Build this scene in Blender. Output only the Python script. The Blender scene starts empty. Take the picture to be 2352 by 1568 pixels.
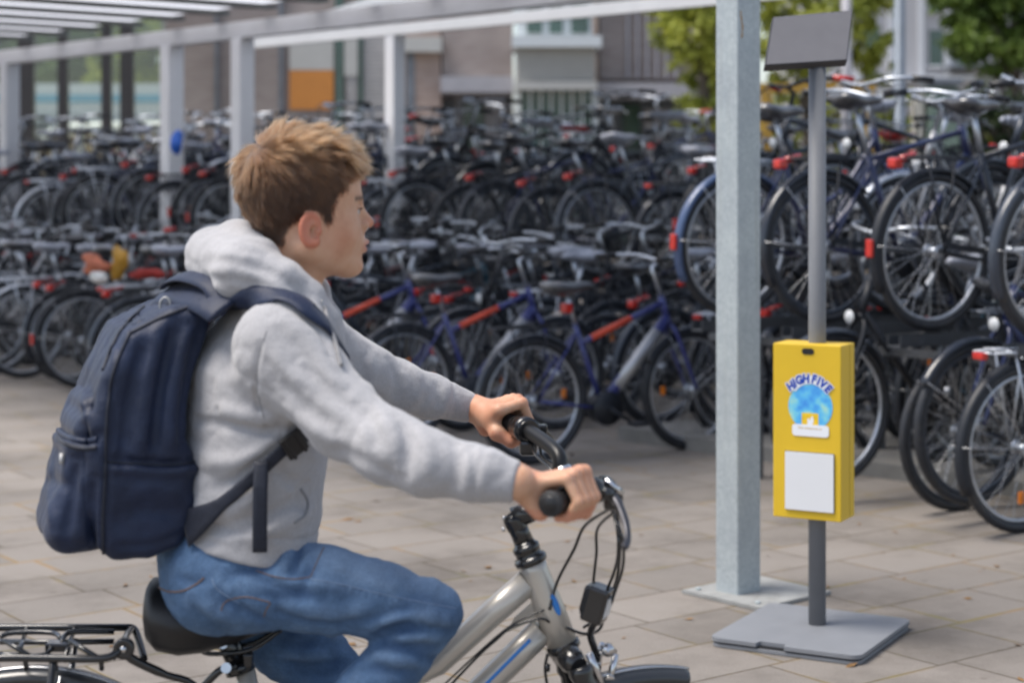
import bpy, bmesh, math, random
import numpy as np
from mathutils import Vector, Matrix, Euler
random.seed(7)
scene = bpy.context.scene
COL = scene.collection
R = math.radians
CAMH = 1.42          # camera height, metres
FPX = 4200.0         # focal length in units of a 2352 wide frame

def W(x, y, Y):
    """photo position (2352 wide frame) at distance Y -> world point"""
    return Vector(((x-1176.0)/FPX*Y, Y, CAMH-(y-413.0)/FPX*Y))

def G(x, y, z=0.0):
    """photo position lying at height z -> world point"""
    return W(x, y, FPX*(CAMH-z)/(y-413.0))

# ---------------------------------------------------------------- materials
_M = {}
def newmat(name):
    m = bpy.data.materials.new(name); m.use_nodes = True
    nt = m.node_tree
    b = nt.nodes['Principled BSDF']
    return m, nt, b

def N(nt, typ, **kw):
    n = nt.nodes.new(typ)
    for k, v in kw.items():
        if k.startswith('i_'):
            key = k[2:].replace('_', ' ')
            n.inputs[key].default_value = v
        else:
            setattr(n, k, v)
    return n

def ramp(nt, stops):
    n = nt.nodes.new('ShaderNodeValToRGB')
    e = n.color_ramp.elements
    while len(e) < len(stops): e.new(0.5)
    for k, (p, c) in enumerate(stops):
        e[k].position = p
        e[k].color = (c[0], c[1], c[2], 1)
    return n

def mat(name, col, rough=0.5, metal=0.0, var=0.12, vscale=6.0, bump=0.0, bscale=200.0, spec=0.5, coat=0.0, sheen=0.0, dirt=0.0):
    """plain surface with a little tone variation, roughness variation and fine grain"""
    if name in _M: return _M[name]
    m, nt, b = newmat(name); L = nt.links.new
    tc = N(nt, 'ShaderNodeTexCoord')
    nz = N(nt, 'ShaderNodeTexNoise', i_Scale=vscale, i_Detail=5.0, i_Roughness=0.6)
    L(tc.outputs['Object'], nz.inputs['Vector'])
    c0 = [max(0, c*(1-var)) for c in col]; c1 = [min(1, c*(1+var)) for c in col]
    r = ramp(nt, [(0.3, c0), (0.7, c1)])
    L(nz.outputs['Fac'], r.inputs['Fac'])
    out = r.outputs['Color']
    if dirt > 0:
        nd = N(nt, 'ShaderNodeTexNoise', i_Scale=vscale*2.7, i_Detail=8.0, i_Roughness=0.75)
        L(tc.outputs['Object'], nd.inputs['Vector'])
        rd = ramp(nt, [(0.52, (0, 0, 0)), (0.72, (dirt, dirt, dirt))])
        L(nd.outputs['Fac'], rd.inputs['Fac'])
        mx = N(nt, 'ShaderNodeMix', data_type='RGBA')
        L(rd.outputs['Color'], mx.inputs[0]); L(out, mx.inputs[6])
        mx.inputs[7].default_value = (0.10, 0.085, 0.065, 1)
        out = mx.outputs[2]
    L(out, b.inputs['Base Color'])
    mr = N(nt, 'ShaderNodeMapRange'); mr.inputs[3].default_value = max(0.02, rough-0.07); mr.inputs[4].default_value = min(1, rough+0.1)
    L(nz.outputs['Fac'], mr.inputs[0]); L(mr.outputs[0], b.inputs['Roughness'])
    b.inputs['Metallic'].default_value = metal
    b.inputs['Specular IOR Level'].default_value = spec
    b.inputs['Coat Weight'].default_value = coat
    b.inputs['Coat Roughness'].default_value = 0.12
    b.inputs['Sheen Weight'].default_value = sheen
    if bump > 0:
        nb = N(nt, 'ShaderNodeTexNoise', i_Scale=bscale, i_Detail=3.0)
        L(tc.outputs['Object'], nb.inputs['Vector'])
        bp = N(nt, 'ShaderNodeBump', i_Strength=bump, i_Distance=0.002)
        L(nb.outputs['Fac'], bp.inputs['Height']); L(bp.outputs['Normal'], b.inputs['Normal'])
    _M[name] = m
    return m

# ---------------------------------------------------------------- objects
def setp(o, label=None, cat=None, group=None, kind=None):
    if label: o['label'] = label
    if cat: o['category'] = cat
    if group: o['group'] = group
    if kind: o['kind'] = kind
    return o

def thing(name, label, cat, loc=(0, 0, 0), rz=0.0, group=None):
    o = bpy.data.objects.new(name, None)
    o.empty_display_size = 0.1
    o.location = loc; o.rotation_euler = (0, 0, rz)
    COL.objects.link(o)
    return setp(o, label, cat, group)

def addmesh(name, me, parent=None, world=False):
    o = bpy.data.objects.new(name, me); COL.objects.link(o)
    if parent is not None:
        o.parent = parent
        if world:
            o.matrix_parent_inverse = Matrix.LocRotScale(None, None, None)
            pm = Matrix.Translation(parent.location) @ parent.rotation_euler.to_matrix().to_4x4() if parent.parent is None else None
            if pm is not None: o.matrix_parent_inverse = pm.inverted()
    return o

def ortho(d):
    d = Vector(d).normalized()
    up = Vector((0, 0, 1)) if abs(d.z) < 0.9 else Vector((1, 0, 0))
    a = d.cross(up).normalized(); b = a.cross(d).normalized()
    return a, b

class MB:
    """collects shapes for ONE mesh"""
    def __init__(s):
        s.v = []; s.f = []; s.sm = []; s.mi = []; s.mats = []
        s.cur = 0
    def use(s, m):
        if m not in s.mats: s.mats.append(m)
        s.cur = s.mats.index(m); return s
    def _add(s, vs, fs, smooth=False):
        o = len(s.v); s.v += [tuple(v) for v in vs]
        for f in fs:
            s.f.append([i+o for i in f]); s.sm.append(smooth); s.mi.append(s.cur)
        return s
    def box(s, c, d, M=None, bev=0.0):
        x, y, z = [q/2 for q in d]; c = Vector(c)
        if bev <= 0:
            vs = [Vector((i*x, j*y, k*z)) for i in (-1, 1) for j in (-1, 1) for k in (-1, 1)]
            fs = [(0, 1, 3, 2), (4, 6, 7, 5), (0, 4, 5, 1), (2, 3, 7, 6), (0, 2, 6, 4), (1, 5, 7, 3)]
        else:
            bm = bmesh.new(); bmesh.ops.create_cube(bm, size=1.0)
            for v in bm.verts: v.co = Vector((v.co.x*2*x, v.co.y*2*y, v.co.z*2*z))
            bmesh.ops.bevel(bm, geom=list(bm.edges), offset=bev, segments=2, profile=0.5, affect='EDGES')
            vs = [v.co.copy() for v in bm.verts]; bm.verts.index_update()
            fs = [[v.index for v in f.verts] for f in bm.faces]; bm.free()
        if M is not None: vs = [M @ v for v in vs]
        return s._add([v+c for v in vs], fs)
    def bar(s, a, b, w, h, up=(0, 0, 1)):
        """box beam from a to b, w wide, h high"""
        a = Vector(a); b = Vector(b); d = (b-a).normalized()
        u = Vector(up); si = d.cross(u).normalized(); u = si.cross(d).normalized()
        vs = []
        for p in (a, b):
            for i, j in ((-1, -1), (1, -1), (1, 1), (-1, 1)): vs.append(p+si*(w/2*i)+u*(h/2*j))
        return s._add(vs, [(0, 1, 2, 3), (7, 6, 5, 4), (0, 4, 5, 1), (1, 5, 6, 2), (2, 6, 7, 3), (3, 7, 4, 0)])
    def tube(s, pts, r, n=10, caps=True, closed=False, flat=None):
        """round tube along points; r a number or one per point; flat=(scale across) makes it oval"""
        pts = [Vector(p) for p in pts]; m = len(pts)
        rs = r if hasattr(r, '__len__') else [r]*m
        T = []
        for i in range(m):
            if closed: t = pts[(i+1) % m]-pts[i-1]
            else: t = pts[min(i+1, m-1)]-pts[max(i-1, 0)]
            T.append(t.normalized() if t.length > 1e-9 else Vector((0, 0, 1)))
        a, b = ortho(T[0]); vs = []
        for i in range(m):
            if i:
                a = (a - T[i]*a.dot(T[i]))
                a = a.normalized() if a.length > 1e-6 else ortho(T[i])[0]
            b = T[i].cross(a)
            for k in range(n):
                an = 2*math.pi*k/n
                fx = 1.0 if flat is None else flat
                vs.append(pts[i]+a*(math.cos(an)*rs[i]*fx)+b*(math.sin(an)*rs[i]))
        fs = []
        for i in range(m if closed else m-1):
            j = (i+1) % m
            for k in range(n):
                l = (k+1) % n
                fs.append((i*n+k, i*n+l, j*n+l, j*n+k))
        s._add(vs, fs, True)
        if caps and not closed:
            o = len(s.v)-m*n
            for ring in (list(range(n))[::-1], [(m-1)*n+k for k in range(n)]):
                s.f.append([q+o for q in ring]); s.sm.append(False); s.mi.append(s.cur)
        return s
    def ring(s, c, rad, r, axis=(0, 1, 0), n=40, k=8, flat=None, a0=0, a1=360):
        """torus or arc of it around axis"""
        c = Vector(c); ax = Vector(axis).normalized()
        u = Vector((1, 0, 0)) if abs(ax.x) < 0.9 else Vector((0, 0, 1))
        u = (u-ax*u.dot(ax)).normalized(); v = u.cross(ax)*-1
        v = Vector((0, 0, 1)) - ax*ax.z if abs(ax.z) < 0.9 else v
        v.normalize(); u = v.cross(ax).normalized()*-1 if False else ax.cross(v).normalized()*-1
        full = abs(a1-a0) >= 360
        pts = []
        cnt = n if full else n+1
        for i in range(cnt):
            an = R(a0+(a1-a0)*i/n)
            pts.append(c+u*(-math.cos(an)*rad)+v*(math.sin(an)*rad))
        return s.tube(pts, r, k, closed=full, flat=flat)
    def cyl(s, a, b, r, n=16, r2=None):
        return s.tube([a, b], [r, r if r2 is None else r2], n)
    def lathe(s, c, prof, axis=(0, 0, 1), n=24):
        """prof: list of (distance along axis, radius)"""
        ax = Vector(axis).normalized(); c = Vector(c)
        a, b = ortho(ax); vs = []
        for h, r in prof:
            for k in range(n):
                an = 2*math.pi*k/n
                vs.append(c+ax*h+a*(math.cos(an)*r)+b*(math.sin(an)*r))
        fs = []
        for i in range(len(prof)-1):
            for k in range(n):
                l = (k+1) % n; fs.append((i*n+k, i*n+l, (i+1)*n+l, (i+1)*n+k))
        return s._add(vs, fs, True)
    def poly(s, pts, d, smooth=False):
        """flat outline given thickness vector d"""
        d = Vector(d); n = len(pts); pts = [Vector(p) for p in pts]
        fs = [list(range(n))[::-1], [n+i for i in range(n)]]
        for i in range(n): j = (i+1) % n; fs.append((i, j, n+j, n+i))
        return s._add(pts+[p+d for p in pts], fs, smooth)
    def quad(s, a, b, c, d): return s._add([a, b, c, d], [(0, 1, 2, 3)])
    def mesh(s, name, m=None):
        me = bpy.data.meshes.new(name)
        me.from_pydata(s.v, [], s.f)
        me.polygons.foreach_set('use_smooth', s.sm)
        ms = s.mats if s.mats else ([m] if m else [])
        for q in ms: me.materials.append(q)
        if s.mats: me.polygons.foreach_set('material_index', s.mi)
        bm = bmesh.new(); bm.from_mesh(me)
        bmesh.ops.recalc_face_normals(bm, faces=list(bm.faces)); bm.to_mesh(me); bm.free()
        me.update()
        return me
    def build(s, name, m=None, parent=None):
        return addmesh(name, s.mesh(name, m), parent)

def spline(pts, n=8):
    """Catmull-Rom through points (any dimension) -> list of Vectors"""
    P_ = [Vector(p) for p in pts]; out = []
    for i in range(len(P_)-1):
        p0 = P_[max(i-1, 0)]; p1 = P_[i]; p2 = P_[i+1]; p3 = P_[min(i+2, len(P_)-1)]
        for k in range(n):
            t = k/n
            out.append(0.5*((2*p1)+(p2-p0)*t+(2*p0-5*p1+4*p2-p3)*t*t+(3*p1-p0-3*p2+p3)*t**3))
    out.append(P_[-1]); return out

# ---------------------------------------------------------------- camera, light, sky
cam = bpy.data.cameras.new('camera'); camo = bpy.data.objects.new('camera', cam); COL.objects.link(camo)
camo.location = (0, 0, CAMH); camo.rotation_euler = (R(90), 0, 0)
cam.sensor_width = 36.0; cam.lens = 36.0*FPX/2352.0
cam.shift_x = 0.0; cam.shift_y = -(784.0-413.0)/2352.0
cam.clip_end = 500; cam.clip_start = 0.05
cam.dof.use_dof = True
cam.dof.focus_distance = 3.85
cam.dof.aperture_fstop = (cam.lens/1000.0)/0.0188
scene.camera = camo

SUN_EL, SUN_AZ = 64.0, 262.0   # azimuth measured from +Y towards +X
w = bpy.data.worlds.new('World'); scene.world = w; w.use_nodes = True
nt = w.node_tree; bg = nt.nodes['Background']
sky = nt.nodes.new('ShaderNodeTexSky'); sky.sky_type = 'NISHITA'; sky.sun_disc = False
sky.sun_elevation = R(SUN_EL); sky.sun_rotation = R(SUN_AZ)
sky.air_density = 1.0; sky.dust_density = 1.5; sky.ozone_density = 1.0
hs_ = nt.nodes.new('ShaderNodeHueSaturation'); hs_.inputs['Saturation'].default_value = 0.68
nt.links.new(sky.outputs[0], hs_.inputs['Color']); nt.links.new(hs_.outputs[0], bg.inputs[0]); bg.inputs[1].default_value = 0.095
ld = bpy.data.lights.new('sun', 'SUN'); ld.energy = 1.95; ld.angle = R(30); ld.color = (1.0, 0.93, 0.84)
lo = bpy.data.objects.new('sun', ld); COL.objects.link(lo)
az = R(SUN_AZ); el = R(SUN_EL)
sd = Vector((math.sin(az)*math.cos(el), math.cos(az)*math.cos(el), math.sin(el)))
lo.rotation_euler = sd.to_track_quat('Z', 'Y').to_euler()
scene.view_settings.view_transform = 'Standard'; scene.view_settings.look = 'None'
scene.view_settings.exposure = 1.1; scene.view_settings.gamma = 1.0
scene.cycles.use_denoising = True
scene.cycles.max_bounces = 6; scene.cycles.diffuse_bounces = 3; scene.cycles.glossy_bounces = 3
scene.cycles.transmission_bounces = 4; scene.cycles.transparent_max_bounces = 6
scene.cycles.sample_clamp_indirect = 4.0
# ================================================================ setting
ROW = Vector((-0.68, 0.733, 0)).normalized()      # direction along the bicycle rows, away to the left
HD = R(33.0); HEAD = Vector((math.cos(HD), math.sin(HD), 0))   # direction the parked bicycles point in
PAV = R(37.0)

def paving_mat():
    m, nt, b = newmat('paving'); L = nt.links.new
    tc = N(nt, 'ShaderNodeTexCoord')
    mp = N(nt, 'ShaderNodeMapping'); mp.inputs['Rotation'].default_value = (0, 0, -PAV)
    mp.inputs['Location'].default_value = (0.11, 0.07, 0)
    L(tc.outputs['Object'], mp.inputs['Vector'])
    # slightly irregular joints
    wn = N(nt, 'ShaderNodeTexNoise', i_Scale=2.2, i_Detail=3.0); L(mp.outputs[0], wn.inputs['Vector'])
    wm = N(nt, 'ShaderNodeMixRGB' if False else 'ShaderNodeVectorMath', operation='SCALE'); L(wn.outputs['Color'], wm.inputs[0]); wm.inputs['Scale'].default_value = 0.012
    wa = N(nt, 'ShaderNodeVectorMath', operation='ADD'); L(mp.outputs[0], wa.inputs[0]); L(wm.outputs[0], wa.inputs[1])
    br = N(nt, 'ShaderNodeTexBrick'); L(wa.outputs[0], br.inputs['Vector'])
    br.offset = 0.16; br.offset_frequency = 2; br.squash = 1.0
    br.inputs['Scale'].default_value = 1.0
    br.inputs['Brick Width'].default_value = 0.40; br.inputs['Row Height'].default_value = 0.30
    br.inputs['Mortar Size'].default_value = 0.0052; br.inputs['Mortar Smooth'].default_value = 0.5; br.inputs['Bias'].default_value = 0.0
    br.inputs['Color1'].default_value = (0.200, 0.182, 0.165, 1); br.inputs['Color2'].default_value = (0.252, 0.228, 0.206, 1)
    br.inputs['Mortar'].default_value = (0.105, 0.085, 0.062, 1)
    # grain of the concrete
    g = N(nt, 'ShaderNodeTexNoise', i_Scale=160.0, i_Detail=4.0, i_Roughness=0.7); L(tc.outputs['Object'], g.inputs['Vector'])
    rg = ramp(nt, [(0.25, (0.76, 0.76, 0.76)), (0.75, (1.16, 1.16, 1.16))]); L(g.outputs['Fac'], rg.inputs['Fac'])
    mx = N(nt, 'ShaderNodeMixRGB', blend_type='MULTIPLY'); mx.inputs[0].default_value = 1.0
    L(br.outputs['Color'], mx.inputs[1]); L(rg.outputs['Color'], mx.inputs[2])
    # broad stains
    s = N(nt, 'ShaderNodeTexNoise', i_Scale=1.3, i_Detail=7.0, i_Roughness=0.68); L(tc.outputs['Object'], s.inputs['Vector'])
    rs = ramp(nt, [(0.34, (0.62, 0.60, 0.58)), (0.5, (0.98, 0.97, 0.96)), (0.7, (1.1, 1.1, 1.1))]); L(s.outputs['Fac'], rs.inputs['Fac'])
    mx2 = N(nt, 'ShaderNodeMixRGB', blend_type='MULTIPLY'); mx2.inputs[0].default_value = 0.9
    L(mx.outputs[0], mx2.inputs[1]); L(rs.outputs['Color'], mx2.inputs[2])
    # moss and rust coloured grit gathered in the joints
    mo = N(nt, 'ShaderNodeTexNoise', i_Scale=1.9, i_Detail=6.0, i_Roughness=0.7)
    L(mp.outputs[0], mo.inputs['Vector'])
    rm = ramp(nt, [(0.46, (0, 0, 0)), (0.62, (0.75, 0.75, 0.75))]); L(mo.outputs['Fac'], rm.inputs['Fac'])
    br2 = N(nt, 'ShaderNodeTexBrick'); L(wa.outputs[0], br2.inputs['Vector'])
    br2.offset = 0.16; br2.offset_frequency = 2
    br2.inputs['Scale'].default_value = 1.0
    br2.inputs['Brick Width'].default_value = 0.40; br2.inputs['Row Height'].default_value = 0.30
    br2.inputs['Mortar Size'].default_value = 0.018; br2.inputs['Mortar Smooth'].default_value = 1.0
    mm = N(nt, 'ShaderNodeMath', operation='MULTIPLY'); L(rm.outputs['Color'], mm.inputs[0]); L(br2.outputs['Fac'], mm.inputs[1])
    mc = ramp(nt, [(0.35, (0.17, 0.17, 0.055)), (0.6, (0.32, 0.20, 0.085))]); L(s.outputs['Fac'], mc.inputs['Fac'])
    mx3 = N(nt, 'ShaderNodeMixRGB', blend_type='MIX'); L(mm.outputs[0], mx3.inputs[0]); L(mx2.outputs[0], mx3.inputs[1]); L(mc.outputs['Color'], mx3.inputs[2])
    # small dark spots and chips
    v = N(nt, 'ShaderNodeTexVoronoi', i_Scale=5.0); L(tc.outputs['Object'], v.inputs['Vector'])
    rv = ramp(nt, [(0.03, (0.45, 0.40, 0.36)), (0.075, (1, 1, 1))]); L(v.outputs['Distance'], rv.inputs['Fac'])
    mx4 = N(nt, 'ShaderNodeMixRGB', blend_type='MULTIPLY'); mx4.inputs[0].default_value = 0.5
    L(mx3.outputs[0], mx4.inputs[1]); L(rv.outputs['Color'], mx4.inputs[2])
    L(mx4.outputs[0], b.inputs['Base Color'])
    b.inputs['Roughness'].default_value = 0.82; b.inputs['Specular IOR Level'].default_value = 0.35
    ad = N(nt, 'ShaderNodeMath', operation='MULTIPLY_ADD'); L(br.outputs['Fac'], ad.inputs[0]); ad.inputs[1].default_value = -2.0; L(g.outputs['Fac'], ad.inputs[2])
    bp = N(nt, 'ShaderNodeBump', i_Strength=0.55, i_Distance=0.004); L(ad.outputs[0], bp.inputs['Height']); L(bp.outputs['Normal'], b.inputs['Normal'])
    return m

pave = MB().quad((-220, -30, 0), (220, -30, 0), (220, 320, 0), (-220, 320, 0)).build('ground', paving_mat())
setp(pave, 'large reddish grey concrete paving slabs with mossy joints', 'paving', kind='structure')

m_conc = mat('rough_concrete', (0.19, 0.185, 0.175), 0.9, var=0.3, vscale=3, bump=0.8, bscale=60, dirt=0.4)
# worn concrete strip the racks stand on
A0 = G(1900, 1112) ; A0.z = 0
def strip(a, length, width, h):
    mb = MB()
    p = [a, a+ROW*length, a+ROW*length+HEAD*width, a+HEAD*width]
    return mb.poly([(q.x, q.y, 0.0) for q in p], (0, 0, h))
st = strip(Vector((2.55, 7.85, 0)), 2.9, 7.0, 0.075).build('pavement', m_conc)
setp(st, 'worn low grey concrete plinth under the racks at the right', 'plinth', kind='structure')

# ---------------------------------------------------------------- galvanised post
def galv_mat():
    m, nt, b = newmat('galvanised_steel'); L = nt.links.new
    tc = N(nt, 'ShaderNodeTexCoord')
    v = N(nt, 'ShaderNodeTexVoronoi', i_Scale=85.0); L(tc.outputs['Object'], v.inputs['Vector'])
    n = N(nt, 'ShaderNodeTexNoise', i_Scale=7.0, i_Detail=6.0, i_Roughness=0.6); L(tc.outputs['Object'], n.inputs['Vector'])
    r1 = ramp(nt, [(0.0, (0.37, 0.415, 0.44)), (1.0, (0.46, 0.505, 0.525))]); L(v.outputs['Color'], r1.inputs['Fac'])
    r2 = ramp(nt, [(0.3, (0.9, 0.9, 0.92)), (0.7, (1.1, 1.1, 1.08))]); L(n.outputs['Fac'], r2.inputs['Fac'])
    mx = N(nt, 'ShaderNodeMixRGB', blend_type='MULTIPLY'); mx.inputs[0].default_value = 1; L(r1.outputs[0], mx.inputs[1]); L(r2.outputs[0], mx.inputs[2])
    # thin vertical runs
    mp = N(nt, 'ShaderNodeMapping'); mp.inputs['Scale'].default_value = (60, 60, 1.3); L(tc.outputs['Object'], mp.inputs['Vector'])
    s = N(nt, 'ShaderNodeTexNoise', i_Scale=1.0, i_Detail=4.0); L(mp.outputs[0], s.inputs['Vector'])
    r3 = ramp(nt, [(0.58, (1, 1, 1)), (0.72, (0.86, 0.83, 0.78))]); L(s.outputs['Fac'], r3.inputs['Fac'])
    mx2 = N(nt, 'ShaderNodeMixRGB', blend_type='MULTIPLY'); mx2.inputs[0].default_value = 0.7; L(mx.outputs[0], mx2.inputs[1]); L(r3.outputs[0], mx2.inputs[2])
    L(mx2.outputs[0], b.inputs['Base Color'])
    b.inputs['Metallic'].default_value = 0.35; b.inputs['Roughness'].default_value = 0.5
    bp = N(nt, 'ShaderNodeBump', i_Strength=0.12, i_Distance=0.002); L(v.outputs['Distance'], bp.inputs['Height']); L(bp.outputs['Normal'], b.inputs['Normal'])
    return m
m_galv = galv_mat()
pf = G(1695, 1376); pf.z = 0       # front corner of the post at the ground
post = thing('steel_post', 'tall square galvanised steel post standing behind the yellow box stand', 'post', pf)
RA = R(131.0)   # left face runs this way from the front corner
ra = Vector((math.cos(RA), math.sin(RA), 0)); rb = Vector((math.cos(RA-R(90)), math.sin(RA-R(90)), 0))
S1, S2 = 0.104, 0.118
o = (0.006, 0.0)
def rounded(a, b, s1, s2, r=0.008, n=4):
    pts = []
    for (cx, cy, st_) in ((r, r, 180), (s1-r, r, 270), (s1-r, s2-r, 0), (r, s2-r, 90)):
        for i in range(n+1):
            t = R(st_+90*i/n); pts.append(a*(cx+r*math.cos(t))+b*(cy+r*math.sin(t)))
    return pts
mb = MB(); mb.poly([p+Vector((0, 0, 0.014)) for p in rounded(ra, rb, S1, S2)], (0, 0, 2.9)); sh = mb.build('shaft', m_galv, post)
m_plate = mat('weathered_zinc', (0.30, 0.305, 0.30), 0.7, 0.2, var=0.2, vscale=9, bump=0.3, dirt=0.35)
pc = (ra*S1+rb*S2)/2
mb = MB(); h1, h2 = 0.175, 0.185
pc = pc+Vector((.062, 0, 0)); mb.poly([pc+ra*(i*h1)+rb*(j*h2)+Vector((0, 0, 0.002)) for i, j in ((-1, -1), (1, -1), (1, 1), (-1, 1))], (0, 0, 0.012)); fp = mb.build('foot_plate', m_plate, post)
for i, j in ((-1, -1), (1, -1), (1, 1), (-1, 1)):
    c = pc+ra*(i*(h1-0.04))+rb*(j*(h2-0.04))
    MB().cyl(c+Vector((0, 0, 0.014)), c+Vector((0, 0, 0.022)), 0.010, 6).build('bolt', m_galv, post)
m_rust = mat('rust', (0.42, 0.24, 0.09), 0.9, var=0.3, vscale=60)
# rust spot low on the corner of the shaft, about head height
mb = MB()
for q in range(14):
    t = q/13; zz = 1.90+0.085*t; ww = 0.003+0.004*abs(math.sin(t*9+1))
    px_ = 0.016+0.004*math.sin(t*5)
    mb.poly([rb*px_-ra*0.0002+Vector((0, 0, zz)), rb*(px_+ww)-ra*0.0002+Vector((0, 0, zz)), rb*(px_+ww)-ra*0.0002+Vector((0, 0, zz+0.0063)), rb*px_-ra*0.0002+Vector((0, 0, zz+0.0063))], ra*-0.0006)
mb.build('rust_spot', m_rust, sh)

# ---------------------------------------------------------------- yellow box stand
m_greypc = mat('grey_powder_coat', (0.205, 0.215, 0.235), 0.52, var=0.05, vscale=20, bump=0.25, bscale=900)
m_dkpc = mat('dark_grey_powder_coat', (0.135, 0.133, 0.145), 0.55, var=0.05, vscale=20, bump=0.35, bscale=700)
m_dkedge = mat('dark_edge', (0.035, 0.035, 0.04), 0.5)
m_yel = mat('yellow_lacquer', (0.72, 0.47, 0.02), 0.42, var=0.04, vscale=5, bump=0.12, bscale=500)
m_white = mat('white_panel', (0.74, 0.75, 0.77), 0.4, var=0.02)
m_black = mat('black_plastic', (0.012, 0.012, 0.014), 0.4)
pb = G(1877, 1432, 0.03); STY = pb.y
stand = thing('yellow_box_stand', 'yellow metal box and tilted grey sign panel on a grey pole and foot plate', 'stand', (pb.x, pb.y, 0))
def SP(x, y, Y=None):
    return W(x, y, STY if Y is None else Y)-Vector((pb.x, pb.y, 0))
# foot: two stacked plates, corners from the photograph solved on the ground plane
L_ = G(1634, 1463, .03); F_ = G(1976, 1503, .03); R_ = G(2088, 1423, .03); B_ = G(1769, 1381, .03)
u1 = ((F_-L_)+(R_-B_)); u1.z = 0; u1.normalize(); u2 = Vector((-u1.y, u1.x, 0))
cen = (L_+F_+R_+B_)/4-Vector((pb.x, pb.y, 0)); cen.z = 0
A1, A2 = 0.238, 0.262
def plate(a1, a2, z0, z1, rad, notch=None):
    out = []
    for (sx, sy, st_) in ((-1, -1, 180), (1, -1, 270), (1, 1, 0), (-1, 1, 90)):
        for i in range(6):
            t = R(st_+90*i/5); out.append((sx*(a1-rad)+rad*math.cos(t), sy*(a2-rad)+rad*math.sin(t)))
        if notch and st_ == 180:
            for q in ((-0.085, -a2), (-0.080, -a2+0.028), (0.0, -a2+0.028), (0.005, -a2)): out.append(q)
    return [cen+u1*x+u2*y+Vector((0, 0, z0)) for x, y in out], Vector((0, 0, z1-z0))
mb = MB(); mb.poly(*plate(A1-0.004, A2-0.004, 0.002, 0.012, 0.03)); fb = mb.build('lower_plate', m_greypc, stand)
mb = MB(); mb.poly(*plate(A1-0.012, A2-0.012, 0.0122, 0.018, 0.03)); mb.build('rubber_layer', m_black, stand)
mb = MB(); mb.poly(*plate(A1, A2, 0.0182, 0.030, 0.035, True)); mb.build('foot_plate', m_greypc, stand)
# pole
pr = 20.0/FPX*STY
mb = MB(); mb.tube([(0, 0, 0.0302), (0, 0, SP(1870, 130).z)], pr, 32); pole = mb.build('pole', mat('pole_grey', (0.16, 0.167, 0.182), .5, var=.05, vscale=20, bump=.2, bscale=900), stand)
# box: front face facing slightly left of the camera
S = STY/FPX
bx_w, bx_h, bx_d = 0.221, 397*S, 0.130
bz = SP(1860, 985).z
byaw = R(-29)
ub = Vector((math.cos(byaw), math.sin(byaw), 0)); vb = Vector((-ub.y, ub.x, 0))     # ub across, vb into depth
Mb = Matrix((ub, vb, Vector((0, 0, 1)))).transposed().to_4x4()
fc = Vector((-0.043, -0.062, bz))    # centre of front face
box = MB().box(Vector((0, 0, 0)), (bx_w, bx_d, bx_h), bev=0.003).build('box', m_yel, stand)
BXM = Matrix.Translation(fc+vb*(bx_d/2)) @ Mb
box.matrix_local = BXM
FY = -bx_d/2
def rrect(cx, cz, w_, h_, r, y, n=5):
    pts = []
    for (sx, sz, st_) in ((-1, -1, 180), (1, -1, 270), (1, 1, 0), (-1, 1, 90)):
        for i in range(n+1):
            t = R(st_+90*i/n); pts.append(Vector((cx+sx*(w_/2-r)+r*math.cos(t), y, cz+sz*(h_/2-r)+r*math.sin(t))))
    return pts
def bx(x, y):
    """photo position on the box front -> local x, z"""
    return ((x-1846)/152.0*bx_w+0.0, -(y-(787+(x-1770)*0.013)-bx_h/S/2)*S)
px_, pz_ = bx(1849, 804)
MB().poly(rrect(px_, pz_, 0.040, 0.019, 0.0094, FY-0.0005), (0, -0.0015, 0)).build('sensor_window', m_black, box)
x0, z0 = bx(1853, 1099)
MB().poly(rrect(x0, z0, 0.160, 0.182, 0.001, FY-0.0008), (0, -0.002, 0)).build('panel_gap', m_dkedge, box)
MB().poly(rrect(x0, z0, 0.157, 0.179, 0.001, FY-0.003), (0, -0.004, 0)).build('white_panel', m_white, box)
# dark seam where the back tray of the box meets the lid
MB().box((bx_w/2+0.0002, 0.018, 0), (0.001, 0.0012, bx_h-0.008)).build('lid_seam', mat('yellow_shadow_gap', (0.30, 0.19, 0.01), 0.6), box)

# sticker: blue disc, cup, lettering, white label
def disc_mat():
    m, nt, b = newmat('sticker_blue'); L = nt.links.new
    tc = N(nt, 'ShaderNodeTexCoord'); n = N(nt, 'ShaderNodeTexNoise', i_Scale=28.0, i_Detail=2.0); L(tc.outputs['Object'], n.inputs['Vector'])
    r = ramp(nt, [(0.30, (0.05, 0.28, 0.78)), (0.48, (0.10, 0.48, 0.85)), (0.6, (0.20, 0.62, 0.78)), (0.75, (0.45, 0.72, 0.55))]); L(n.outputs['Fac'], r.inputs['Fac'])
    L(r.outputs[0], b.inputs['Base Color']); b.inputs['Roughness'].default_value = 0.35
    return m
m_disc = disc_mat()
m_blue = mat('lettering_blue', (0.008, 0.055, 0.42), 0.35, var=0.05)
m_stwhite = mat('sticker_white', (0.82, 0.84, 0.88), 0.35, var=0.02)
m_cup = mat('sticker_yellow', (0.85, 0.55, 0.02), 0.4, var=0.2, vscale=60)
m_ochre = mat('lettering_ochre', (0.55, 0.36, 0.10), 0.4)
K = 164.0/(1324-0)*1.0
def stc(x, y):
    """position in the sticker close-up (1517 x 1568 crop) -> photo frame -> box local"""
    return bx((3100+x*300/1517)/1.7415, (1450+y*310/1568)/1.7415)
cx0, cz0 = stc(655, 850); rr = abs(stc(1090, 850)[0]-cx0)
dp = []
for i in range(64):
    t = 2*math.pi*i/64; dp.append(Vector((cx0+rr*math.cos(t), FY-0.0008, cz0+rr*1.0*math.sin(t))))
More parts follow.
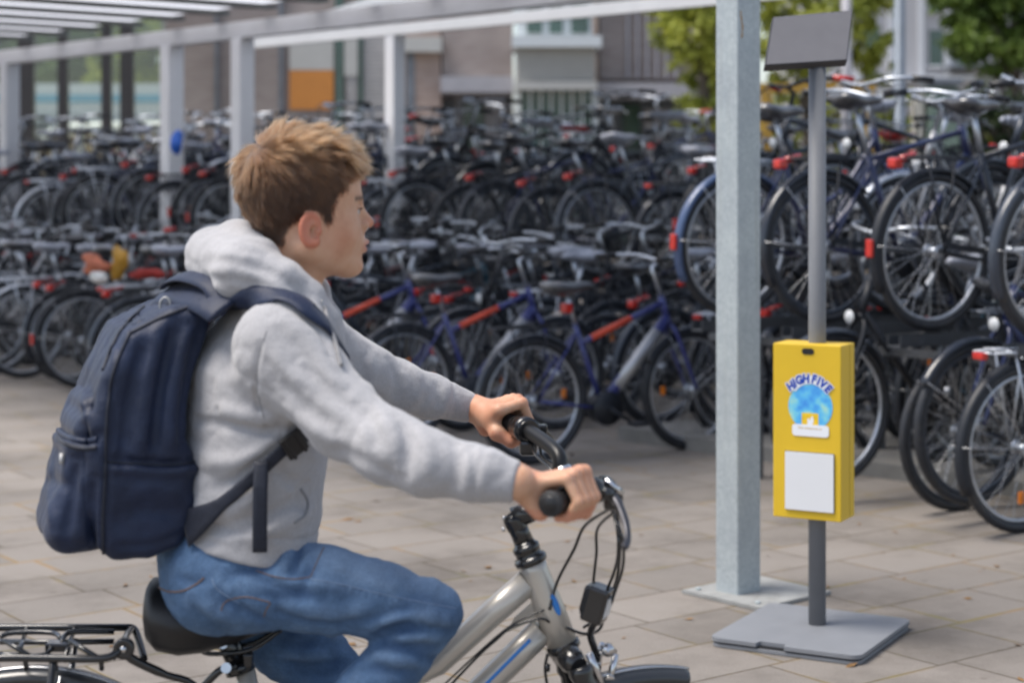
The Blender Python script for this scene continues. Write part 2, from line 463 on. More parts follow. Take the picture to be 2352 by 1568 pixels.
st_disc = MB().poly(dp, (0, -0.0004, 0)).build('sticker_disc', m_disc, box)
a_ = stc(485, 975); b_ = stc(815, 1225)
MB().poly(rrect((a_[0]+b_[0])/2, (a_[1]+b_[1])/2, abs(b_[0]-a_[0]), abs(b_[1]-a_[1]), 0.004, FY-0.0013), (0, -0.0003, 0)).build('sticker_cup', m_cup, box)
fl = [(600, 1215), (598, 1090), (635, 1080), (650, 1125), (672, 1050), (700, 1030), (718, 1090), (722, 1150), (700, 1200), (690, 1215)]
MB().poly([Vector((stc(*q)[0], FY-0.0017, stc(*q)[1])) for q in fl], (0, -0.0003, 0)).build('cup_emblem', m_stwhite, box)
c_ = stc(660, 1325)
MB().poly(rrect(c_[0], c_[1], abs(stc(1020, 0)[0]-stc(300, 0)[0]), abs(stc(0, 1440)[1]-stc(0, 1205)[1]), 0.010, FY-0.0021), (0, -0.0004, 0)).build('sticker_label', m_stwhite, box)

def text_mesh(body, size, offset=0.0, shear=0.0):
    cu = bpy.data.curves.new('t', 'FONT'); cu.body = body; cu.size = size; cu.align_x = 'CENTER'; cu.align_y = 'CENTER'
    cu.extrude = 0.0; cu.offset = offset; cu.shear = shear; cu.resolution_u = 4
    ob = bpy.data.objects.new('t', cu); COL.objects.link(ob)
    dg = bpy.context.evaluated_depsgraph_get(); me = bpy.data.meshes.new_from_object(ob.evaluated_get(dg))
    bpy.data.objects.remove(ob); bpy.data.curves.remove(cu)
    return me
def letters(items, name, m, yy, parent, offset=0.0, hs=1.0):
    """items: (char, x, z, angle, size)"""
    V_, F2 = [], []
    for ch, x, z, an, sz in items:
        me = text_mesh(ch, sz, offset); o_ = len(V_)
        ca, sa = math.cos(an), math.sin(an)
        for v in me.vertices:
            vx, vz = v.co.x*hs, v.co.y
            V_.append((x+vx*ca-vz*sa, yy, z+vx*sa+vz*ca))
        for p in me.polygons: F2.append([i+o_ for i in p.vertices][::1])
        bpy.data.meshes.remove(me)
    me = bpy.data.meshes.new(name); me.from_pydata(V_, [], F2)
    me.materials.append(m); return addmesh(name, me, parent)
LT = [('H', 275, 460, 32), ('I', 350, 392, 26), ('G', 440, 330, 14), ('H', 575, 298, 0), ('F', 730, 302, -14), ('I', 822, 335, -24), ('V', 905, 390, -32), ('E', 1005, 478, -46)]
sz = 0.036
items = [(c, stc(x, y)[0], stc(x, y)[1], R(a), sz) for c, x, y, a in LT]
letters(items, 'lettering_outline', m_stwhite, FY-0.0026, box, offset=0.0046, hs=.86)
# white band that the words sit on
band = []
for i in range(25):
    t = R(150-120*i/24); band.append((655+470*math.cos(t), 770-545*math.sin(t)))
for i in range(25):
    t = R(30+120*i/24); band.append((655+330*math.cos(t), 720-330*math.sin(t)))
MB().poly([Vector((stc(*q)[0], FY-0.0022, stc(*q)[1])) for q in band], (0, -0.0002, 0)).build('lettering_band', m_stwhite, box)
letters(items, 'lettering', m_blue, FY-0.0030, box, offset=0.0021, hs=.86)
c_ = stc(650, 1275)
tx = 'Erne unteenerne.co'
its = []
for i, ch in enumerate(tx):
    if ch != ' ': its.append((ch, c_[0]-0.036+0.072*i/(len(tx)-1), c_[1]-0.0004*i*0.2, 0, 0.0082))
letters(its, 'label_lettering', m_ochre, FY-0.0029, box, offset=0.0002)

# tilted sign panel at the top of the pole: corners from the photograph
yq = lambda x, y, Y: SP(x, y, Y)
TL = yq(1775, 40, STY+0.05); TR = yq(1959, 24, STY+0.10); BR = yq(1946, 139, STY-0.03); BL = yq(1757, 151, STY-0.08)
nrm = (TR-TL).cross(BL-TL).normalized()
if nrm.y > 0: nrm = -nrm
mb = MB(); th = -nrm*0.028
sgn = mb.poly([TL, TR, BR, BL], th).build('sign_panel', m_dkedge, stand)
ins = []
cc = (TL+TR+BR+BL)/4
for p in (TL, TR, BR, BL): ins.append(cc+(p-cc)*0.975+nrm*0.0004)
MB().poly(ins, nrm*0.0015).build('panel_face', m_dkpc, sgn)
m_tyre = mat('tyre_rubber', (0.019, 0.022, 0.029), 0.5, var=0.3, vscale=12, dirt=0.5)
# ================================================================ shelter over the far racks
m_shelt = mat('shelter_steel', (0.55, 0.56, 0.59), 0.5, 0.15, var=0.08, vscale=2)
m_sheltw = mat('pale_steel', (0.72, 0.73, 0.76), 0.5, 0.0, var=0.06, vscale=2)
m_deck = mat('roof_deck', (0.09, 0.095, 0.09), 0.7, var=0.2)
PR = Vector((0.733, 0.68, 0))      # square to the rows, away to the right
ba = W(0, 133, 18.6); bb = W(861, 37, 13.75)
bz_ = (ba.z+bb.z)/2; ba.z = bz_; bb.z = bz_
bd = (bb-ba).normalized()
shel = thing('bike_shelter', 'grey steel bicycle shelter with closely set roof bars at the upper left', 'shelter', (ba.x, ba.y, 0))
o_ = Vector((ba.x, ba.y, 0))
PRs = Vector((-bd.y, bd.x, 0))
if PRs.x < 0: PRs = -PRs
MB().bar(ba-bd*5-o_, bb+bd*2.9-o_, 0.12, 0.135).build('beam', m_shelt, shel)
MB().bar(ba-bd*5-o_-PRs*3.9, bb+bd*2.9-o_-PRs*3.9, 0.12, 0.135).build('beam', m_shelt, shel)
def panel_mat():
    m, nt, b = newmat('roof_polycarbonate'); L = nt.links.new
    b.inputs['Base Color'].default_value = (.62, .63, .66, 1); b.inputs['Roughness'].default_value = .4
    tr = N(nt, 'ShaderNodeBsdfTranslucent'); tr.inputs[0].default_value = (.92, .93, .96, 1)
    mx = N(nt, 'ShaderNodeMixShader'); mx.inputs[0].default_value = .85
    L(b.outputs[0], mx.inputs[1]); L(tr.outputs[0], mx.inputs[2]); L(mx.outputs[0], nt.nodes['Material Output'].inputs[0]); return m
m_panel = panel_mat()
for i in range(-8, 15):
    p = ba+bd*(0.72*i)-o_+Vector((0, 0, .155))
    MB().bar(p-PRs*4.0, p-PRs*0.02, 0.14, 0.035).build('roof_bar', m_deck, shel)
    a0 = p+bd*.005+Vector((0, 0, .022)); a1 = p+bd*.715+Vector((0, 0, .022))
    MB().poly([a0-PRs*4.0, a1-PRs*4.0, a1-PRs*.12, a0-PRs*.12], (0, 0, .012)).build('roof_panel', m_panel, shel)
def colm(parent, x, Y, top, s, m, o, name='column'):
    p = W(x, 300, Y); p.z = 0; p -= o
    q = MB(); mtop = top
    a = bd; b = PRs
    q.poly([p+a*i*s/2+b*j*s/2 for i, j in ((-1, -1), (1, -1), (1, 1), (-1, 1))], (0, 0, mtop))
    q.box(p+Vector((0, 0, .008)), (.25, .25, .012))
    return q.build(name, m, parent)
for x in (22, 395, 557):
    # distance of the beam along this sight line
    k = (x-1176)/FPX; A_, D_ = ba, bd
    t = (k*A_.y-A_.x)/(D_.x-k*D_.y); Yc = A_.y+D_.y*t
    colm(shel, x, Yc, bz_-.068, .15 if x != 557 else .14, m_shelt if x == 22 else m_sheltw, o_)
# second shelter: thin pale edge beam with one post in view
ca = W(570, 101, 16.2); cb = W(1660, -3, 12.1); cz = (ca.z+cb.z)/2; ca.z = cb.z = cz
cd = (cb-ca).normalized(); co = Vector((ca.x, ca.y, 0))
sh2 = thing('bike_shelter', 'second bicycle shelter with thin pale edge beam running to the big post', 'shelter', (ca.x, ca.y, 0))
MB().bar(ca-co, cb+cd*3-co, 0.06, 0.085).build('edge_beam', mat('white_steel', (.68, .69, .70), .4, var=.04), sh2)
for x in (907, 2300):
    k = (x-1176)/FPX; t = (k*ca.y-ca.x)/(cd.x-k*cd.y); Yc = ca.y+cd.y*t
    if Yc > 2 and x < 2000: colm(sh2, x, Yc+.05, cz-.044, .115, m_sheltw, co)
a0 = ca+Vector((0, 0, .06))-co; a1 = cb+cd*3+Vector((0, 0, .06))-co
prs2 = Vector((-cd.y, cd.x, 0)); prs2 = prs2 if prs2.y > 0 else -prs2
MB().poly([a0+prs2*.03, a1+prs2*.03, a1+prs2*1.6+Vector((0, 0, .5)), a0+prs2*1.6+Vector((0, 0, .5))], (0, 0, .02)).build('roof_sheet', mat('dull_roof_sheet', (.30, .31, .32), .6), sh2)

# ================================================================ buildings
def fbox(name, m, parent, x0, y0, x1, y1, Y, dep=0.2, o=None, proud=0.0):
    """slab filling a photo rectangle at distance Y, dep metres thick to the back"""
    a = W(x0, y0, Y-proud); b = W(x1, y1, Y-proud)
    c = Vector(((a.x+b.x)/2, Y-proud+dep/2, (a.z+b.z)/2))
    if o is not None: c -= o
    return MB().box(c, (abs(b.x-a.x), dep, abs(a.z-b.z))).build(name, m, parent)
def brick_mat(name, c1, c2, mo, sc=1.0, vert=False):
    m, nt, b = newmat(name); L = nt.links.new
    tc = N(nt, 'ShaderNodeTexCoord'); mp = N(nt, 'ShaderNodeMapping'); mp.inputs['Rotation'].default_value = (R(90), 0, 0) if not vert else (R(90), 0, R(90))
    L(tc.outputs['Object'], mp.inputs['Vector'])
    br = N(nt, 'ShaderNodeTexBrick'); L(mp.outputs[0], br.inputs['Vector'])
    br.inputs['Scale'].default_value = sc; br.inputs['Brick Width'].default_value = .24; br.inputs['Row Height'].default_value = .078; br.inputs['Mortar Size'].default_value = .008
    br.inputs['Color1'].default_value = (*c1, 1); br.inputs['Color2'].default_value = (*c2, 1); br.inputs['Mortar'].default_value = (*mo, 1)
    n = N(nt, 'ShaderNodeTexNoise', i_Scale=.9, i_Detail=4.0); L(tc.outputs['Object'], n.inputs['Vector'])
    r = ramp(nt, [(.3, (.8, .8, .8)), (.7, (1.15, 1.15, 1.15))]); L(n.outputs['Fac'], r.inputs['Fac'])
    mx = N(nt, 'ShaderNodeMixRGB', blend_type='MULTIPLY'); mx.inputs[0].default_value = 1; L(br.outputs[0], mx.inputs[1]); L(r.outputs[0], mx.inputs[2])
    L(mx.outputs[0], b.inputs['Base Color']); b.inputs['Roughness'].default_value = .85
    return m
m_brick = brick_mat('brown_brick', (.33, .265, .245), (.39, .325, .30), (.34, .32, .305))
m_brickg = brick_mat('grey_brick', (.44, .42, .42), (.50, .48, .47), (.3, .29, .28))
m_brickp = brick_mat('peach_brick', (.42, .30, .25), (.48, .36, .31), (.4, .36, .33))
m_clad = mat('cream_cladding', (.55, .54, .51), .6, var=.04)
m_slab = mat('grey_fascia', (.42, .41, .44), .6, var=.06)
m_dark = mat('dark_recess_paint', (.18, .20, .23), .5, var=.2)
m_winfr = mat('white_window_frame', (.70, .74, .76), .4, var=.03)
m_orange = mat('orange_cladding', (.66, .26, .055), .5, var=.05)
m_mull = mat('dark_brown_metal', (.035, .03, .03), .45)
def glass_mat(name, tint, refl=.2):
    m, nt, b = newmat(name); nt.nodes.remove(b); L = nt.links.new
    out = nt.nodes['Material Output']; tr = N(nt, 'ShaderNodeBsdfTransparent'); tr.inputs[0].default_value = (*tint, 1)
    gl = N(nt, 'ShaderNodeBsdfGlossy'); gl.inputs['Roughness'].default_value = .05
    mx = N(nt, 'ShaderNodeMixShader'); mx.inputs[0].default_value = refl
    L(tr.outputs[0], mx.inputs[1]); L(gl.outputs[0], mx.inputs[2]); L(mx.outputs[0], out.inputs[0]); return m
m_glass = glass_mat('clear_pane', (.85, .9, .88), .10)
m_wglass = mat('window_glass', (.05, .10, .085), .12, spec=.8, var=.4, vscale=1.5)

BY = 34.0
bo = W(900, 588, BY); bo.z = 0
sb = thing('school_building', 'brown brick building with orange panel and white bay window behind the racks', 'building', bo)
fb = lambda nm, m, x0, y0, x1, y1, dep=.2, proud=0.0: fbox(nm, m, sb, x0, y0, x1, y1, BY, dep, bo, proud)
fb('wall', m_brick, 372, -260, 832, 588, 6.0)
fb('orange_panel', m_orange, 665, 162, 766, 252, .12, .1); fb('cream_panel', m_clad, 665, 62, 766, 161, .12, .1)
fb('plinth_panel', m_brick, 665, 253, 766, 588, .1, .06)
fb('window_strip', m_wglass, 769, -200, 789, 588, .1, .08); fb('cream_panel', m_clad, 791, 60, 821, 175, .1, .12); fb('narrow_panel', m_brickg, 796, 176, 820, 420, .1, .09); fb('window_strip', m_wglass, 823, -200, 833, 588, .1, .08)
fb('downpipe', m_dark, 640, -200, 650, 588, .08, .09)
fb('downpipe', m_dark, 492, -200, 500, 588, .08, .09)
fb('grey_wall', m_brickg, 835, -260, 928, 588, 6.0, .04)
fb('peach_wall', m_brickp, 930, -260, 1012, 588, 6.0, .02); fb('lintel', m_clad, 926, 85, 1014, 119, .35, .35)
fb('doorway', m_dark, 934, 121, 952, 588, .06, .05)
fb('upper_wall', m_brick, 1016, -260, 1178, 178, 6.0); fb('fascia', m_slab, 1012, 176, 1180, 212, .9, .55)
fb('recess_wall', m_slab, 1016, 212, 1178, 588, 4.0, -1.2)
fb('door', m_wglass, 1062, 240, 1112, 588, .1, -1.1); fb('recess_panel', m_dark, 1016, 230, 1045, 588, .1, -1.08)
fb('bay_panel', m_clad, 1184, 109, 1366, 186, 1.6, .9)
for i in range(26):
    x = 1187+i*7; fb('bay_rib', m_clad, x, 111, x+2.2, 184, .04, .94) if i < 26 else 0
fb('bay_sill', m_clad, 1182, 187, 1372, 206, 1.65, 1.0); fb('bay_ledge', m_winfr, 1176, 82, 1382, 108, 1.9, 1.15)
fb('bay_mass', m_winfr, 1190, -260, 1360, 81, 1.4, .6)
for x0, x1 in ((1210, 1245), (1262, 1292), (1312, 1352)):
    w_ = fb('window', m_wglass, x0, -120, x1, 76, .1, .68)
wf = fb('ground_window', m_wglass, 1192, 207, 1362, 588, 1.2, .5)
for x in range(1192, 1364, 24): fb('mullion', m_winfr, x, 207, x+4, 588, .08, .58)
fb('bay_side', m_winfr, 1362, 207, 1372, 588, 1.2, .55); fb('bay_side', m_winfr, 1182, 207, 1190, 588, 1.2, .55)
fb('wall', m_brick, 1378, -260, 1700, 182, 6.0)
for x in range(1440, 1560, 22): fb('pilaster', m_slab, x, -200, x+5, 180, .1, .09)
fb('fascia', m_slab, 1374, 190, 1700, 224, .9, .55); fb('recess_wall', m_dark, 1378, 224, 1700, 588, 4.0, -1.2)
fb('recess_panel', m_wglass, 1430, 240, 1470, 588, .1, -1.1); fb('recess_panel', m_slab, 1480, 250, 1540, 588, .1, -1.08)

# glazed hall at the far left, with what can be seen through it
go = W(200, 588, 30); go.z = 0
gh = thing('glazed_hall', 'glazed hall with dark brown mullions at the far left', 'building', go)
for x0, x1 in ((40, 74), (132, 152), (232, 252), (275, 304), (-60, -40)):
    fbox('mullion', m_mull, gh, x0, -30, x1, 560, 30, .22, go, .05)
fbox('roof_edge', m_mull, gh, -80, -70, 380, -20, 30, 3.0, go, .1)
for x0, x1 in ((-40, 40), (74, 132), (152, 232), (252, 275), (304, 380)):
    fbox('pane', m_glass, gh, x0, -20, x1, 560, 30, .02, go)
fbox('transom', m_mull, gh, -60, 318, 380, 330, 30, .1, go, .02)

m_buswhite = mat('bus_white', (.62, .66, .68), .3, coat=.3, var=.03); m_busblue = mat('bus_blue', (.12, .38, .55), .3, coat=.3, var=.05)
bo2 = W(160, 560, 44); bo2.z = 0
bus = thing('bus', 'white bus with pale blue band parked behind the glazed hall', 'bus', bo2)
def BB_(nm, m, x0, y0, x1, y1, dep, pr=0.0): return fbox(nm, m, bus, x0, y0, x1, y1, 44, dep, bo2, pr)
BB_('body', m_buswhite, -260, 192, 400, 520, 2.5); BB_('blue_band', m_busblue, -258, 217, 398, 236, .05, .02)
for x in range(-250, 380, 62): BB_('window', mat('bus_window', (.10, .13, .14), .15, spec=.7), x, 280, x+54, 330, .04, .02)
for x in (-150, 260):
    q = MB().use(m_tyre); c = W(x, 520, 43.95)-bo2; c.z = .48; q.lathe(c, [(-.02, .01), (-.02, .46), (.2, .48), (.25, .01)], (0, 1, 0), 20); q.build('wheel', None, bus)

m_carw = mat('car_white', (.70, .70, .66), .25, coat=.5, var=.02)
co2 = W(212, 560, 36); co2.z = 0
car = thing('parked_car', 'cream van with dark windows parked in front of the bus', 'van', co2)
# side outline of the van: length 4.6, height 1.95
prof = [(-2.3, .35), (-2.3, 1.0), (-2.1, 1.25), (-1.35, 1.42), (-.8, 2.3), (-.5, 2.52), (1.9, 2.56), (2.25, 2.35), (2.3, .35)]
q = MB(); q.poly([Vector((x*.5 if False else x, -0.85, z)) for x, z in prof], (0, 1.7, 0)); bd_ = q.build('body', m_carw, car)
bv = bd_.modifiers.new('round', 'BEVEL'); bv.width = .12; bv.segments = 3
for pts in ([(-1.15, 1.45), (-.68, 2.2), (-.1, 2.28), (-.1, 1.45)], [(.05, 1.45), (.05, 2.28), (1.0, 2.3), (1.0, 1.45)], [(1.12, 1.45), (1.12, 2.3), (1.95, 2.28), (2.05, 1.45)]):
    MB().poly([Vector((x, -.87, z)) for x, z in pts], (0, .03, 0)).build('window', mat('amber_glass', (.35, .22, .08), .2, spec=.7), car)
for x in (-1.45, 1.45):
    q = MB().use(m_tyre) if True else None; q.lathe((x, -.88, .34), [(0, .2), (0, .34), (.22, .34), (.22, .1)], (0, 1, 0), 24); wv = q.build('wheel', None, car)
    MB().use(m_shelt).lathe((x, -.87, .34), [(-.01, .0), (-.01, .2), (.03, .2)], (0, 1, 0), 20).build('rim', None, wv)

# pale apartment house at the right
ao = W(2080, 560, 46); ao.z = 0
ap = thing('apartment_building', 'pale grey apartment house with greenish windows at the upper right', 'building', ao)
m_ap = mat('pale_render', (.50, .49, .50), .8, var=.08, vscale=1); m_apw = mat('white_render', (.66, .67, .69), .7, var=.05)
fa = lambda nm, m, x0, y0, x1, y1, dep=.2, pr=0.0: fbox(nm, m, ap, x0, y0, x1, y1, 46, dep, ao, pr)
fa('wall', m_ap, 1880, -260, 2480, 560, 8.0)
fa('cornice', m_apw, 1880, 172, 2240, 186, .4, .3); fa('terrace_wall', m_apw, 1700, 206, 2200, 240, .5, 1.5); fa('pilaster', m_apw, 2040, -260, 2052, 172, .2, .15); fa('pilaster', m_apw, 2110, -260, 2122, 172, .2, .15); fa('pilaster', m_apw, 2172, -260, 2184, 172, .2, .15)
for x0, x1, y0, y1 in ((2135, 2166, 70, 150), (2135, 2166, -60, 28), (1985, 2020, 60, 150), (2200, 2232, 60, 150), (1985, 2020, -70, 20), (2200, 2232, -70, 20)):
    w_ = fa('window', m_wglass, x0, y0, x1, y1, .12, .02)
    fbox('frame', m_apw, ap, x0-3, y1, x1+3, y1+5, 46, .25, ao, .12)
fa('balcony', m_dark, 2180, 150, 2300, 156, .8, .7)
fa('door', m_dark, 2062, 186, 2080, 236, .2, .05)

# street furniture between the racks and the houses
m_lp = mat('blue_grey_post', (.15, .18, .22), .5, .2)
lpp = W(2066, 560, 18); lpp.z = 0
lp_ = thing('street_lamp', 'blue grey lamp post rising behind the bicycles at the right', 'street lamp', lpp)
q = MB(); q.tube([(0, 0, 0), (0, 0, 1.2), (0, 0, 1.22), (0, 0, 4.6)], [.085, .085, .06, .05], 16); q.build('pole', m_lp, lp_)
q = MB(); q.lathe((0, 0, 4.6), [(0, .06), (.05, .2), (.1, .26), (.16, .24), (.22, .05)], n=20); q.build('lamp_head', m_lp, lp_)
lpp = W(1944, 560, 24); lpp.z = 0
lp_ = thing('street_lamp', 'pale lamp post in front of the tree right of the sign panel', 'street lamp', lpp)
q = MB(); q.tube([(0, 0, 0), (0, 0, 5)], [.075, .06], 16); q.build('pole', m_slab, lp_)
q = MB(); q.lathe((0, 0, 5), [(0, .06), (.05, .2), (.1, .26), (.16, .24), (.22, .05)], n=20); q.build('lamp_head', m_sheltw, lp_)
m_ybar = mat('yellow_paint', (.42, .25, .04), .6, var=.1)
yb = W(1880, 500, 24.5); yb.z = 0
yt = thing('barrier', 'yellow boom barrier seen behind the sign pole', 'barrier', yb)
a = W(1740, 203, 24.5)-yb; b = W(2010, 200, 24.5)-yb
MB().bar(a, b, .1, .13).build('boom', m_ybar, yt)
for x in (1760, 1995):
    c = W(x, 210, 24.5)-yb; MB().box((c.x, 0, c.z/2), (.14, .14, c.z-.06)).build('post', m_ybar, yt)
ub_ = W(2160, 560, 25); ub_.z = 0
ut = thing('utility_cabinet', 'grey green utility cabinet with lid standing beside the dark hedge', 'cabinet', ub_)
m_cab = mat('cabinet_green', (.16, .22, .18), .6, var=.1)
MB().box((0, 0, 1.34), (.42, .4, 2.68), bev=.02).build('body', m_cab, ut); MB().box((0, 0, 2.75), (.5, .5, .1), bev=.02).build('lid', m_dark, ut)
MB().box((-.32, -.05, 1.5), (.14, .2, 2.3), bev=.02).build('meter_box', mat('cream_paint', (.5, .48, .42), .6), ut)

# ================================================================ trees and hedges
def leaf_mat(name, c0, c1):
    m, nt, b = newmat(name); L = nt.links.new
    tc = N(nt, 'ShaderNodeTexCoord'); n = N(nt, 'ShaderNodeTexNoise', i_Scale=1.6, i_Detail=4.0); L(tc.outputs['Object'], n.inputs['Vector'])
    r = ramp(nt, [(.35, c0), (.65, c1)]); L(n.outputs['Fac'], r.inputs['Fac']); L(r.outputs[0], b.inputs['Base Color'])
    b.inputs['Roughness'].default_value = .55
    tr = N(nt, 'ShaderNodeBsdfTranslucent'); L(r.outputs[0], tr.inputs[0])
    mx = N(nt, 'ShaderNodeMixShader'); mx.inputs[0].default_value = .35
    L(b.outputs[0], mx.inputs[1]); L(tr.outputs[0], mx.inputs[2]); L(mx.outputs[0], nt.nodes['Material Output'].inputs[0])
    return m
m_lfy = leaf_mat('yellow_green_leaves', (.20, .25, .04), (.48, .50, .09))
m_lfg = leaf_mat('green_leaves', (.08, .14, .03), (.19, .27, .05))
m_lfd = leaf_mat('dark_leaves', (.018, .035, .015), (.05, .08, .022))
m_bark = mat('bark', (.10, .08, .06), .9, var=.3, vscale=8)
def tree(name, label, cat, base, height, clumps, m, n=5000, size=.10, seed=1, group=None):
    """clumps: (x, y, z, radius) in metres from the base"""
    rnd = np.random.RandomState(seed)
    t = thing(name, label, cat, base, group=group)
    q = MB(); 
    if height > 0:
        q.tube(spline([(0, 0, 0), (.05, .02, height*.3), (-.04, .03, height*.62), (0, 0, height*.9)], 4), [.16-.10*i/12 for i in range(13)], 10)
        for (x, y, z, r) in clumps:
            z0 = max(height*.25, z-1.1*math.hypot(x, y)-.4); z0 = min(z0, height*.85)
            q.tube(spline([(0, 0, z0), (x*.4, y*.4, z0+(z-z0)*.55), (x, y, z)], 4), [.06-.045*i/8 for i in range(9)], 6)
        q.build('trunk', m_bark, t)
    tot = sum(c[3]**2 for c in clumps); P_ = []
    for (x, y, z, r) in clumps:
        k = int(n*r*r/tot)
        # leaves gather in sprays scattered through the clump
        ns = max(6, k//28); ctr = rnd.normal(size=(ns, 3)); ctr /= np.linalg.norm(ctr, axis=1)[:, None]
        ctr *= (rnd.uniform(.25, 1.0, ns)**.5)[:, None]*r*np.array([1, 1, .85])
        idx = rnd.randint(0, ns, k); pp = ctr[idx]+rnd.normal(size=(k, 3))*r*.13+np.array([x, y, z]); P_.append(pp)
    P_ = np.concatenate(P_); k = len(P_)
    a = rnd.normal(size=(k, 3)); a /= np.linalg.norm(a, axis=1)[:, None]
    b = np.cross(a, rnd.normal(size=(k, 3))); b /= np.linalg.norm(b, axis=1)[:, None]
    s = size*rnd.uniform(.6, 1.3, (k, 1))
    vs = np.stack([P_-a*s, P_+b*s*.5, P_+a*s, P_-b*s*.5], 1).reshape(-1, 3)
    me = bpy.data.meshes.new('crown'); me.from_pydata(vs.tolist(), [], [(4*i, 4*i+1, 4*i+2, 4*i+3) for i in range(k)]); me.materials.append(m)
    addmesh('crown', me, t); return t
def rc(seed, n, sx, sy, z0, z1, r0, r1):
    rn = random.Random(seed); return [(rn.uniform(-sx, sx), rn.uniform(-sy, sy), rn.uniform(z0, z1), rn.uniform(r0, r1)) for _ in range(n)]
b = W(1625, 560, 27); b.z = 0
tree('deciduous_tree', 'yellow green leafy tree left of the tall steel post', 'tree', b, 4.2, [(-.1, 0, 2.4, .42), (.1, .1, 3.0, .5), (-.35, 0, 3.5, .5), (.2, -.2, 3.9, .55), (-.45, .2, 4.2, .55), (.3, .2, 2.7, .4), (-.05, -.1, 4.7, .6), (.5, 0, 4.5, .5)], m_lfy, 6500, .07, 3)
b = W(1860, 560, 29); b.z = 0
tree('deciduous_tree', 'yellow green tree behind the sign panel', 'tree', b, 4.4, [(-.5, 0, 3.6, .55), (.1, .1, 3.4, .5), (-.2, 0, 4.1, .6), (.5, -.1, 4.0, .55), (.9, .1, 3.6, .45), (1.05, 0, 3.15, .3), (-.6, .2, 4.7, .6), (.4, .2, 4.8, .6), (1.0, 0, 4.5, .5), (-.35, 0, 3.0, .35)], m_lfy, 7500, .075, 5)
b = W(2330, 560, 30); b.z = 0
tree('deciduous_tree', 'darker green tree at the upper right corner', 'tree', b, 4.6, [(-.8, 0, 3.7, .5), (-.3, 0, 3.5, .5), (.3, 0, 3.6, .55), (-.5, .2, 4.3, .6), (.4, 0, 4.3, .6), (-.9, .1, 4.6, .5), (0, 0, 4.9, .7), (.9, 0, 4.0, .6)], m_lfg, 10000, .08, 7)
b = W(2330, 560, 26.5); b.z = 0
tree('hedge', 'dark clipped hedge under the tree at the right edge', 'hedge', b, 1.5, [(x*.28, y*.25, .3+z*.36, .32) for x in range(-4, 5) for y in (-1, 1) for z in range(0, 7)], m_lfd, 16000, .06, 9)
b = W(2010, 560, 33); b.z = 0
tree('hedge', 'low light green hedge in front of the pale apartment house', 'hedge', b, 1.2, [(x*.34, 0, .3+z*.4, .38) for x in range(-6, 7) for z in range(0, 7)], m_lfy, 14000, .07, 10)
for i, (x, Y, m_, sd_, lab) in enumerate(((-40, 52, m_lfg, 21, 'olive tree behind the bus, leftmost of the row behind the glazed hall'), (90, 54, m_lfg, 22, 'dark olive tree behind the bus between the first two mullions'), (210, 52, m_lfg, 23, 'green tree behind the bus above the cream van'), (345, 50, m_lfy, 24, 'golden green tree behind the bus beside the brick wall'))):
    b = W(x, 560, Y); b.z = 0
    tree('deciduous_tree', lab, 'tree', b, 6.5, [(-.9, 0, 4.3, .9), (.0, .1, 4.0, .9), (.9, 0, 4.3, .9), (-.5, 0, 5.2, .9), (.5, -.1, 5.3, .9), (0, .1, 6.1, .9), (-1, 0, 6.0, .7), (1, 0, 6.0, .7), (0, 0, 3.2, .6), (-.8, 0, 3.4, .5), (.8, 0, 3.3, .6)], m_, 6000, .13, sd_, group='trees behind the bus')
# ================================================================ parked bicycles
m_tyre = mat('tyre_rubber', (0.019, 0.022, 0.029), 0.5, var=0.3, vscale=12, dirt=0.5)
m_alu = mat('dull_aluminium', (0.50, 0.535, 0.59), 0.35, 0.85, var=0.2, vscale=10)
m_steel = mat('bright_steel', (0.55, 0.56, 0.58), 0.25, 0.9, var=0.15, vscale=15)
m_blackp = mat('black_paint', (0.010, 0.014, 0.024), 0.28, coat=0.4, var=0.3, vscale=12)
m_blackm = mat('matt_black', (0.009, 0.012, 0.019), 0.5, var=0.3, vscale=9)
m_darkblue = mat('navy_paint', (0.012, 0.02, 0.075), 0.28, coat=0.5, var=0.2)
m_ebblue = mat('violet_blue_paint', (0.035, 0.045, 0.19), 0.3, coat=0.5, var=0.2)
m_darkgrey = mat('graphite_paint', (0.035, 0.045, 0.065), 0.35, coat=0.3, var=0.2)
m_teal = mat('petrol_paint', (0.015, 0.09, 0.14), 0.3, coat=0.4, var=0.2)
m_redp = mat('red_paint', (0.33, 0.018, 0.014), 0.3, coat=0.4, var=0.2)
m_silver = mat('silver_paint', (0.42, 0.43, 0.45), 0.32, 0.6, var=0.1)
m_redlens = mat('red_reflector', (0.50, 0.018, 0.012), 0.22, coat=0.5, var=0.2, vscale=50)
m_orlens = mat('orange_reflector', (0.75, 0.20, 0.01), 0.25, coat=0.5, var=0.2, vscale=50)
m_orred = mat('orange_red_decal', (0.62, 0.07, 0.03), 0.35, var=0.1)
m_lamp = mat('lamp_glass', (0.6, 0.62, 0.64), 0.12, var=0.1)
m_saddle = mat('saddle_vinyl', (0.045, 0.047, 0.055), 0.30, var=0.3, vscale=8, coat=0.35, spec=.8)
m_saddleg = mat('grey_saddle_vinyl', (0.31, 0.33, 0.39), 0.35, var=0.2, vscale=8)
m_bluef = mat('blue_fender_paint', (0.05, 0.085, 0.18), 0.3, coat=0.4, var=0.2)

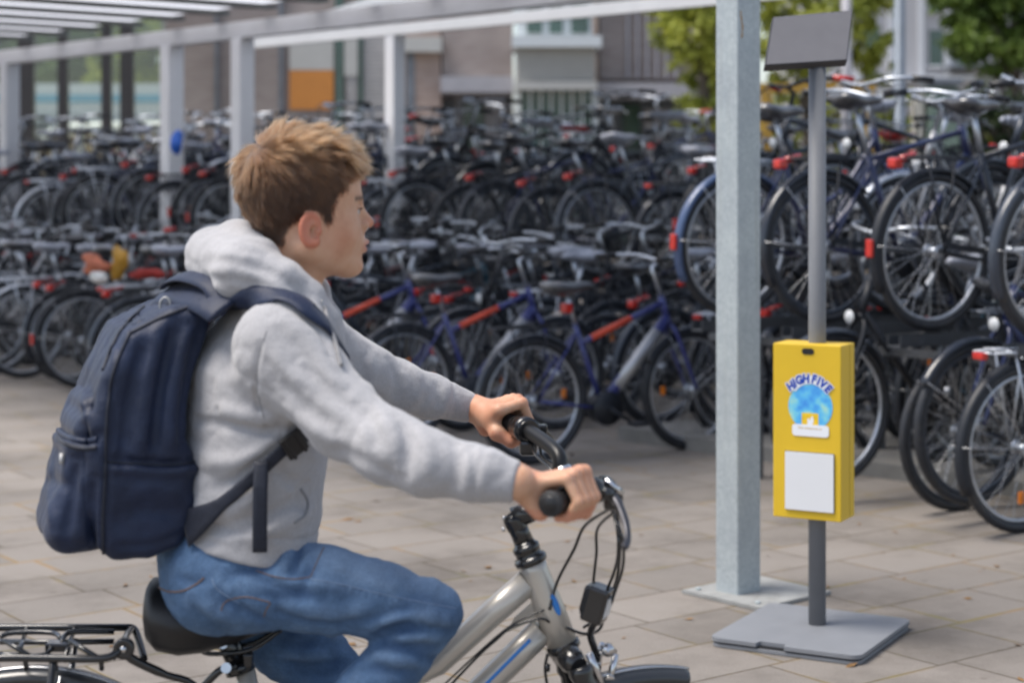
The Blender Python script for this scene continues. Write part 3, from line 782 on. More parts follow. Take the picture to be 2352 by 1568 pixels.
def wheel_meshes(Rw, key, rimmat, tw=0.021):
    t = MB().use(m_tyre); t.ring((0, 0, 0), Rw-tw, tw, n=44, k=8)
    tyre = t.mesh('tyre_'+key)
    r = MB().use(rimmat); r.ring((0, 0, 0), Rw-2*tw-0.006, 0.0095, n=44, k=6)
    r.use(m_alu); r.cyl((0, -0.04, 0), (0, 0.04, 0), 0.019, 10); r.lathe((0, 0, 0), [(-0.034, .008), (-0.034, .031), (-0.030, .031), (-0.03, .012), (0.03, .012), (0.03, .031), (0.034, .031), (0.034, .008)], (0, 1, 0), 12)
    r.use(m_steel)
    rr_ = Rw-2*tw-0.01
    for i in range(32):
        a = 2*math.pi*i/32; s_ = 1 if i % 2 else -1; b2 = a+(0.55 if (i//2) % 2 else -0.55)
        r.tube([(0.028*math.cos(b2), s_*0.031, 0.028*math.sin(b2)), (rr_*math.cos(a), 0, rr_*math.sin(a))], 0.0013, 3, caps=False)
    return tyre, r.mesh('rim_'+key)

def sadmesh(m, s=1.0, name='saddle'):
    """saddle, nose towards +x, origin on top of the seat post"""
    secs = [(-0.135, 0.030, 0.010, 0.052), (-0.125, 0.075, 0.022, 0.055), (-0.09, 0.092, 0.034, 0.050), (-0.04, 0.080, 0.034, 0.040), (0.02, 0.048, 0.028, 0.036), (0.08, 0.026, 0.022, 0.038), (0.125, 0.019, 0.017, 0.036), (0.143, 0.010, 0.008, 0.032)]
    mb = MB().use(m); vs = []; n = 14
    for x, w_, h_, z in secs:
        for k in range(n):
            a = 2*math.pi*k/n
            zz = math.sin(a)*h_; 
            if zz < 0: zz *= 1.2
            vs.append((x*s, math.cos(a)*w_*s, (z+zz-0.012*math.exp(-(math.cos(a)/.35)**2)*(x < 0.03))*s))
    fs = []
    for i in range(len(secs)-1):
        for k in range(n):
            l = (k+1) % n; fs.append((i*n+k, i*n+l, (i+1)*n+l, (i+1)*n+k))
    fs.append(list(range(n))[::-1]); fs.append([(len(secs)-1)*n+k for k in range(n)])
    mb._add(vs, fs, True)
    mb.use(m_steel)
    for sd_ in (-1, 1):
        mb.tube([(-0.09*s, sd_*0.03*s, 0.03*s), (-0.05*s, sd_*0.022*s, 0.002), (0.03*s, sd_*0.022*s, 0.002), (0.09*s, sd_*0.01*s, 0.03*s)], 0.0035, 6)
    return mb.mesh(name)

def make_bike(name, label, sp):
    """sp: dict of the kind's dimensions and colours. Origin on the ground under the rear axle; points to +x"""
    t = thing(name, label, 'bicycle')
    fm = sp['frame']; Rw = sp.get('Rw', 0.34); wb = sp.get('wb', 1.06)
    sh_ = sp.get('saddle_h', 0.93); style = sp.get('style', 'classic')
    RA_ = Vector((0, 0, Rw)); FA = Vector((wb, 0, Rw)); BB = Vector((0.45, 0, 0.275))
    st = Vector((0.27, 0, 0.76*sp.get('fs', 1)))                      # seat tube top
    HT = Vector((wb-0.215, 0, 0.90*sp.get('fs', 1))); HB = Vector((wb-0.165, 0, 0.755*sp.get('fs', 1)))
    f = MB().use(fm)
    def lerp(a, b, q): return a+(b-a)*q
    dt = sp.get('dt', 0.018)
    f.tube([BB, st], 0.0155, 8)
    f.tube([HT, HB], 0.019, 10)
    if style == 'classic':
        f.tube([lerp(HT, HB, .18), lerp(st, BB, 0.04)], 0.014, 8)
        f.tube([lerp(HT, HB, .88), BB], dt, 8)
    elif style == 'step':
        f.tube(spline([HB, lerp(HB, BB, .45)+Vector((0, 0, -.045)), BB], 5), dt, 8)
        f.tube(spline([lerp(HT, HB, .3), lerp(HT, BB, .5)+Vector((0, 0, .0)), lerp(st, BB, .55)], 5), 0.013, 8)
    else:   # e-bike: slanting top tube, thick battery down tube
        f.tube([lerp(HT, HB, .25), lerp(st, BB, 0.22)], 0.017, 8)
        f.tube([lerp(HT, HB, .85), BB+Vector((.01, 0, .02))], 0.030, 10)
    for s_ in (-1, 1):
        y = s_*0.055
        f.tube([BB+Vector((-.02, s_*.03, 0)), RA_+Vector((0, y, 0))], 0.009, 6)
        f.tube([st+Vector((0, s_*.012, -.05)), RA_+Vector((0, y, 0))], 0.0075, 6)
    f.build('frame', None, t)
    if style == 'ebike':
        g = MB().use(m_silver); a = lerp(lerp(HT, HB, .85), BB, .16); b = lerp(lerp(HT, HB, .85), BB, .78)
        g.tube([a, b], 0.0345, 10); g.build('battery', None, t)
        g = MB().use(m_orred); a = lerp(lerp(HT, HB, .25), lerp(st, BB, .22), .40); b = lerp(lerp(HT, HB, .25), lerp(st, BB, .22), .88)
        g.tube([a, b], 0.0195, 8); g.build('decal_band', None, t)
        g = MB().use(m_blackm); g.lathe(BB, [(-.06, .02), (-.06, .075), (-.03, .085), (.03, .085), (.06, .075), (.06, .02)], (0, 1, 0), 16); g.build('motor', None, t)
    # fork
    f = MB().use(sp.get('fork', fm)); cr = HB+Vector((.008, 0, -.025))
    f.cyl(HB, cr, 0.02, 8)
    for s_ in (-1, 1):
        f.tube(spline([cr+Vector((0, s_*.02, 0)), cr+Vector((.02, s_*.05, -.05)), lerp(cr, FA, .6)+Vector((.0, s_*.052, 0)), FA+Vector((0, s_*.052, 0))], 3), [0.013]*3+[.012]*3+[.011]*3+[.009], 6)
    f.build('fork', None, t)
    # wheels
    for c in (RA_, FA):
        w_ = addmesh('wheel', sp['tyre'], t); w_.location = c; w_.rotation_euler = (0, random.uniform(0, 6), 0)
        addmesh('rim', sp['rim'], w_)
    # fenders
    if sp.get('fender'):
        for c, a0, a1 in ((RA_, -28, 138), (FA, 28, 150)):
            q = MB().use(sp['fender']); pr_ = []
            rF = Rw+0.016
            vs = []; n = 22
            for i in range(n+1):
                an = R(a0+(a1-a0)*i/n); ca, sa = -math.cos(an), math.sin(an)
                if c is FA: ca = ca
                for dy, dr in ((-.028, -.016), (-.018, .0), (0, .005), (.018, .0), (.028, -.016)):
                    vs.append((c.x+ca*(rF+dr), dy, c.z+sa*(rF+dr)))
            fs = [(i*5+k, i*5+k+1, i*5+k+6, i*5+k+5) for i in range(n) for k in range(4)]
            q._add(vs, fs, True)
            q.use(m_steel)
            for an in ((5, 50) if c is RA_ else (60, 148)):
                for s_ in (-1, 1):
                    q.tube([c+Vector((0, s_*.05, 0)), c+Vector((-math.cos(R(an))*rF, s_*.03, math.sin(R(an))*rF))], 0.0022, 4)
            me = q.mesh('fender'); md = addmesh('fender', me, t)
            so = md.modifiers.new('thick', 'SOLIDIFY'); so.thickness = 0.002
    # carrier
    if sp.get('carrier', True):
        q = MB().use(sp.get('carmat', m_blackm)); zt = Rw*2+0.055
        for s_ in (-1, 1):
            q.tube([(-.22, s_*.055, zt), (.16, s_*.055, zt), (.22, s_*.03, zt+.01)], 0.006, 6)
            q.tube([(-.10, s_*.055, zt), (0, s_*.065, Rw)], 0.0055, 6); q.tube([(.06, s_*.055, zt), (0, s_*.065, Rw)], 0.0055, 6)
        for xx in (-.22, -.1, .02, .14): q.tube([(xx, -.055, zt), (xx, .055, zt)], 0.005, 6)
        q.tube([(-.2, -.02, zt+.012), (.12, -.02, zt+.012)], .004, 5); q.tube([(-.2, .02, zt+.012), (.12, .02, zt+.012)], .004, 5)
        q.build('carrier', None, t)
    if sp.get('smalltail'):
        zt = Rw*2+.055; q = MB().use(m_redlens); q.box((-.238, 0, zt-.012), (.03, .06, .03), bev=.006); q.build('tail_light', None, t)
    if sp.get('bigtail'):
        q = MB().use(m_redlens); q.box((-.236, 0, Rw*2+.035), (.05, .056, .046), bev=.012); q.tube([(-.21, 0, Rw*2+.05), (-.12, 0, Rw*2+.072)], [.017, .010], 8); q.build('tail_light', None, t)
    an = R(-4); rF = Rw+.03
    if sp.get('reflector'):
        q = MB().use(m_redlens); q.box((-math.cos(an)*rF, 0, Rw+.02), (.016, .038, .075), bev=.005); q.build('reflector', None, t)
    if sp.get('spoke'):
        for c, r_ in ((RA_, .2), (FA, .2)):
            an = random.uniform(0, 6.28); MB().use(m_orlens).box((c.x+r_*math.cos(an), 0, c.z+r_*math.sin(an)), (.03, .012, .05), bev=.004).build('spoke_reflector', None, t)
    # seat post + saddle
    sx = st.x-(sh_-st.z)*0.30
    q = MB().use(m_alu); q.tube([st, (sx, 0, sh_)], 0.0125, 8); q.build('seat_post', None, t)
    so_ = addmesh('saddle', sp['saddle'], t); so_.location = (sx+.01, 0, sh_); so_.rotation_euler = (0, R(-3), 0)
    if sp.get('post_light'):
        q = MB().use(m_redlens); q.box((sx-.005, 0, sh_-.07), (.05, .06, .055), bev=.01); q.build('tail_light', None, t)
    # handlebar + stem + grips
    bh = sp.get('bar_h', 1.06); hb = HT+(HT-HB)*1.0
    q = MB().use(sp.get('barmat', m_alu))
    top = HT+(HT-HB).normalized()*(max(.02, bh-HT.z-.03))
    q.tube([HT, top, top+Vector((.05, 0, .03))], [.0125, .0125, .012], 8)
    c = top+Vector((.05, 0, .03)); c.z = bh-.01
    sw = sp.get('sweep', .15)
    for s_ in (-1, 1):
        q.tube(spline([c, c+Vector((.0, s_*.08, .012)), c+Vector((-.03, s_*.17, .03)), c+Vector((-sw*.7, s_*.25, .03)), c+Vector((-sw-.05, s_*.295, .02))], 4), 0.0112, 7)
        q.tube([c+Vector((-.0, s_*.16, .01)), c+Vector((-.02, s_*.25, -.01))], .005, 5)
    q.build('handlebar', None, t)
    for s_ in (-1, 1):
        q = MB().use(sp.get('grip', m_black)); q.tube([c+Vector((-sw*.72, s_*.252, .03)), c+Vector((-sw-.06, s_*.302, .019))], 0.0165, 8); q.build('grip', None, t)
    # brake cables, bell and lamp
    q = MB().use(m_black)
    q.tube(spline([c+Vector((-.02, .2, .02)), c+Vector((.1, .08, .02)), HB+Vector((.05, .02, .06)), HB+Vector((.03, .03, -.1))], 5), .0028, 5)
    q.tube(spline([c+Vector((-.02, -.2, .02)), c+Vector((.09, -.05, -.01)), HB+Vector((.03, -.02, .05)), HB+Vector((-.1, -.02, -.08))], 5), .0028, 5)
    q.build('cable', None, t)
    q = MB().use(m_blackm); lp = HB+Vector((.07, 0, -.01))
    q.lathe(lp, [(-.045, .008), (-.04, .022), (0, .031)], (1, 0, 0), 12); q.use(m_lamp); q.lathe(lp, [(0, .030), (.008, .022), (.01, .0)], (1, 0, 0), 12)
    q.build('headlight', None, t)
    # chain set and guard
    q = MB().use(m_blackm); q.lathe(BB, [(-.062, .0), (-.062, .095), (-.058, .095), (-.058, .0)], (0, 1, 0), 22) if style != 'guard' else None
    ca = R(sp.get('crank', 200)); d = Vector((math.cos(ca), 0, math.sin(ca)))
    q.tube([BB+Vector((0, -.075, 0)), BB+d*.17+Vector((0, -.085, 0))], [.014, .009], 6); q.tube([BB+Vector((0, .075, 0)), BB-d*.17+Vector((0, .085, 0))], [.014, .009], 6)
    q.tube([BB+Vector((0, -.075, 0)), BB+Vector((0, .075, 0))], .016, 8)
    q.build('crank', None, t)
    for s_, e in ((-1, 1), (1, -1)):
        q = MB().use(m_blackm); q.box(BB+d*.17*e+Vector((0, s_*.135, 0)), (.09, .085, .022), bev=.006); q.build('pedal', None, t)
    if sp.get('guard', True):
        q = MB().use(m_blackm)
        pts = [(BB.x-.06, 0, BB.z+.055), (BB.x+.04, 0, BB.z+.08), (BB.x+.08, 0, BB.z+.03), (BB.x+.06, 0, BB.z+.022), (BB.x+.02, 0, BB.z+.045), (BB.x-.06, 0, BB.z+.028), (.0, 0, Rw+.018), (-.02, 0, Rw+.03), (0, 0, Rw+.046)]
        q.poly([(a, -.078, b) for a, _, b in pts], (0, .012, 0)); q.build('chain_guard', None, t)
    if sp.get('extra'): sp['extra'](t, c, Rw)
    return t

WT = {'a': wheel_meshes(0.34, 'large', m_alu), 'b': wheel_meshes(0.34, 'large_black', m_darkgrey), 'c': wheel_meshes(0.345, 'wide', m_alu, 0.026)}
SA = sadmesh(m_saddle); SB = sadmesh(m_saddleg); SC = sadmesh(m_saddle, 1.12); SD = sadmesh(m_saddleg, 1.1); SR = sadmesh(m_redp, 1.0)
def K_(**k):
    d = dict(saddle=SA, tyre=WT['a'][0], rim=WT['a'][1]); wk = k.pop('wheels', 'a'); d['tyre'], d['rim'] = WT[wk]; d.update(k); return d
def basket(t, c, Rw):
    q = MB().use(m_blackm); o_ = c+Vector((.14, 0, -.02))
    for z, s_ in ((0, 1.0), (-.07, .92), (-.14, .84), (-.21, .78)):
        q.tube([o_+Vector((x*s_, y*s_, z)) for x, y in ((-.13, -.17), (.13, -.17), (.13, .17), (-.13, .17))], .004, 5, closed=True)
    for i in range(9):
        for sx in (-1, 1):
            y = -.17+.34*i/8; q.tube([o_+Vector((sx*.13, y, 0)), o_+Vector((sx*.10, y*.78, -.21)), o_+Vector((0, y*.78, -.21))], .0022, 4)
    for i in range(7):
        for sy in (-1, 1):
            x = -.13+.26*i/6; q.tube([o_+Vector((x, sy*.17, 0)), o_+Vector((x*.78, sy*.132, -.21))], .0022, 4)
    q.build('basket', None, t)
PROTO = {}
KINDS = {
 'black classic': K_(frame=m_blackp, fender=m_blackm, style='classic', bigtail=True, carrier=True, saddle=SA, crank=210, reflector=True),
 'black step-through': K_(frame=m_blackm, fender=m_blackm, style='step', saddle=SC, smalltail=True, spoke=True, bar_h=1.10, sweep=.2, crank=160, carmat=m_alu),
 'graphite': K_(frame=m_darkgrey, fender=m_darkgrey, style='classic', saddle=SB, bigtail=True, wheels='c', crank=250, saddle_h=.96),
 'navy': K_(frame=m_darkblue, fender=m_blackp, style='classic', saddle=SA, crank=300, grip=m_blackm, wheels='b', bigtail=True, saddle_h=.97),
 'blue electric': K_(frame=m_ebblue, fender=m_blackp, style='ebike', saddle=SC, carmat=m_blackm, post_light=True, bar_h=1.08, sweep=.17, wheels='c', crank=330, spoke=True, saddle_h=.90, guard=False, fs=.97),
 'fenderless dark': K_(frame=m_blackp, style='classic', saddle=SA, carrier=False, wheels='b', sweep=.03, bar_h=1.0, guard=False, crank=20, dt=.022),
 'silver': K_(frame=m_silver, fender=m_alu, style='step', saddle=SB, crank=120, carmat=m_alu, smalltail=True, reflector=True),
 'petrol blue': K_(frame=m_teal, fender=m_blackm, style='classic', saddle=SA, crank=80, spoke=True),
 'blue fendered': K_(frame=m_darkblue, fender=m_bluef, style='step', saddle=SC, crank=190, carmat=m_alu, reflector=True),
 'black basket': K_(frame=m_blackm, fender=m_blackp, style='step', saddle=SB, crank=10, extra=basket, smalltail=True),
 'red': K_(frame=m_redp, fender=m_blackm, style='step', saddle=SA, crank=45, carmat=m_alu),
 'black commuter': K_(frame=m_blackm, fender=m_darkgrey, style='classic', saddle=SD, crank=135, smalltail=True, sweep=.22, bar_h=1.12, carmat=m_alu),
 'red saddled': K_(frame=m_blackm, fender=m_blackp, style='classic', saddle=SR, crank=135, smalltail=True),
 'red gripped': K_(frame=m_blackp, fender=m_blackp, style='classic', saddle=SB, crank=60, grip=m_redlens, barmat=m_blackm, bigtail=True),
}
def kids(o): return [c for c in bpy.data.objects if c.parent == o]
def copy_tree(root, cache={}):
    if root.name not in cache:
        cache[root.name] = [(ch, [g for g in kids(ch)]) for ch in kids(root)]
    r = root.copy(); COL.objects.link(r)
    for ch, gs in cache[root.name]:
        c = ch.copy(); COL.objects.link(c); c.parent = r
        for g in gs:
            d = g.copy(); COL.objects.link(d); d.parent = c
    return r
NAMES = {'blue electric': 'electric_bicycle'}
USED = set()
def get_bike(kind):
    nm = NAMES.get(kind, 'bicycle')
    if kind not in PROTO:
        PROTO[kind] = make_bike(nm, kind, KINDS[kind])
    if kind not in USED:
        USED.add(kind); return PROTO[kind]
    return copy_tree(PROTO[kind])
ALLB = []
def put_bike(kind, pos, z=0.0, flip=False, jit=0.04, group=None, lean=None, row='', scale=1.0, yaw=None):
    # keep only what the camera (or one a step aside) could see
    cxx = pos.x+HEAD.x*.5*(-1 if flip else 1); cyy = pos.y+HEAD.y*.5*(-1 if flip else 1)
    b = None
    if pos.y < 2 or abs(cxx/max(cyy, .1)) > 0.375: return None
    b = get_bike(kind)
    b.location = (pos.x+random.uniform(-jit, jit), pos.y+random.uniform(-jit, jit), z)
    yw = HD+(math.pi if flip else 0)+R(random.uniform(-4, 4)) if yaw is None else yaw
    b.rotation_euler = (R(random.uniform(-6, 6) if lean is None else lean), 0, yw)
    b.scale = (scale,)*3
    b['group'] = group
    ALLB.append((b, kind, row)); return b

# line of rear-wheel contact points of the nearest rack (right), and of the long rack further back (middle and left)
O1 = Vector((1.765, 7.80, 0)); UPZ = 0.775
DU = Vector((-.77, .64, 0)).normalized(); U0 = Vector((1.35, 12.3, 0)); SPC = .43
mix1 = ['black classic', 'graphite', 'navy', 'black step-through', 'black basket', 'black commuter', 'fenderless dark', 'graphite', 'black commuter', 'black classic', 'silver', 'black step-through', 'graphite']
def kind_at(i, seed):
    rnd = random.Random(seed*977+i); return rnd.choice(mix1)
def sx_(p): return 1176+p.x/p.y*FPX
TRAYS = {}
def upper(kd, p, z, flip, row, group, jit=.05, lean=None):
    b = put_bike(kd, p, z, flip=flip, row=row, group=group, jit=jit, lean=lean)
    if b: TRAYS.setdefault(row, []).append((b.location.copy(), b.rotation_euler.z))
    return b
# right-hand rack, upper tier
up = {-1: 'graphite', 0: 'black classic', 1: 'navy', 2: 'blue fendered'}
for i in range(-3, 3):
    p = O1+ROW*(0.555*i)
    upper(up.get(i, kind_at(i, 1)), p+HEAD*.03, UPZ, False, 'right front upper', 'bicycles on the near upper rack at the right', jit=.012, lean=(2, -2, 3)[i % 3])
for rI, (off, fl, rn) in enumerate(((2.1, True, 'right second upper'), (3.3, False, 'right third upper'))):
    for i in range(-5, 9):
        p = O1+HEAD*off+ROW*(0.50*i+.2*rI)
        if sx_(p+HEAD*(-1.15 if fl else 0)) < 1590: continue
        kd = kind_at(i, 11+rI*3)
        if random.Random(i*7+rI).random() < .16: kd = ['red gripped', 'petrol blue', 'silver', 'red saddled'][(i+rI) % 4]
        upper(kd, p, UPZ+random.uniform(-.05, .12), fl, rn, 'bicycles on the upper racks at the right', jit=.08)
# long rack, upper tiers
for rI, (off, fl, rn, n0, n1, sp_) in enumerate(((0, False, 'long front upper', -9, 22, SPC), (1.75, True, 'long second upper', -8, 26, .43), (3.1, False, 'long third upper', -8, 24, .50))):
    for i in range(n0, n1):
        p = U0+HEAD*off+DU*(sp_*i+.13*rI)
        if rI == 0 and sx_(p) > 1800: continue
        if rI > 0 and sx_(p) > 1620: continue
        kd = kind_at(i, 31+rI*3)
        if rI == 0 and i % 2 == 0: kd = ['black classic', 'graphite', 'navy'][(i//2) % 3]
        if random.Random(i*5+rI).random() < .08: kd = ['red gripped', 'petrol blue', 'silver', 'red saddled'][(i+rI) % 4]
        upper(kd, p+HEAD*random.uniform(-.09, .09), UPZ+random.uniform(-.13, .08)+(0, .12, .24)[rI], fl, rn, 'bicycles on the long upper rack', jit=.06)
# long rack, lower tier
for i in range(-7, 24):
    p = U0+DU*(.5*i+.2)+HEAD*random.uniform(-.1, .2)
    put_bike(kind_at(i, 55), p, 0, row='long lower', group='bicycles in the long lower row', jit=.06)
# dark bicycles standing between the electric ones and the long rack
for i in range(-4, 9):
    p = Vector((.9, 10.6, 0))+ROW*(.5*i)
    put_bike(kind_at(i, 71), p, 0, row='middle lower', group='bicycles behind the electric ones', jit=.08, flip=(i % 3 == 1 and i > 0))
# electric ones by the middle
B0 = Vector((0.10, 9.15, 0))
for k in range(3): put_bike('blue electric', B0+ROW*(1.02*k), 0, jit=.01, lean=0, row='front lower', group='blue electric bicycles', scale=.93)
for i in range(5):
    p = Vector((.42, 9.0, 0))+ROW*(1.02*i-.51)+HEAD*1.35
    put_bike(['navy', 'black step-through', 'fenderless dark', 'black classic', 'petrol blue'][i], p, 0, row='front lower', group='bicycles in the front lower row', scale=.93)
put_bike('black step-through', G(2345, 1222), 0, jit=0, lean=1, row='front lower', group='bicycles in the front lower row')
put_bike('fenderless dark', G(2200, 1172), 0, jit=0, lean=3, row='front lower', group='bicycles in the front lower row')
put_bike('petrol blue', G(1960, 1120)+HEAD*.6, 0.075, jit=.02, row='front lower', group='bicycles in the front lower row')
put_bike('navy', G(1800, 1090)+HEAD*.9, 0.075, jit=.02, row='front lower', group='bicycles in the front lower row')
put_bike('fenderless dark', G(1930, 1090)+HEAD*1.9+ROW*.1, 0.075, jit=.02, flip=True, row='front lower', group='bicycles in the front lower row')
for i in range(9):
    if sx_(O1+HEAD*(1.0+.8*(i % 2)-(1.2 if i % 2 == 0 else 0))+ROW*(.32*i-.9)) < 1720: continue
    put_bike(kind_at(i, 91), O1+HEAD*(1.0+.8*(i % 2))+ROW*(.32*i-.9), 0.075, jit=.08, flip=(i % 2 == 0), row='right lower', group='bicycles under the near rack at the right')
LB = Vector((-2.02, 11.55, 0))
for i in range(-1, 14):
    p = LB+ROW*(0.42*i)
    kd = {0: 'red', 1: 'graphite', 2: 'black step-through', 3: 'black classic', 4: 'red gripped', 5: 'silver'}.get(i, kind_at(i, 5))
    put_bike(kd, p+HEAD*random.uniform(-.1, .1), 0, row='left lower', group='bicycles in the left lower row', scale=.97)
for i in range(-1, 12):
    put_bike(kind_at(i, 15), LB+HEAD*1.5+ROW*(0.5*i), 0, flip=(i % 2 == 0), row='left second lower', group='bicycles in the second left lower row', scale=.97)
# steel racks carrying the upper tiers: posts, cross rails and one gutter per bicycle
m_rack = mat('rack_steel', (.07, .075, .085), .5, .4, var=.25, vscale=5, dirt=.3)
for row, lst in TRAYS.items():
    if len(lst) < 2: continue
    ps = [l for l, _ in lst]; c0 = min(ps, key=lambda v: v.x); c1 = max(ps, key=lambda v: v.x)
    fl = 'second' in row; hv = HEAD*(-1 if fl else 1)
    rk = thing('bike_rack', 'steel two-tier rack carrying the %s row of bicycles' % row.replace(' upper', ' upper').replace('right', 'near right').replace('long', 'long'), 'bike rack', (c0.x, c0.y, 0))
    d_ = (c1-c0); d_.z = 0; L_ = d_.length; d_.normalize(); zt_ = UPZ-.12
    for off in (.15, .95): MB().bar(hv*off-d_*.3+Vector((0, 0, zt_)), hv*off+d_*(L_+.3)+Vector((0, 0, zt_)), .03, .035).build('rail', m_rack, rk)
    n = max(1, int(L_/2.2))
    for k in range(n+1):
        for off in (.15, .95): MB().box(hv*off+d_*(L_*k/n)+Vector((0, 0, (zt_-.018)/2)), (.045, .045, zt_-.018)).build('post', m_rack, rk)
    for l, yw in lst:
        a = Vector((l.x-c0.x, l.y-c0.y, l.z-.055)); h_ = Vector((math.cos(yw), math.sin(yw), 0)); sd_ = Vector((-h_.y, h_.x, 0)); q = MB()
        q.bar(a-h_*.22, a+h_*1.4, .075, .008)
        for s_ in (-1, 1): q.bar(a-h_*.22+sd_*(.036*s_)+Vector((0, 0, .024)), a+h_*1.4+sd_*(.036*s_)+Vector((0, 0, .024)), .005, .04)
        if l.z-.06 > zt_+.03: q.bar(a+h_*.15-Vector((0, 0, .004)), a+h_*.15+Vector((0, 0, zt_+.03-l.z+.055)), .03, .03, up=(1, 0, 0))
        q.build('gutter', m_rack, rk)
# ---------------------------------------------------------------- labels: kind, rack and place in its row
DESC = {'black classic': 'black bicycle with big tail light', 'black step-through': 'black step-through bicycle', 'graphite': 'graphite bicycle with pale grey saddle', 'navy': 'navy blue bicycle', 'blue electric': 'violet blue electric bicycle',
 'fenderless dark': 'dark bicycle without mudguards', 'silver': 'silver step-through bicycle', 'petrol blue': 'petrol blue bicycle', 'blue fendered': 'bicycle with bright blue mudguards', 'black basket': 'black bicycle with wire basket',
 'red': 'red step-through bicycle', 'red gripped': 'black bicycle with red handlebar grips', 'black commuter': 'black bicycle with wide grey saddle', 'red saddled': 'black bicycle with red saddle'}
ORD = 'first second third fourth fifth sixth seventh eighth ninth tenth eleventh twelfth thirteenth fourteenth fifteenth sixteenth seventeenth eighteenth nineteenth twentieth'.split()
rows = {}
for b, k, rw in ALLB: rows.setdefault((rw, k), []).append(b)
WH = {'right front upper': 'on the near upper rack', 'right second upper': 'on the near second rack', 'right third upper': 'on the near rearmost rack', 'long front upper': 'on the long upper rack', 'long second upper': 'on the long second upper rack', 'long third upper': 'on the long rearmost rack',
 'long lower': 'under the long rack', 'middle lower': 'behind the electric bicycles', 'front lower': 'in the front ground row', 'right lower': 'on the plinth', 'left lower': 'in the left ground row', 'left second lower': 'in the second left ground row'}
for (rw, k), bs in rows.items():
    bs.sort(key=lambda b: -b.location.x/b.location.y)
    for i, b in enumerate(bs):
        b['label'] = ('only ' if len(bs) == 1 else ORD[i]+' ')+DESC[k]+' '+WH[rw]+('' if len(bs) == 1 else ', from the right')
        b['category'] = 'bicycle'

# ---------------------------------------------------------------- bright odds and ends left on the bicycles at the left
m_red_c = mat('red_cloth', (.28, .025, .02), .8, var=.25, vscale=20); m_yel_c = mat('yellow_plastic', (.45, .24, .03), .45, var=.25, vscale=18); m_or_c = mat('orange_cloth', (.42, .13, .07), .7, var=.3, vscale=25); m_wh_c = mat('white_cloth', (.6, .6, .58), .8, var=.2)
# ================================================================ smooth implicit bodies -> one continuous mesh
def npv(p): return np.array([p[0], p[1], p[2]], float)
def rcone(P, a, b, ra, rb):
    a = npv(a); b = npv(b); ab = b-a; L2 = float(ab@ab)
    t = np.clip((P-a)@ab/L2, 0, 1)
    return np.linalg.norm(P-a-t[:, None]*ab, axis=1)-(ra+(rb-ra)*t)
def ell(P, c, r):
    q = P-npv(c); r = npv(r); k0 = np.linalg.norm(q/r, axis=1); k1 = np.linalg.norm(q/(r*r), axis=1)
    return k0*(k0-1.0)/np.maximum(k1, 1e-9)
def sph(P, c, r): return np.linalg.norm(P-npv(c), axis=1)-r
def smin(a, b, k):
    h = np.maximum(k-np.abs(a-b), 0)/k; return np.minimum(a, b)-h*h*k*.25
def smax(a, b, k): return -smin(-a, -b, k)
def chain(P, pts, rs, k=0.0):
    d = None
    for i in range(len(pts)-1):
        e = rcone(P, pts[i], pts[i+1], rs[i], rs[i+1]); d = e if d is None else (smin(d, e, k) if k > 0 else np.minimum(d, e))
    return d
def wob(P, s, seed=0):
    """cheap smooth noise, about -1..1"""
    a = P*s+seed*1.7
    return (np.sin(a[:, 0]*1.3+1.7*np.sin(a[:, 1]*1.1+seed))+np.sin(a[:, 1]*1.7+1.3*np.sin(a[:, 2]*.9))+np.sin(a[:, 2]*1.5+1.5*np.sin(a[:, 0]*1.2+2)))/3
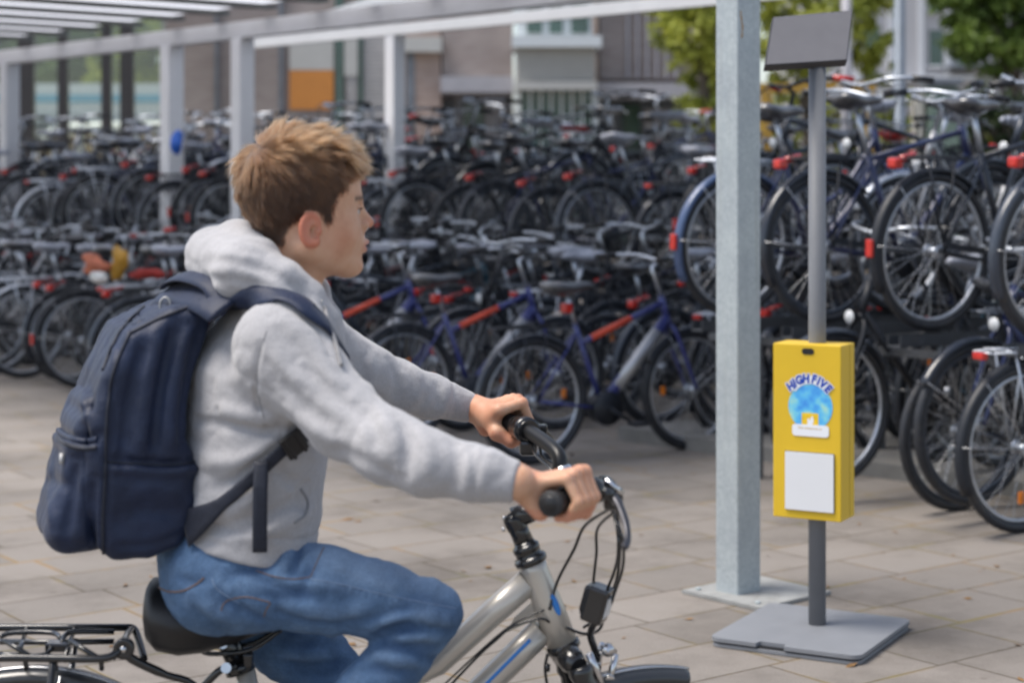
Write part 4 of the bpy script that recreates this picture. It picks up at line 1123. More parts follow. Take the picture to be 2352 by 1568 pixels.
def nets(f, lo, hi, h):
    lo = np.array(lo, float); hi = np.array(hi, float); B = 8; bs = B*h
    nb = np.ceil((hi-lo)/bs).astype(int)
    I = np.stack(np.meshgrid(*[np.arange(n) for n in nb], indexing='ij'), -1).reshape(-1, 3)
    cen = lo+(I+.5)*bs
    d = np.concatenate([f(c) for c in np.array_split(cen, max(1, len(cen)//200000+1))])
    act = I[np.abs(d) < bs*1.35]
    r = np.arange(B+1); off = np.stack(np.meshgrid(r, r, r, indexing='ij'), -1)
    V = []
    for ch in np.array_split(act, max(1, len(act)//400+1)):
        pts = lo+(ch[:, None, None, None, :]*B+off[None])*h
        V.append(f(pts.reshape(-1, 3)).reshape(len(ch), B+1, B+1, B+1))
    V = np.concatenate(V)
    S = V < 0
    c8 = [(i, j, k) for i in (0, 1) for j in (0, 1) for k in (0, 1)]
    cnt = sum(S[:, i:i+B, j:j+B, k:k+B].astype(np.int8) for i, j, k in c8)
    bi, ci, cj, ck = np.nonzero((cnt > 0) & (cnt < 8))
    vals = {c: V[bi, ci+c[0], cj+c[1], ck+c[2]] for c in c8}
    acc = np.zeros((len(bi), 3)); n = np.zeros(len(bi))
    for c in c8:
        for ax in range(3):
            if c[ax] == 0:
                e = list(c); e[ax] = 1; e = tuple(e); v0 = vals[c]; v1 = vals[e]; m = (v0 < 0) != (v1 < 0)
                t = np.where(m, v0/np.where(m, v0-v1, 1), 0)
                p = np.tile(np.array(c, float), (len(bi), 1)); p[:, ax] += t
                acc += p*m[:, None]; n += m
    g = act[bi]*B+np.stack([ci, cj, ck], 1)
    pos = lo+(g+acc/n[:, None])*h
    D = (nb*B+2).astype(np.int64)
    key = lambda q: (q[:, 0].astype(np.int64)*D[1]+q[:, 1])*D[2]+q[:, 2]
    kk = key(g); order = np.argsort(kk); ks = kk[order]
    quads = []
    s0 = vals[(0, 0, 0)] < 0
    for ax in range(3):
        e = [0, 0, 0]; e[ax] = 1; s1 = vals[tuple(e)] < 0
        m = s0 != s1; gg = g[m]; a1, a2 = [(1, 2), (2, 0), (0, 1)][ax]
        o1 = np.zeros(3, int); o1[a1] = 1; o2 = np.zeros(3, int); o2[a2] = 1
        ids = []; ok = np.ones(len(gg), bool)
        for q in (gg, gg-o1, gg-o1-o2, gg-o2):
            k_ = key(q); w_ = np.clip(np.searchsorted(ks, k_), 0, len(ks)-1); ok &= ks[w_] == k_; ids.append(order[w_])
        Q = np.stack(ids, 1); fl = s0[m]; Q[~fl] = Q[~fl][:, ::-1]
        quads.append(Q[ok])
    return pos, np.concatenate(quads)
def sdf_obj(name, f, lo, hi, h, m, parent, base, attrs=None, relax=1):
    pos, Q = nets(f, lo, hi, h)
    if relax:
        for _ in range(relax):
            acc = np.zeros_like(pos); cn = np.zeros(len(pos))
            for a, b in ((0, 1), (1, 2), (2, 3), (3, 0)):
                np.add.at(acc, Q[:, a], pos[Q[:, b]]); np.add.at(cn, Q[:, a], 1); np.add.at(acc, Q[:, b], pos[Q[:, a]]); np.add.at(cn, Q[:, b], 1)
            av = acc/np.maximum(cn, 1)[:, None]; pos = pos*.5+av*.5
    me = bpy.data.meshes.new(name); nv = len(pos)
    me.vertices.add(nv); me.vertices.foreach_set('co', (pos-npv(base)).astype(np.float32).ravel())
    me.loops.add(len(Q)*4); me.loops.foreach_set('vertex_index', Q.astype(np.int32).ravel())
    me.polygons.add(len(Q)); me.polygons.foreach_set('loop_start', np.arange(0, len(Q)*4, 4, dtype=np.int32))
    me.polygons.foreach_set('loop_total', np.full(len(Q), 4, np.int32))
    me.update(calc_edges=True); me.validate()
    me.polygons.foreach_set('use_smooth', np.ones(len(me.polygons), bool))
    for k, fn in (attrs or {}).items():
        at = me.attributes.new(k, 'FLOAT', 'POINT'); at.data.foreach_set('value', fn(pos).astype(np.float32))
    me.materials.append(m); me.update()
    return addmesh(name, me, parent), pos, Q
def grad(f, p, e=.002):
    p = np.atleast_2d(p); o = []
    for ax in range(3):
        d = np.zeros(3); d[ax] = e; o.append(f(p+d)-f(p-d))
    g = np.stack(o, 1); return g/np.maximum(np.linalg.norm(g, axis=1)[:, None], 1e-9)
def onto(f, p, n=12):
    p = np.atleast_2d(np.array(p, float)).copy()
    for _ in range(n): p -= grad(f, p)*(f(p)*.8)[:, None]
    return p
CAMP = np.array([0, 0, CAMH])
def hit(f, pts, near=2.2, far=3.6):
    """photo positions -> where their sight lines meet the body"""
    D_ = np.array([npv(W(x, y, 1.0))-CAMP for x, y in pts]); L_ = np.linalg.norm(D_, axis=1)[:, None]; D_ = D_/L_
    t = near*L_[:, 0]; 
    for _ in range(90):
        t = t+f(CAMP+D_*t[:, None])*.6; t = np.minimum(t, far*L_[:, 0])
    return CAMP+D_*t[:, None]
def pld(P, pts):
    """distance to a polyline"""
    d = np.full(len(P), 9.0)
    for i in range(len(pts)-1):
        a = npv(pts[i]); b = npv(pts[i+1]); ab = b-a; t = np.clip((P-a)@ab/max(ab@ab, 1e-12), 0, 1)
        d = np.minimum(d, np.linalg.norm(P-a-t[:, None]*ab, axis=1))
    return d
def px_spline(pts, n=5): return [(v.x, v.y) for v in spline([(a, b, 0) for a, b in pts], n)]
class Creases:
    """cloth folds: each a line on the surface; depth > 0 presses in, < 0 raises a ridge"""
    def __init__(s, f0, base=None): s.f0 = f0; s.L = []
    def add(s, pts, depth, width, n=4):
        w3 = hit(s.f0, px_spline(pts, n)); bb0 = w3.min(0)-width*3; bb1 = w3.max(0)+width*3
        # fade at both ends
        s.L.append((w3, depth, width, bb0, bb1)); return s
    def disp(s, P):
        o = np.zeros(len(P))
        for w3, dep, wd, b0, b1 in s.L:
            m = np.all((P > b0) & (P < b1), axis=1)
            if not m.any(): continue
            Q = P[m]; d = pld(Q, w3)
            e0 = np.linalg.norm(Q-w3[0], axis=1); e1 = np.linalg.norm(Q-w3[-1], axis=1)
            fade = np.minimum(1, np.minimum(e0, e1)/(wd*2.2)+.15)
            o[m] += dep*np.exp(-(d/wd)**2)*fade
        return o
def seam(name, f, pts, m, parent, base, r=.0011, lift=.0006, dash=0):
    w3 = hit(f, px_spline(pts, 8)); g = grad(f, w3); w3 = w3+g*lift-npv(base)
    q = MB()
    if dash:
        for i in range(0, len(w3)-1, 2): q.tube([w3[i], w3[i+1]], r, 5)
    else: q.tube([Vector(v) for v in w3], r, 6)
    return q.build(name, m, parent)
def ribbon(name, pts, nrm, width, thick, m, parent, base, n_e=4):
    """strap: band of given width following pts, facing along nrm"""
    pts = [Vector(p)-Vector(base) for p in pts]; nn = [Vector(x).normalized() for x in nrm]; vs = []; fs = []
    ws = width if hasattr(width, '__len__') else [width]*len(pts)
    prof = []
    for i in range(n_e+1): prof.append((-1+2*i/n_e, .5*math.cos(math.pi/2*(-1+2*i/n_e)*.75)))
    ring_ = [(u, v) for u, v in prof]+[(u, -v*.6) for u, v in prof[::-1]]
    k = len(ring_)
    for i, p in enumerate(pts):
        t = (pts[min(i+1, len(pts)-1)]-pts[max(i-1, 0)]).normalized(); s_ = t.cross(nn[i]).normalized(); u_ = s_.cross(t).normalized()
        for a, b in ring_: vs.append(p+s_*(a*ws[i]/2)+u_*(b*thick))
    for i in range(len(pts)-1):
        for j in range(k):
            l = (j+1) % k; fs.append((i*k+j, i*k+l, (i+1)*k+l, (i+1)*k+j))
    fs.append(list(range(k))[::-1]); fs.append([(len(pts)-1)*k+j for j in range(k)])
    q = MB(); q._add(vs, fs, True); return q.build(name, m, parent)

# ---------------------------------------------------------------- bright odds and ends on the bicycles at the left
def lump(name, label, cat, px, py, Y, r, m, seed, flat=1.0):
    c = npv(W(px, py, Y)); rn = np.random.RandomState(seed); ps = [c+rn.normal(size=3)*np.array(r)*.45 for _ in range(5)]
    def f(P):
        d = None
        for p in ps:
            e = ell(P, p, tuple(np.array(r)*.75)); d = e if d is None else smin(d, e, .03)
        return d-.008*wob(P, 34, seed)-.004*wob(P, 80, seed+2)
    R_ = max(r)*2.4; o, _, _ = sdf_obj(name, f, c-R_, c+R_, .012, m, None, c, relax=0); o.location = c
    o['label'] = label; o['category'] = cat; return o
lump('plastic_bag', 'crumpled yellow plastic bag lying on a bicycle at the left', 'bag', 272, 596, 11.9, (.045, .045, .075), m_yel_c, 1)
lump('cloth_bundle', 'orange cloth bundle left of the yellow bag on a bicycle', 'bundle', 218, 606, 11.9, (.08, .045, .04), m_or_c, 2)
lump('rain_cover', 'red saddle rain cover right of the yellow bag', 'saddle cover', 338, 630, 11.7, (.08, .05, .03), m_red_c, 3)
lump('cloth_bundle', 'white cloth bundle under the orange one on a bicycle', 'bundle', 228, 634, 11.8, (.045, .04, .03), m_wh_c, 4)
lump('saddle_bag', 'small bright blue bag beside the pale shelter column', 'bag', 408, 330, 15.0, (.05, .05, .06), mat('bright_blue_bag', (.03, .13, .55), .5), 5)
# fallen leaves and grit on the paving
rn = random.Random(31); q = MB()
m_leaf = mat('dry_leaf', (.20, .11, .04), .8, var=.5, vscale=30)
for i in range(170):
    x, y = rn.uniform(-50, 2400), 413+1200*rn.random()**.8
    if y < 900: continue
    g = G(x, y, .004); s_ = rn.uniform(.006, .02) if rn.random() < .8 else rn.uniform(.02, .035); a = rn.uniform(0, 6.28)
    u_ = Vector((math.cos(a), math.sin(a), rn.uniform(0, .25)))*s_; v_ = Vector((-math.sin(a), math.cos(a), rn.uniform(0, .3)))*s_*.5
    q._add([g-u_, g-v_*.9+u_*.1, g+u_, g+v_+u_*.1], [(0, 1, 2, 3)])
o = q.build('fallen_leaves', m_leaf); setp(o, 'scattered dry brown leaves and grit on the paving', 'leaves', kind='stuff')
# ================================================================ the boy
def attr_mix(nt, name, c0, c1, lo=0., hi=1.):
    a = N(nt, 'ShaderNodeAttribute'); a.attribute_name = name
    mx = N(nt, 'ShaderNodeMix', data_type='RGBA'); nt.links.new(a.outputs['Fac'], mx.inputs[0])
    if c0 is not None:
        if isinstance(c0, tuple): mx.inputs[6].default_value = (*c0, 1)
        else: nt.links.new(c0, mx.inputs[6])
    mx.inputs[7].default_value = (*c1, 1); return mx.outputs[2]
def skin_mat():
    m, nt, b = newmat('skin'); L = nt.links.new
    tc = N(nt, 'ShaderNodeTexCoord'); n = N(nt, 'ShaderNodeTexNoise', i_Scale=30.0, i_Detail=5.0); L(tc.outputs['Object'], n.inputs['Vector'])
    r = ramp(nt, [(.25, (.52, .27, .165)), (.5, (.61, .35, .225)), (.75, (.66, .41, .28))]); L(n.outputs['Fac'], r.inputs['Fac'])
    c = attr_mix(nt, 'red', r.outputs[0], (.60, .165, .10)); c = attr_mix(nt, 'lip', c, (.50, .15, .12)); c = attr_mix(nt, 'hairy', c, (.070, .038, .024))
    L(c, b.inputs['Base Color']); b.inputs['Roughness'].default_value = .48; b.inputs['Specular IOR Level'].default_value = .4
    b.inputs['Subsurface Weight'].default_value = .18; b.inputs['Subsurface Radius'].default_value = (1, .35, .2); b.inputs['Subsurface Scale'].default_value = .006
    v = N(nt, 'ShaderNodeTexNoise', i_Scale=420.0, i_Detail=3.0); L(tc.outputs['Object'], v.inputs['Vector'])
    bp = N(nt, 'ShaderNodeBump', i_Strength=.18, i_Distance=.001); L(v.outputs['Fac'], bp.inputs['Height']); L(bp.outputs[0], b.inputs['Normal'])
    return m
def fleece_mat():
    m, nt, b = newmat('grey_melange_fleece'); L = nt.links.new
    tc = N(nt, 'ShaderNodeTexCoord')
    mp = N(nt, 'ShaderNodeMapping'); mp.inputs['Scale'].default_value = (1, 1, 2.2); L(tc.outputs['Object'], mp.inputs['Vector'])
    n = N(nt, 'ShaderNodeTexNoise', i_Scale=420.0, i_Detail=4.0, i_Roughness=.75); L(mp.outputs[0], n.inputs['Vector'])
    r = ramp(nt, [(.30, (.28, .28, .295)), (.5, (.40, .395, .41)), (.72, (.52, .515, .53))]); L(n.outputs['Fac'], r.inputs['Fac'])
    n2 = N(nt, 'ShaderNodeTexNoise', i_Scale=9.0, i_Detail=4.0); L(tc.outputs['Object'], n2.inputs['Vector'])
    r2 = ramp(nt, [(.3, (.92, .92, .92)), (.7, (1.06, 1.06, 1.06))]); L(n2.outputs['Fac'], r2.inputs['Fac'])
    mx = N(nt, 'ShaderNodeMixRGB', blend_type='MULTIPLY'); mx.inputs[0].default_value = 1; L(r.outputs[0], mx.inputs[1]); L(r2.outputs[0], mx.inputs[2])
    L(mx.outputs[0], b.inputs['Base Color']); b.inputs['Roughness'].default_value = .95; b.inputs['Specular IOR Level'].default_value = .15
    b.inputs['Sheen Weight'].default_value = .35; b.inputs['Sheen Roughness'].default_value = .5
    ad = N(nt, 'ShaderNodeTexNoise', i_Scale=60.0, i_Detail=5.0); L(tc.outputs['Object'], ad.inputs['Vector'])
    bp = N(nt, 'ShaderNodeBump', i_Strength=.5, i_Distance=.004); L(ad.outputs['Fac'], bp.inputs['Height'])
    bp2 = N(nt, 'ShaderNodeBump', i_Strength=.35, i_Distance=.0015); L(n.outputs['Fac'], bp2.inputs['Height']); L(bp.outputs[0], bp2.inputs['Normal'])
    L(bp2.outputs[0], b.inputs['Normal'])
    return m
def denim_mat():
    m, nt, b = newmat('blue_denim'); L = nt.links.new
    tc = N(nt, 'ShaderNodeTexCoord')
    n = N(nt, 'ShaderNodeTexNoise', i_Scale=14.0, i_Detail=7.0, i_Roughness=.7); L(tc.outputs['Object'], n.inputs['Vector'])
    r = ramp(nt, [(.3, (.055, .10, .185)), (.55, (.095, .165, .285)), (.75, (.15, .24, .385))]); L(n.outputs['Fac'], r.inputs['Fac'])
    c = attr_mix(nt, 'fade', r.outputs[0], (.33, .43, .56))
    c2 = attr_mix(nt, 'worn', c, (.035, .07, .15))  # takes the denim darker inside its pressed-in folds
    w_ = N(nt, 'ShaderNodeTexNoise', i_Scale=500.0, i_Detail=3.0); L(tc.outputs['Object'], w_.inputs['Vector'])
    r2 = ramp(nt, [(.3, (.78, .78, .78)), (.7, (1.2, 1.2, 1.2))]); L(w_.outputs['Fac'], r2.inputs['Fac'])
    mx = N(nt, 'ShaderNodeMixRGB', blend_type='MULTIPLY'); mx.inputs[0].default_value = 1; L(c2, mx.inputs[1]); L(r2.outputs[0], mx.inputs[2])
    L(mx.outputs[0], b.inputs['Base Color']); b.inputs['Roughness'].default_value = .88; b.inputs['Specular IOR Level'].default_value = .2
    ad = N(nt, 'ShaderNodeTexNoise', i_Scale=45.0, i_Detail=5.0); L(tc.outputs['Object'], ad.inputs['Vector'])
    bp = N(nt, 'ShaderNodeBump', i_Strength=.5, i_Distance=.004); L(ad.outputs['Fac'], bp.inputs['Height'])
    bp2 = N(nt, 'ShaderNodeBump', i_Strength=.3, i_Distance=.001); L(w_.outputs['Fac'], bp2.inputs['Height']); L(bp.outputs[0], bp2.inputs['Normal']); L(bp2.outputs[0], b.inputs['Normal'])
    return m
m_skin, m_fleece, m_denim = skin_mat(), fleece_mat(), denim_mat()
PY = 2.95
PB = Vector((-.46, PY, 0))
boy = thing('person', 'boy in grey hoodie and blue jeans riding a silver bicycle, short light brown hair', 'person', PB)

PSI = R(18.0); tf = np.array([math.cos(PSI), math.sin(PSI), 0]); ts = np.array([math.sin(PSI), -math.cos(PSI), 0])
TC = np.array([0, PY+.01, 0])
def tor(P, k=.74):
    q = P-np.array([-.40, PY+.01, 0]); return np.stack([q@tf, (q@ts)*k, q[:, 2]], 1)
def torpt(px, py):
    w_ = npv(W(px, py, PY)); return tor(w_[None], .74)[0]*np.array([1, 0, 1])
TP = [torpt(*q) for q in ((548, 1330), (556, 1240), (566, 1120), (590, 1000), (612, 880), (640, 785))]
TR_ = [.108, .110, .106, .112, .120, .088]
def torso(P, dr=0.0): return chain(tor(P), TP, [r-dr for r in TR_], .03)*.9
wp = lambda *a: npv(W(*a))
# arms: centre lines from the photograph with their distances
NA = [wp(655, 800, 2.80), wp(790, 962, 2.735), wp(900, 1030, 2.675), wp(985, 1064, 2.65), wp(1100, 1088, 2.632), wp(1188, 1107, 2.622)]
NR = [.070, .0555, .0500, .0450, .0375, .0300]
FA_ = [wp(700, 780, 3.09), wp(835, 858, 3.15), wp(912, 889, 3.19), wp(992, 910, 3.22), wp(1080, 936, 3.25)]
FR = [.064, .050, .0435, .0365, .0275]
def sleeves(P, dr=0.0):
    a = chain(P, NA, [r-dr for r in NR], .02); b = chain(P, FA_, [r-dr for r in FR], .02)
    return a, b
def hood(P):
    # thick folded hood: two rolls from the nape to the throat, meeting under the chin
    d = None
    near = [(wp(492, 592, 2.98), .047), (wp(560, 622, 2.86), .046), (wp(640, 655, 2.845), .036), (wp(700, 690, 2.86), .027), (wp(745, 735, 2.885), .020), (wp(765, 790, 2.90), .015)]
    far = [(wp(500, 585, 3.0), .047), (wp(570, 590, 3.07), .044), (wp(650, 625, 3.07), .034), (wp(720, 670, 3.04), .024), (wp(752, 730, 2.99), .017), (wp(768, 790, 2.94), .012)]
    rim = [(wp(548, 552, 2.97), .033), (wp(600, 590, 2.885), .026), (wp(665, 636, 2.868), .018), (wp(716, 672, 2.875), .012), (wp(742, 705, 2.895), .009)]
    rimf = [(wp(548, 552, 2.97), .033), (wp(600, 572, 3.04), .025), (wp(670, 610, 3.045), .017), (wp(735, 660, 3.02), .010)]
    for c, k in ((near, .02), (far, .02), (rim, .012), (rimf, .012)):
        e = chain(P, [q[0] for q in c], [q[1] for q in c], k); d = e if d is None else smin(d, e, .018)
    return d
NECKA, NECKB = wp(668, 560, PY), wp(640, 720, PY+.005)
def hoodie_f0(P):
    t = torso(P); a, b = sleeves(P)
    sh = rcone(P, wp(652, 785, 2.815), wp(690, 770, 3.085), .066, .062)
    d = smin(t, sh, .05); d = smin(d, a, .035); d = smin(d, b, .03)
    # bulge of the cloth over the belly
    d = smin(d, ell(P, wp(632, 1150, PY-.03), (.055, .09, .07)), .05)
    h_ = hood(P); d = smin(d, h_, .022)
    return d
HEMN = np.array([-.20, 0, -.98]); HEMN /= np.linalg.norm(HEMN); HEMP = wp(540, 1240, PY)
def cut(P): return (P-HEMP)@np.array([.225, 0, 1.0])/-1.025          # > 0 below the hem
HC = Creases(hoodie_f0)
hc = [ # (line, depth, width)
 ([(640, 985), (600, 990), (520, 975), (450, 965)], .007, .007), ([(650, 965), (580, 955), (500, 940)], -.006, .012),
 ([(648, 1000), (600, 1035), (540, 1060), (470, 1060)], -.006, .011), ([(640, 1015), (590, 1060), (545, 1100), (480, 1120)], .006, .008),
 ([(600, 790), (588, 850), (592, 930), (620, 985)], .0045, .004), ([(610, 1120), (560, 1150), (500, 1170), (455, 1180)], -.006, .012),
 ([(700, 1140), (640, 1170), (560, 1200), (470, 1215)], .006, .009), ([(704, 1112), (686, 1138), (694, 1172)], .013, .006),
 ([(715, 1175), (660, 1200), (590, 1230)], -.007, .011), ([(640, 1070), (660, 1100), (690, 1110)], .007, .008), ([(640, 1195), (570, 1215), (520, 1225)], .0045, .006),
 ([(660, 730), (720, 790), (760, 860), (800, 900)], -.005, .014), ([(690, 830), (740, 880), (800, 930), (850, 955)], .005, .010), ([(640, 870), (700, 930), (770, 985)], .005, .011), ([(620, 800), (660, 860), (700, 900)], -.004, .012),
 ([(650, 920), (710, 975), (790, 1030)], -.0045, .012), ([(830, 930), (860, 975), (860, 1040)], .005, .009), ([(870, 955), (905, 1000), (905, 1070)], -.005, .011), ([(915, 960), (940, 1010), (930, 1085)], .0055, .009),
 ([(960, 980), (985, 1040), (975, 1110)], -.004, .011), ([(1040, 1005), (1055, 1060), (1040, 1130)], .0035, .009), ([(760, 1020), (840, 1060), (920, 1100)], .004, .010), ([(1085, 1030), (1090, 1080), (1085, 1140)], .0035, .006),
 ([(1108, 1036), (1130, 1044), (1150, 1048)], -.003, .007),
 ([(1000, 868), (1010, 905), (1000, 945)], .0045, .008), ([(955, 850), (962, 890), (950, 935)], -.004, .010), ([(900, 830), (915, 880), (905, 930)], .0045, .010), ([(1045, 890), (1048, 925), (1040, 960)], .003, .006), ([(840, 815), (855, 850), (850, 890)], -.004, .010),
 # hood
 ([(470, 600), (540, 600), (620, 625), (690, 670), (730, 720)], .009, .008), ([(505, 560), (560, 570), (600, 590)], .006, .008), ([(470, 640), (540, 645), (610, 660)], .006, .008), ([(450, 580), (480, 550), (520, 535)], -.004, .010),
 ([(690, 720), (730, 760), (760, 830)], .005, .006), ([(560, 560), (540, 600), (545, 640)], .004, .008), ([(640, 700), (680, 712), (705, 740)], .004, .006),
]
for i_, (a, b, c) in enumerate(hc): HC.add(a, b*(1.5 if i_ < len(hc)-7 else .85), c)
def hoodie_f(P):
    d = hoodie_f0(P)
    d = d+HC.disp(P)
    # fine random wrinkling, stronger away from the shoulders
    u_ = np.array([.82, -.32, -.42]); al = P@u_; PA = P+al[:, None]*u_*1.6
    arm_ = np.clip((P[:, 0]+.34)/.10, 0, 1); PT = P*np.array([.7, .9, 2.0])+np.array([0, 0, .35])*P[:, :1]
    rg = lambda Q, s_, k_: np.clip(1-1.5*np.abs(wob(Q, s_, k_)), 0, 1)**2
    d = d+.0030*rg(PT, 22, 8)*(1-arm_)+.0018*rg(PA, 15, 4)*arm_+.0008*rg(PT, 52, 2)-.0006*wob(P, 120, 5)-.0012
    # cuffs: tighter ribbed bands
    for pts in (NA, FA_):
        e = pts[-1]; s_ = pts[-2]; ax = (e-s_)/np.linalg.norm(e-s_); t = (P-e)@ax
        rad = np.linalg.norm(P-e-t[:, None]*ax, axis=1)
        loc = (rad < .09)
        d = np.where(loc, smax(d, t, .006), d)
        inb = np.exp(-((t+.052)/.005)**2)*loc
        d = d+.0022*inb
    # hem and its rib seam
    c = cut(P); tl = tor(P)
    body = (np.linalg.norm(P[:, :2]-np.array([-.42, PY]), axis=1) < .24)
    d = np.where(body, smax(d, c, .006), d)
    d = d+np.where(body, .003*np.exp(-((c+.048)/.004)**2), 0)
    # neck opening
    d = smax(d, -rcone(P, NECKA+np.array([.02, 0, 0]), NECKB+np.array([.02, 0, -.02]), .060, .058), .012)
    return d
H_LO, H_HI = (-.62, 2.52, .74), (.03, 3.34, 1.38)
hoodie, hpos, hQ = sdf_obj('hoodie', hoodie_f, H_LO, H_HI, .0032, m_fleece, boy, PB, relax=1)
# rib lines on the cuffs and hem are knitted: thin raised strips
m_rib = mat('rib_knit', (.40, .40, .415), .95, var=.1, vscale=40)
m_cord = mat('grey_drawcord', (.24, .24, .25), .85, var=.2, vscale=60)
m_zip = mat('zip_metal', (.35, .35, .36), .4, .6)
seam('drawcord', hoodie_f, [(742, 705), (752, 750), (768, 790), (782, 842)], m_cord, hoodie, PB, .0035, .003)
seam('zip', hoodie_f, [(738, 690), (748, 730), (762, 770), (775, 810)], m_zip, hoodie, PB, .002, .001)
seam('shoulder_seam', hoodie_f, [(612, 760), (594, 820), (590, 880), (606, 960)], m_cord, hoodie, PB, .0008, .0001)
seam('pocket_edge', hoodie_f, [(690, 1122), (706, 1150), (702, 1180), (676, 1200)], m_cord, hoodie, PB, .0022, .0005)

# ---------------------------------------------------------------- jeans
NL = [wp(492, 1338, 2.875), wp(600, 1338, 2.865), wp(742, 1352, 2.855), wp(872, 1376, 2.85), wp(985, 1408, 2.845)]
NLR = [.073, .073, .0655, .0575, .0515]
NS = [wp(985, 1408, 2.845), wp(922, 1500, 2.84), wp(850, 1590, 2.83), npv((-.352, 2.81, .47))]
NSR = [.0515, .046, .049, .042]
FL = [wp(545, 1345, 3.03), wp(660, 1465, 3.05), npv((-.245, 3.06, .535)), npv((-.335, 3.06, .36)), npv((-.385, 3.06, .20))]
FLR = [.075, .064, .052, .05, .042]
def pelvis(P, dr=0):
    q = tor(P); a = torpt(500, 1275); b = torpt(500, 1312); c = torpt(560, 1318)
    return smin(rcone(q, a, b, .097-dr, .090-dr), rcone(q, b, c, .090-dr, .080-dr), .02)*.9
def jeans_f0(P):
    a = chain(P, NL, NLR, .015); s_ = chain(P, NS, NSR, .015); b = chain(P, FL, FLR, .02)
    d = smin(a, s_, .012); d = smin(pelvis(P), d, .03); d = smin(d, b, .022)
    return d
JC = Creases(jeans_f0)
jc = [([(560, 1300), (640, 1345), (740, 1375)], .004, .008), ([(760, 1300), (840, 1330), (930, 1350)], -.003, .010), ([(620, 1400), (700, 1425), (800, 1435)], .0035, .008), ([(930, 1365), (990, 1372), (1040, 1395)], .0035, .007), ([(880, 1475), (950, 1500), (1000, 1515)], .006, .007), ([(600, 1455), (650, 1450), (700, 1455)], .006, .007), ([(650, 1520), (720, 1525), (790, 1515)], .005, .007), ([(872, 1460), (905, 1440), (960, 1435)], .011, .010), ([(900, 1470), (950, 1462), (1000, 1462)], -.006, .009), ([(885, 1480), (940, 1485), (1005, 1490)], .006, .008), ([(860, 1440), (920, 1420), (990, 1418), (1040, 1430)], -.006, .010), ([(930, 1450), (985, 1446), (1040, 1448)], .005, .006),
 ([(850, 1505), (910, 1515), (970, 1520)], -.005, .010), ([(840, 1530), (900, 1540), (945, 1545)], .005, .008), ([(790, 1425), (850, 1420), (910, 1400), (960, 1390)], .004, .008), ([(680, 1400), (760, 1410), (840, 1405)], -.0035, .012),
 ([(640, 1240), (620, 1290), (590, 1310)], .006, .008), ([(665, 1240), (655, 1290), (640, 1320)], -.005, .009), ([(690, 1250), (680, 1290), (670, 1330)], .005, .007), ([(600, 1290), (560, 1310), (520, 1320)], .005, .008), ([(720, 1290), (700, 1340), (690, 1370)], .004, .009),
 ([(500, 1370), (560, 1400), (620, 1430)], .004, .008), ([(440, 1370), (480, 1400), (540, 1425)], -.004, .010), ([(590, 1360), (640, 1370), (700, 1365)], .0035, .008), ([(640, 1335), (720, 1340), (800, 1350)], -.003, .008), ([(400, 1320), (450, 1340), (470, 1320)], .003, .007),
 ([(620, 1470), (680, 1480), (740, 1470)], .005, .010), ([(640, 1500), (700, 1510), (760, 1500)], -.005, .010), ([(675, 1540), (740, 1545), (790, 1530)], .005, .009), ([(760, 1455), (800, 1475), (825, 1500)], -.006, .008)]
for a, b, c in jc: JC.add(a, b*1.45, c)
SEAM_ = hit(jeans_f0, px_spline([(714, 1337), (790, 1352), (880, 1372), (970, 1390), (1045, 1402)], 6))
def jeans_f(P):
    uj = np.array([.9, 0, -.3]); aj = P@uj; PJ = P+aj[:, None]*uj*1.1
    rg = lambda Q, s_, k_: np.clip(1-1.5*np.abs(wob(Q, s_, k_)), 0, 1)**2
    near_j = .35+.65*np.clip(1-np.abs(P[:, 0]+.13)/.10, 0, 1)+.4*np.clip(1-np.abs(P[:, 0]+.42)/.10, 0, 1)
    d = jeans_f0(P)+JC.disp(P)+(.0042*rg(PJ, 22, 6)+.002*rg(PJ, 48, 3))*near_j-.0008*wob(P, 150, 4)-.001
    # puckers along the side seam of the near thigh
    ds = pld(P, SEAM_); m_ = ds < .02
    d = d+np.where(m_, .0018*np.exp(-(ds/.006)**2)*np.sin(P[:, 0]*620), 0)
    d = smax(d, -(P[:, 2]-.17), .004)
    return d
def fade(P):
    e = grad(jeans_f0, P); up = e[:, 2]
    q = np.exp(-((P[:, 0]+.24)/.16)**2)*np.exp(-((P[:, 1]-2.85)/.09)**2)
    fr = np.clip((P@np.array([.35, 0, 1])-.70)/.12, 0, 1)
    k = q*fr*np.clip(up*.8+.4, 0, 1)*.95 + .08*np.clip(wob(P, 90, 7), 0, 1)  # real fading, plus a highlight painted in where the thigh faces up
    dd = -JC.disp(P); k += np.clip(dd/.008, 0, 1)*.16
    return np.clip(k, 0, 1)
jeans, jpos, jQ = sdf_obj('jeans', jeans_f, (-.66, 2.72, .14), (-.04, 3.18, .93), .0034, m_denim, boy, PB, attrs={'fade': fade, 'worn': lambda P: np.clip(JC.disp(P)/.006, 0, 1)*.7}, relax=1)  # second attribute follows fold depth: darker the deeper the fold
m_thr = mat('tan_stitching', (.15, .10, .08), .8, var=.2, vscale=90); m_thw = mat('pale_stitching', (.17, .24, .36), .8, var=.2, vscale=90)
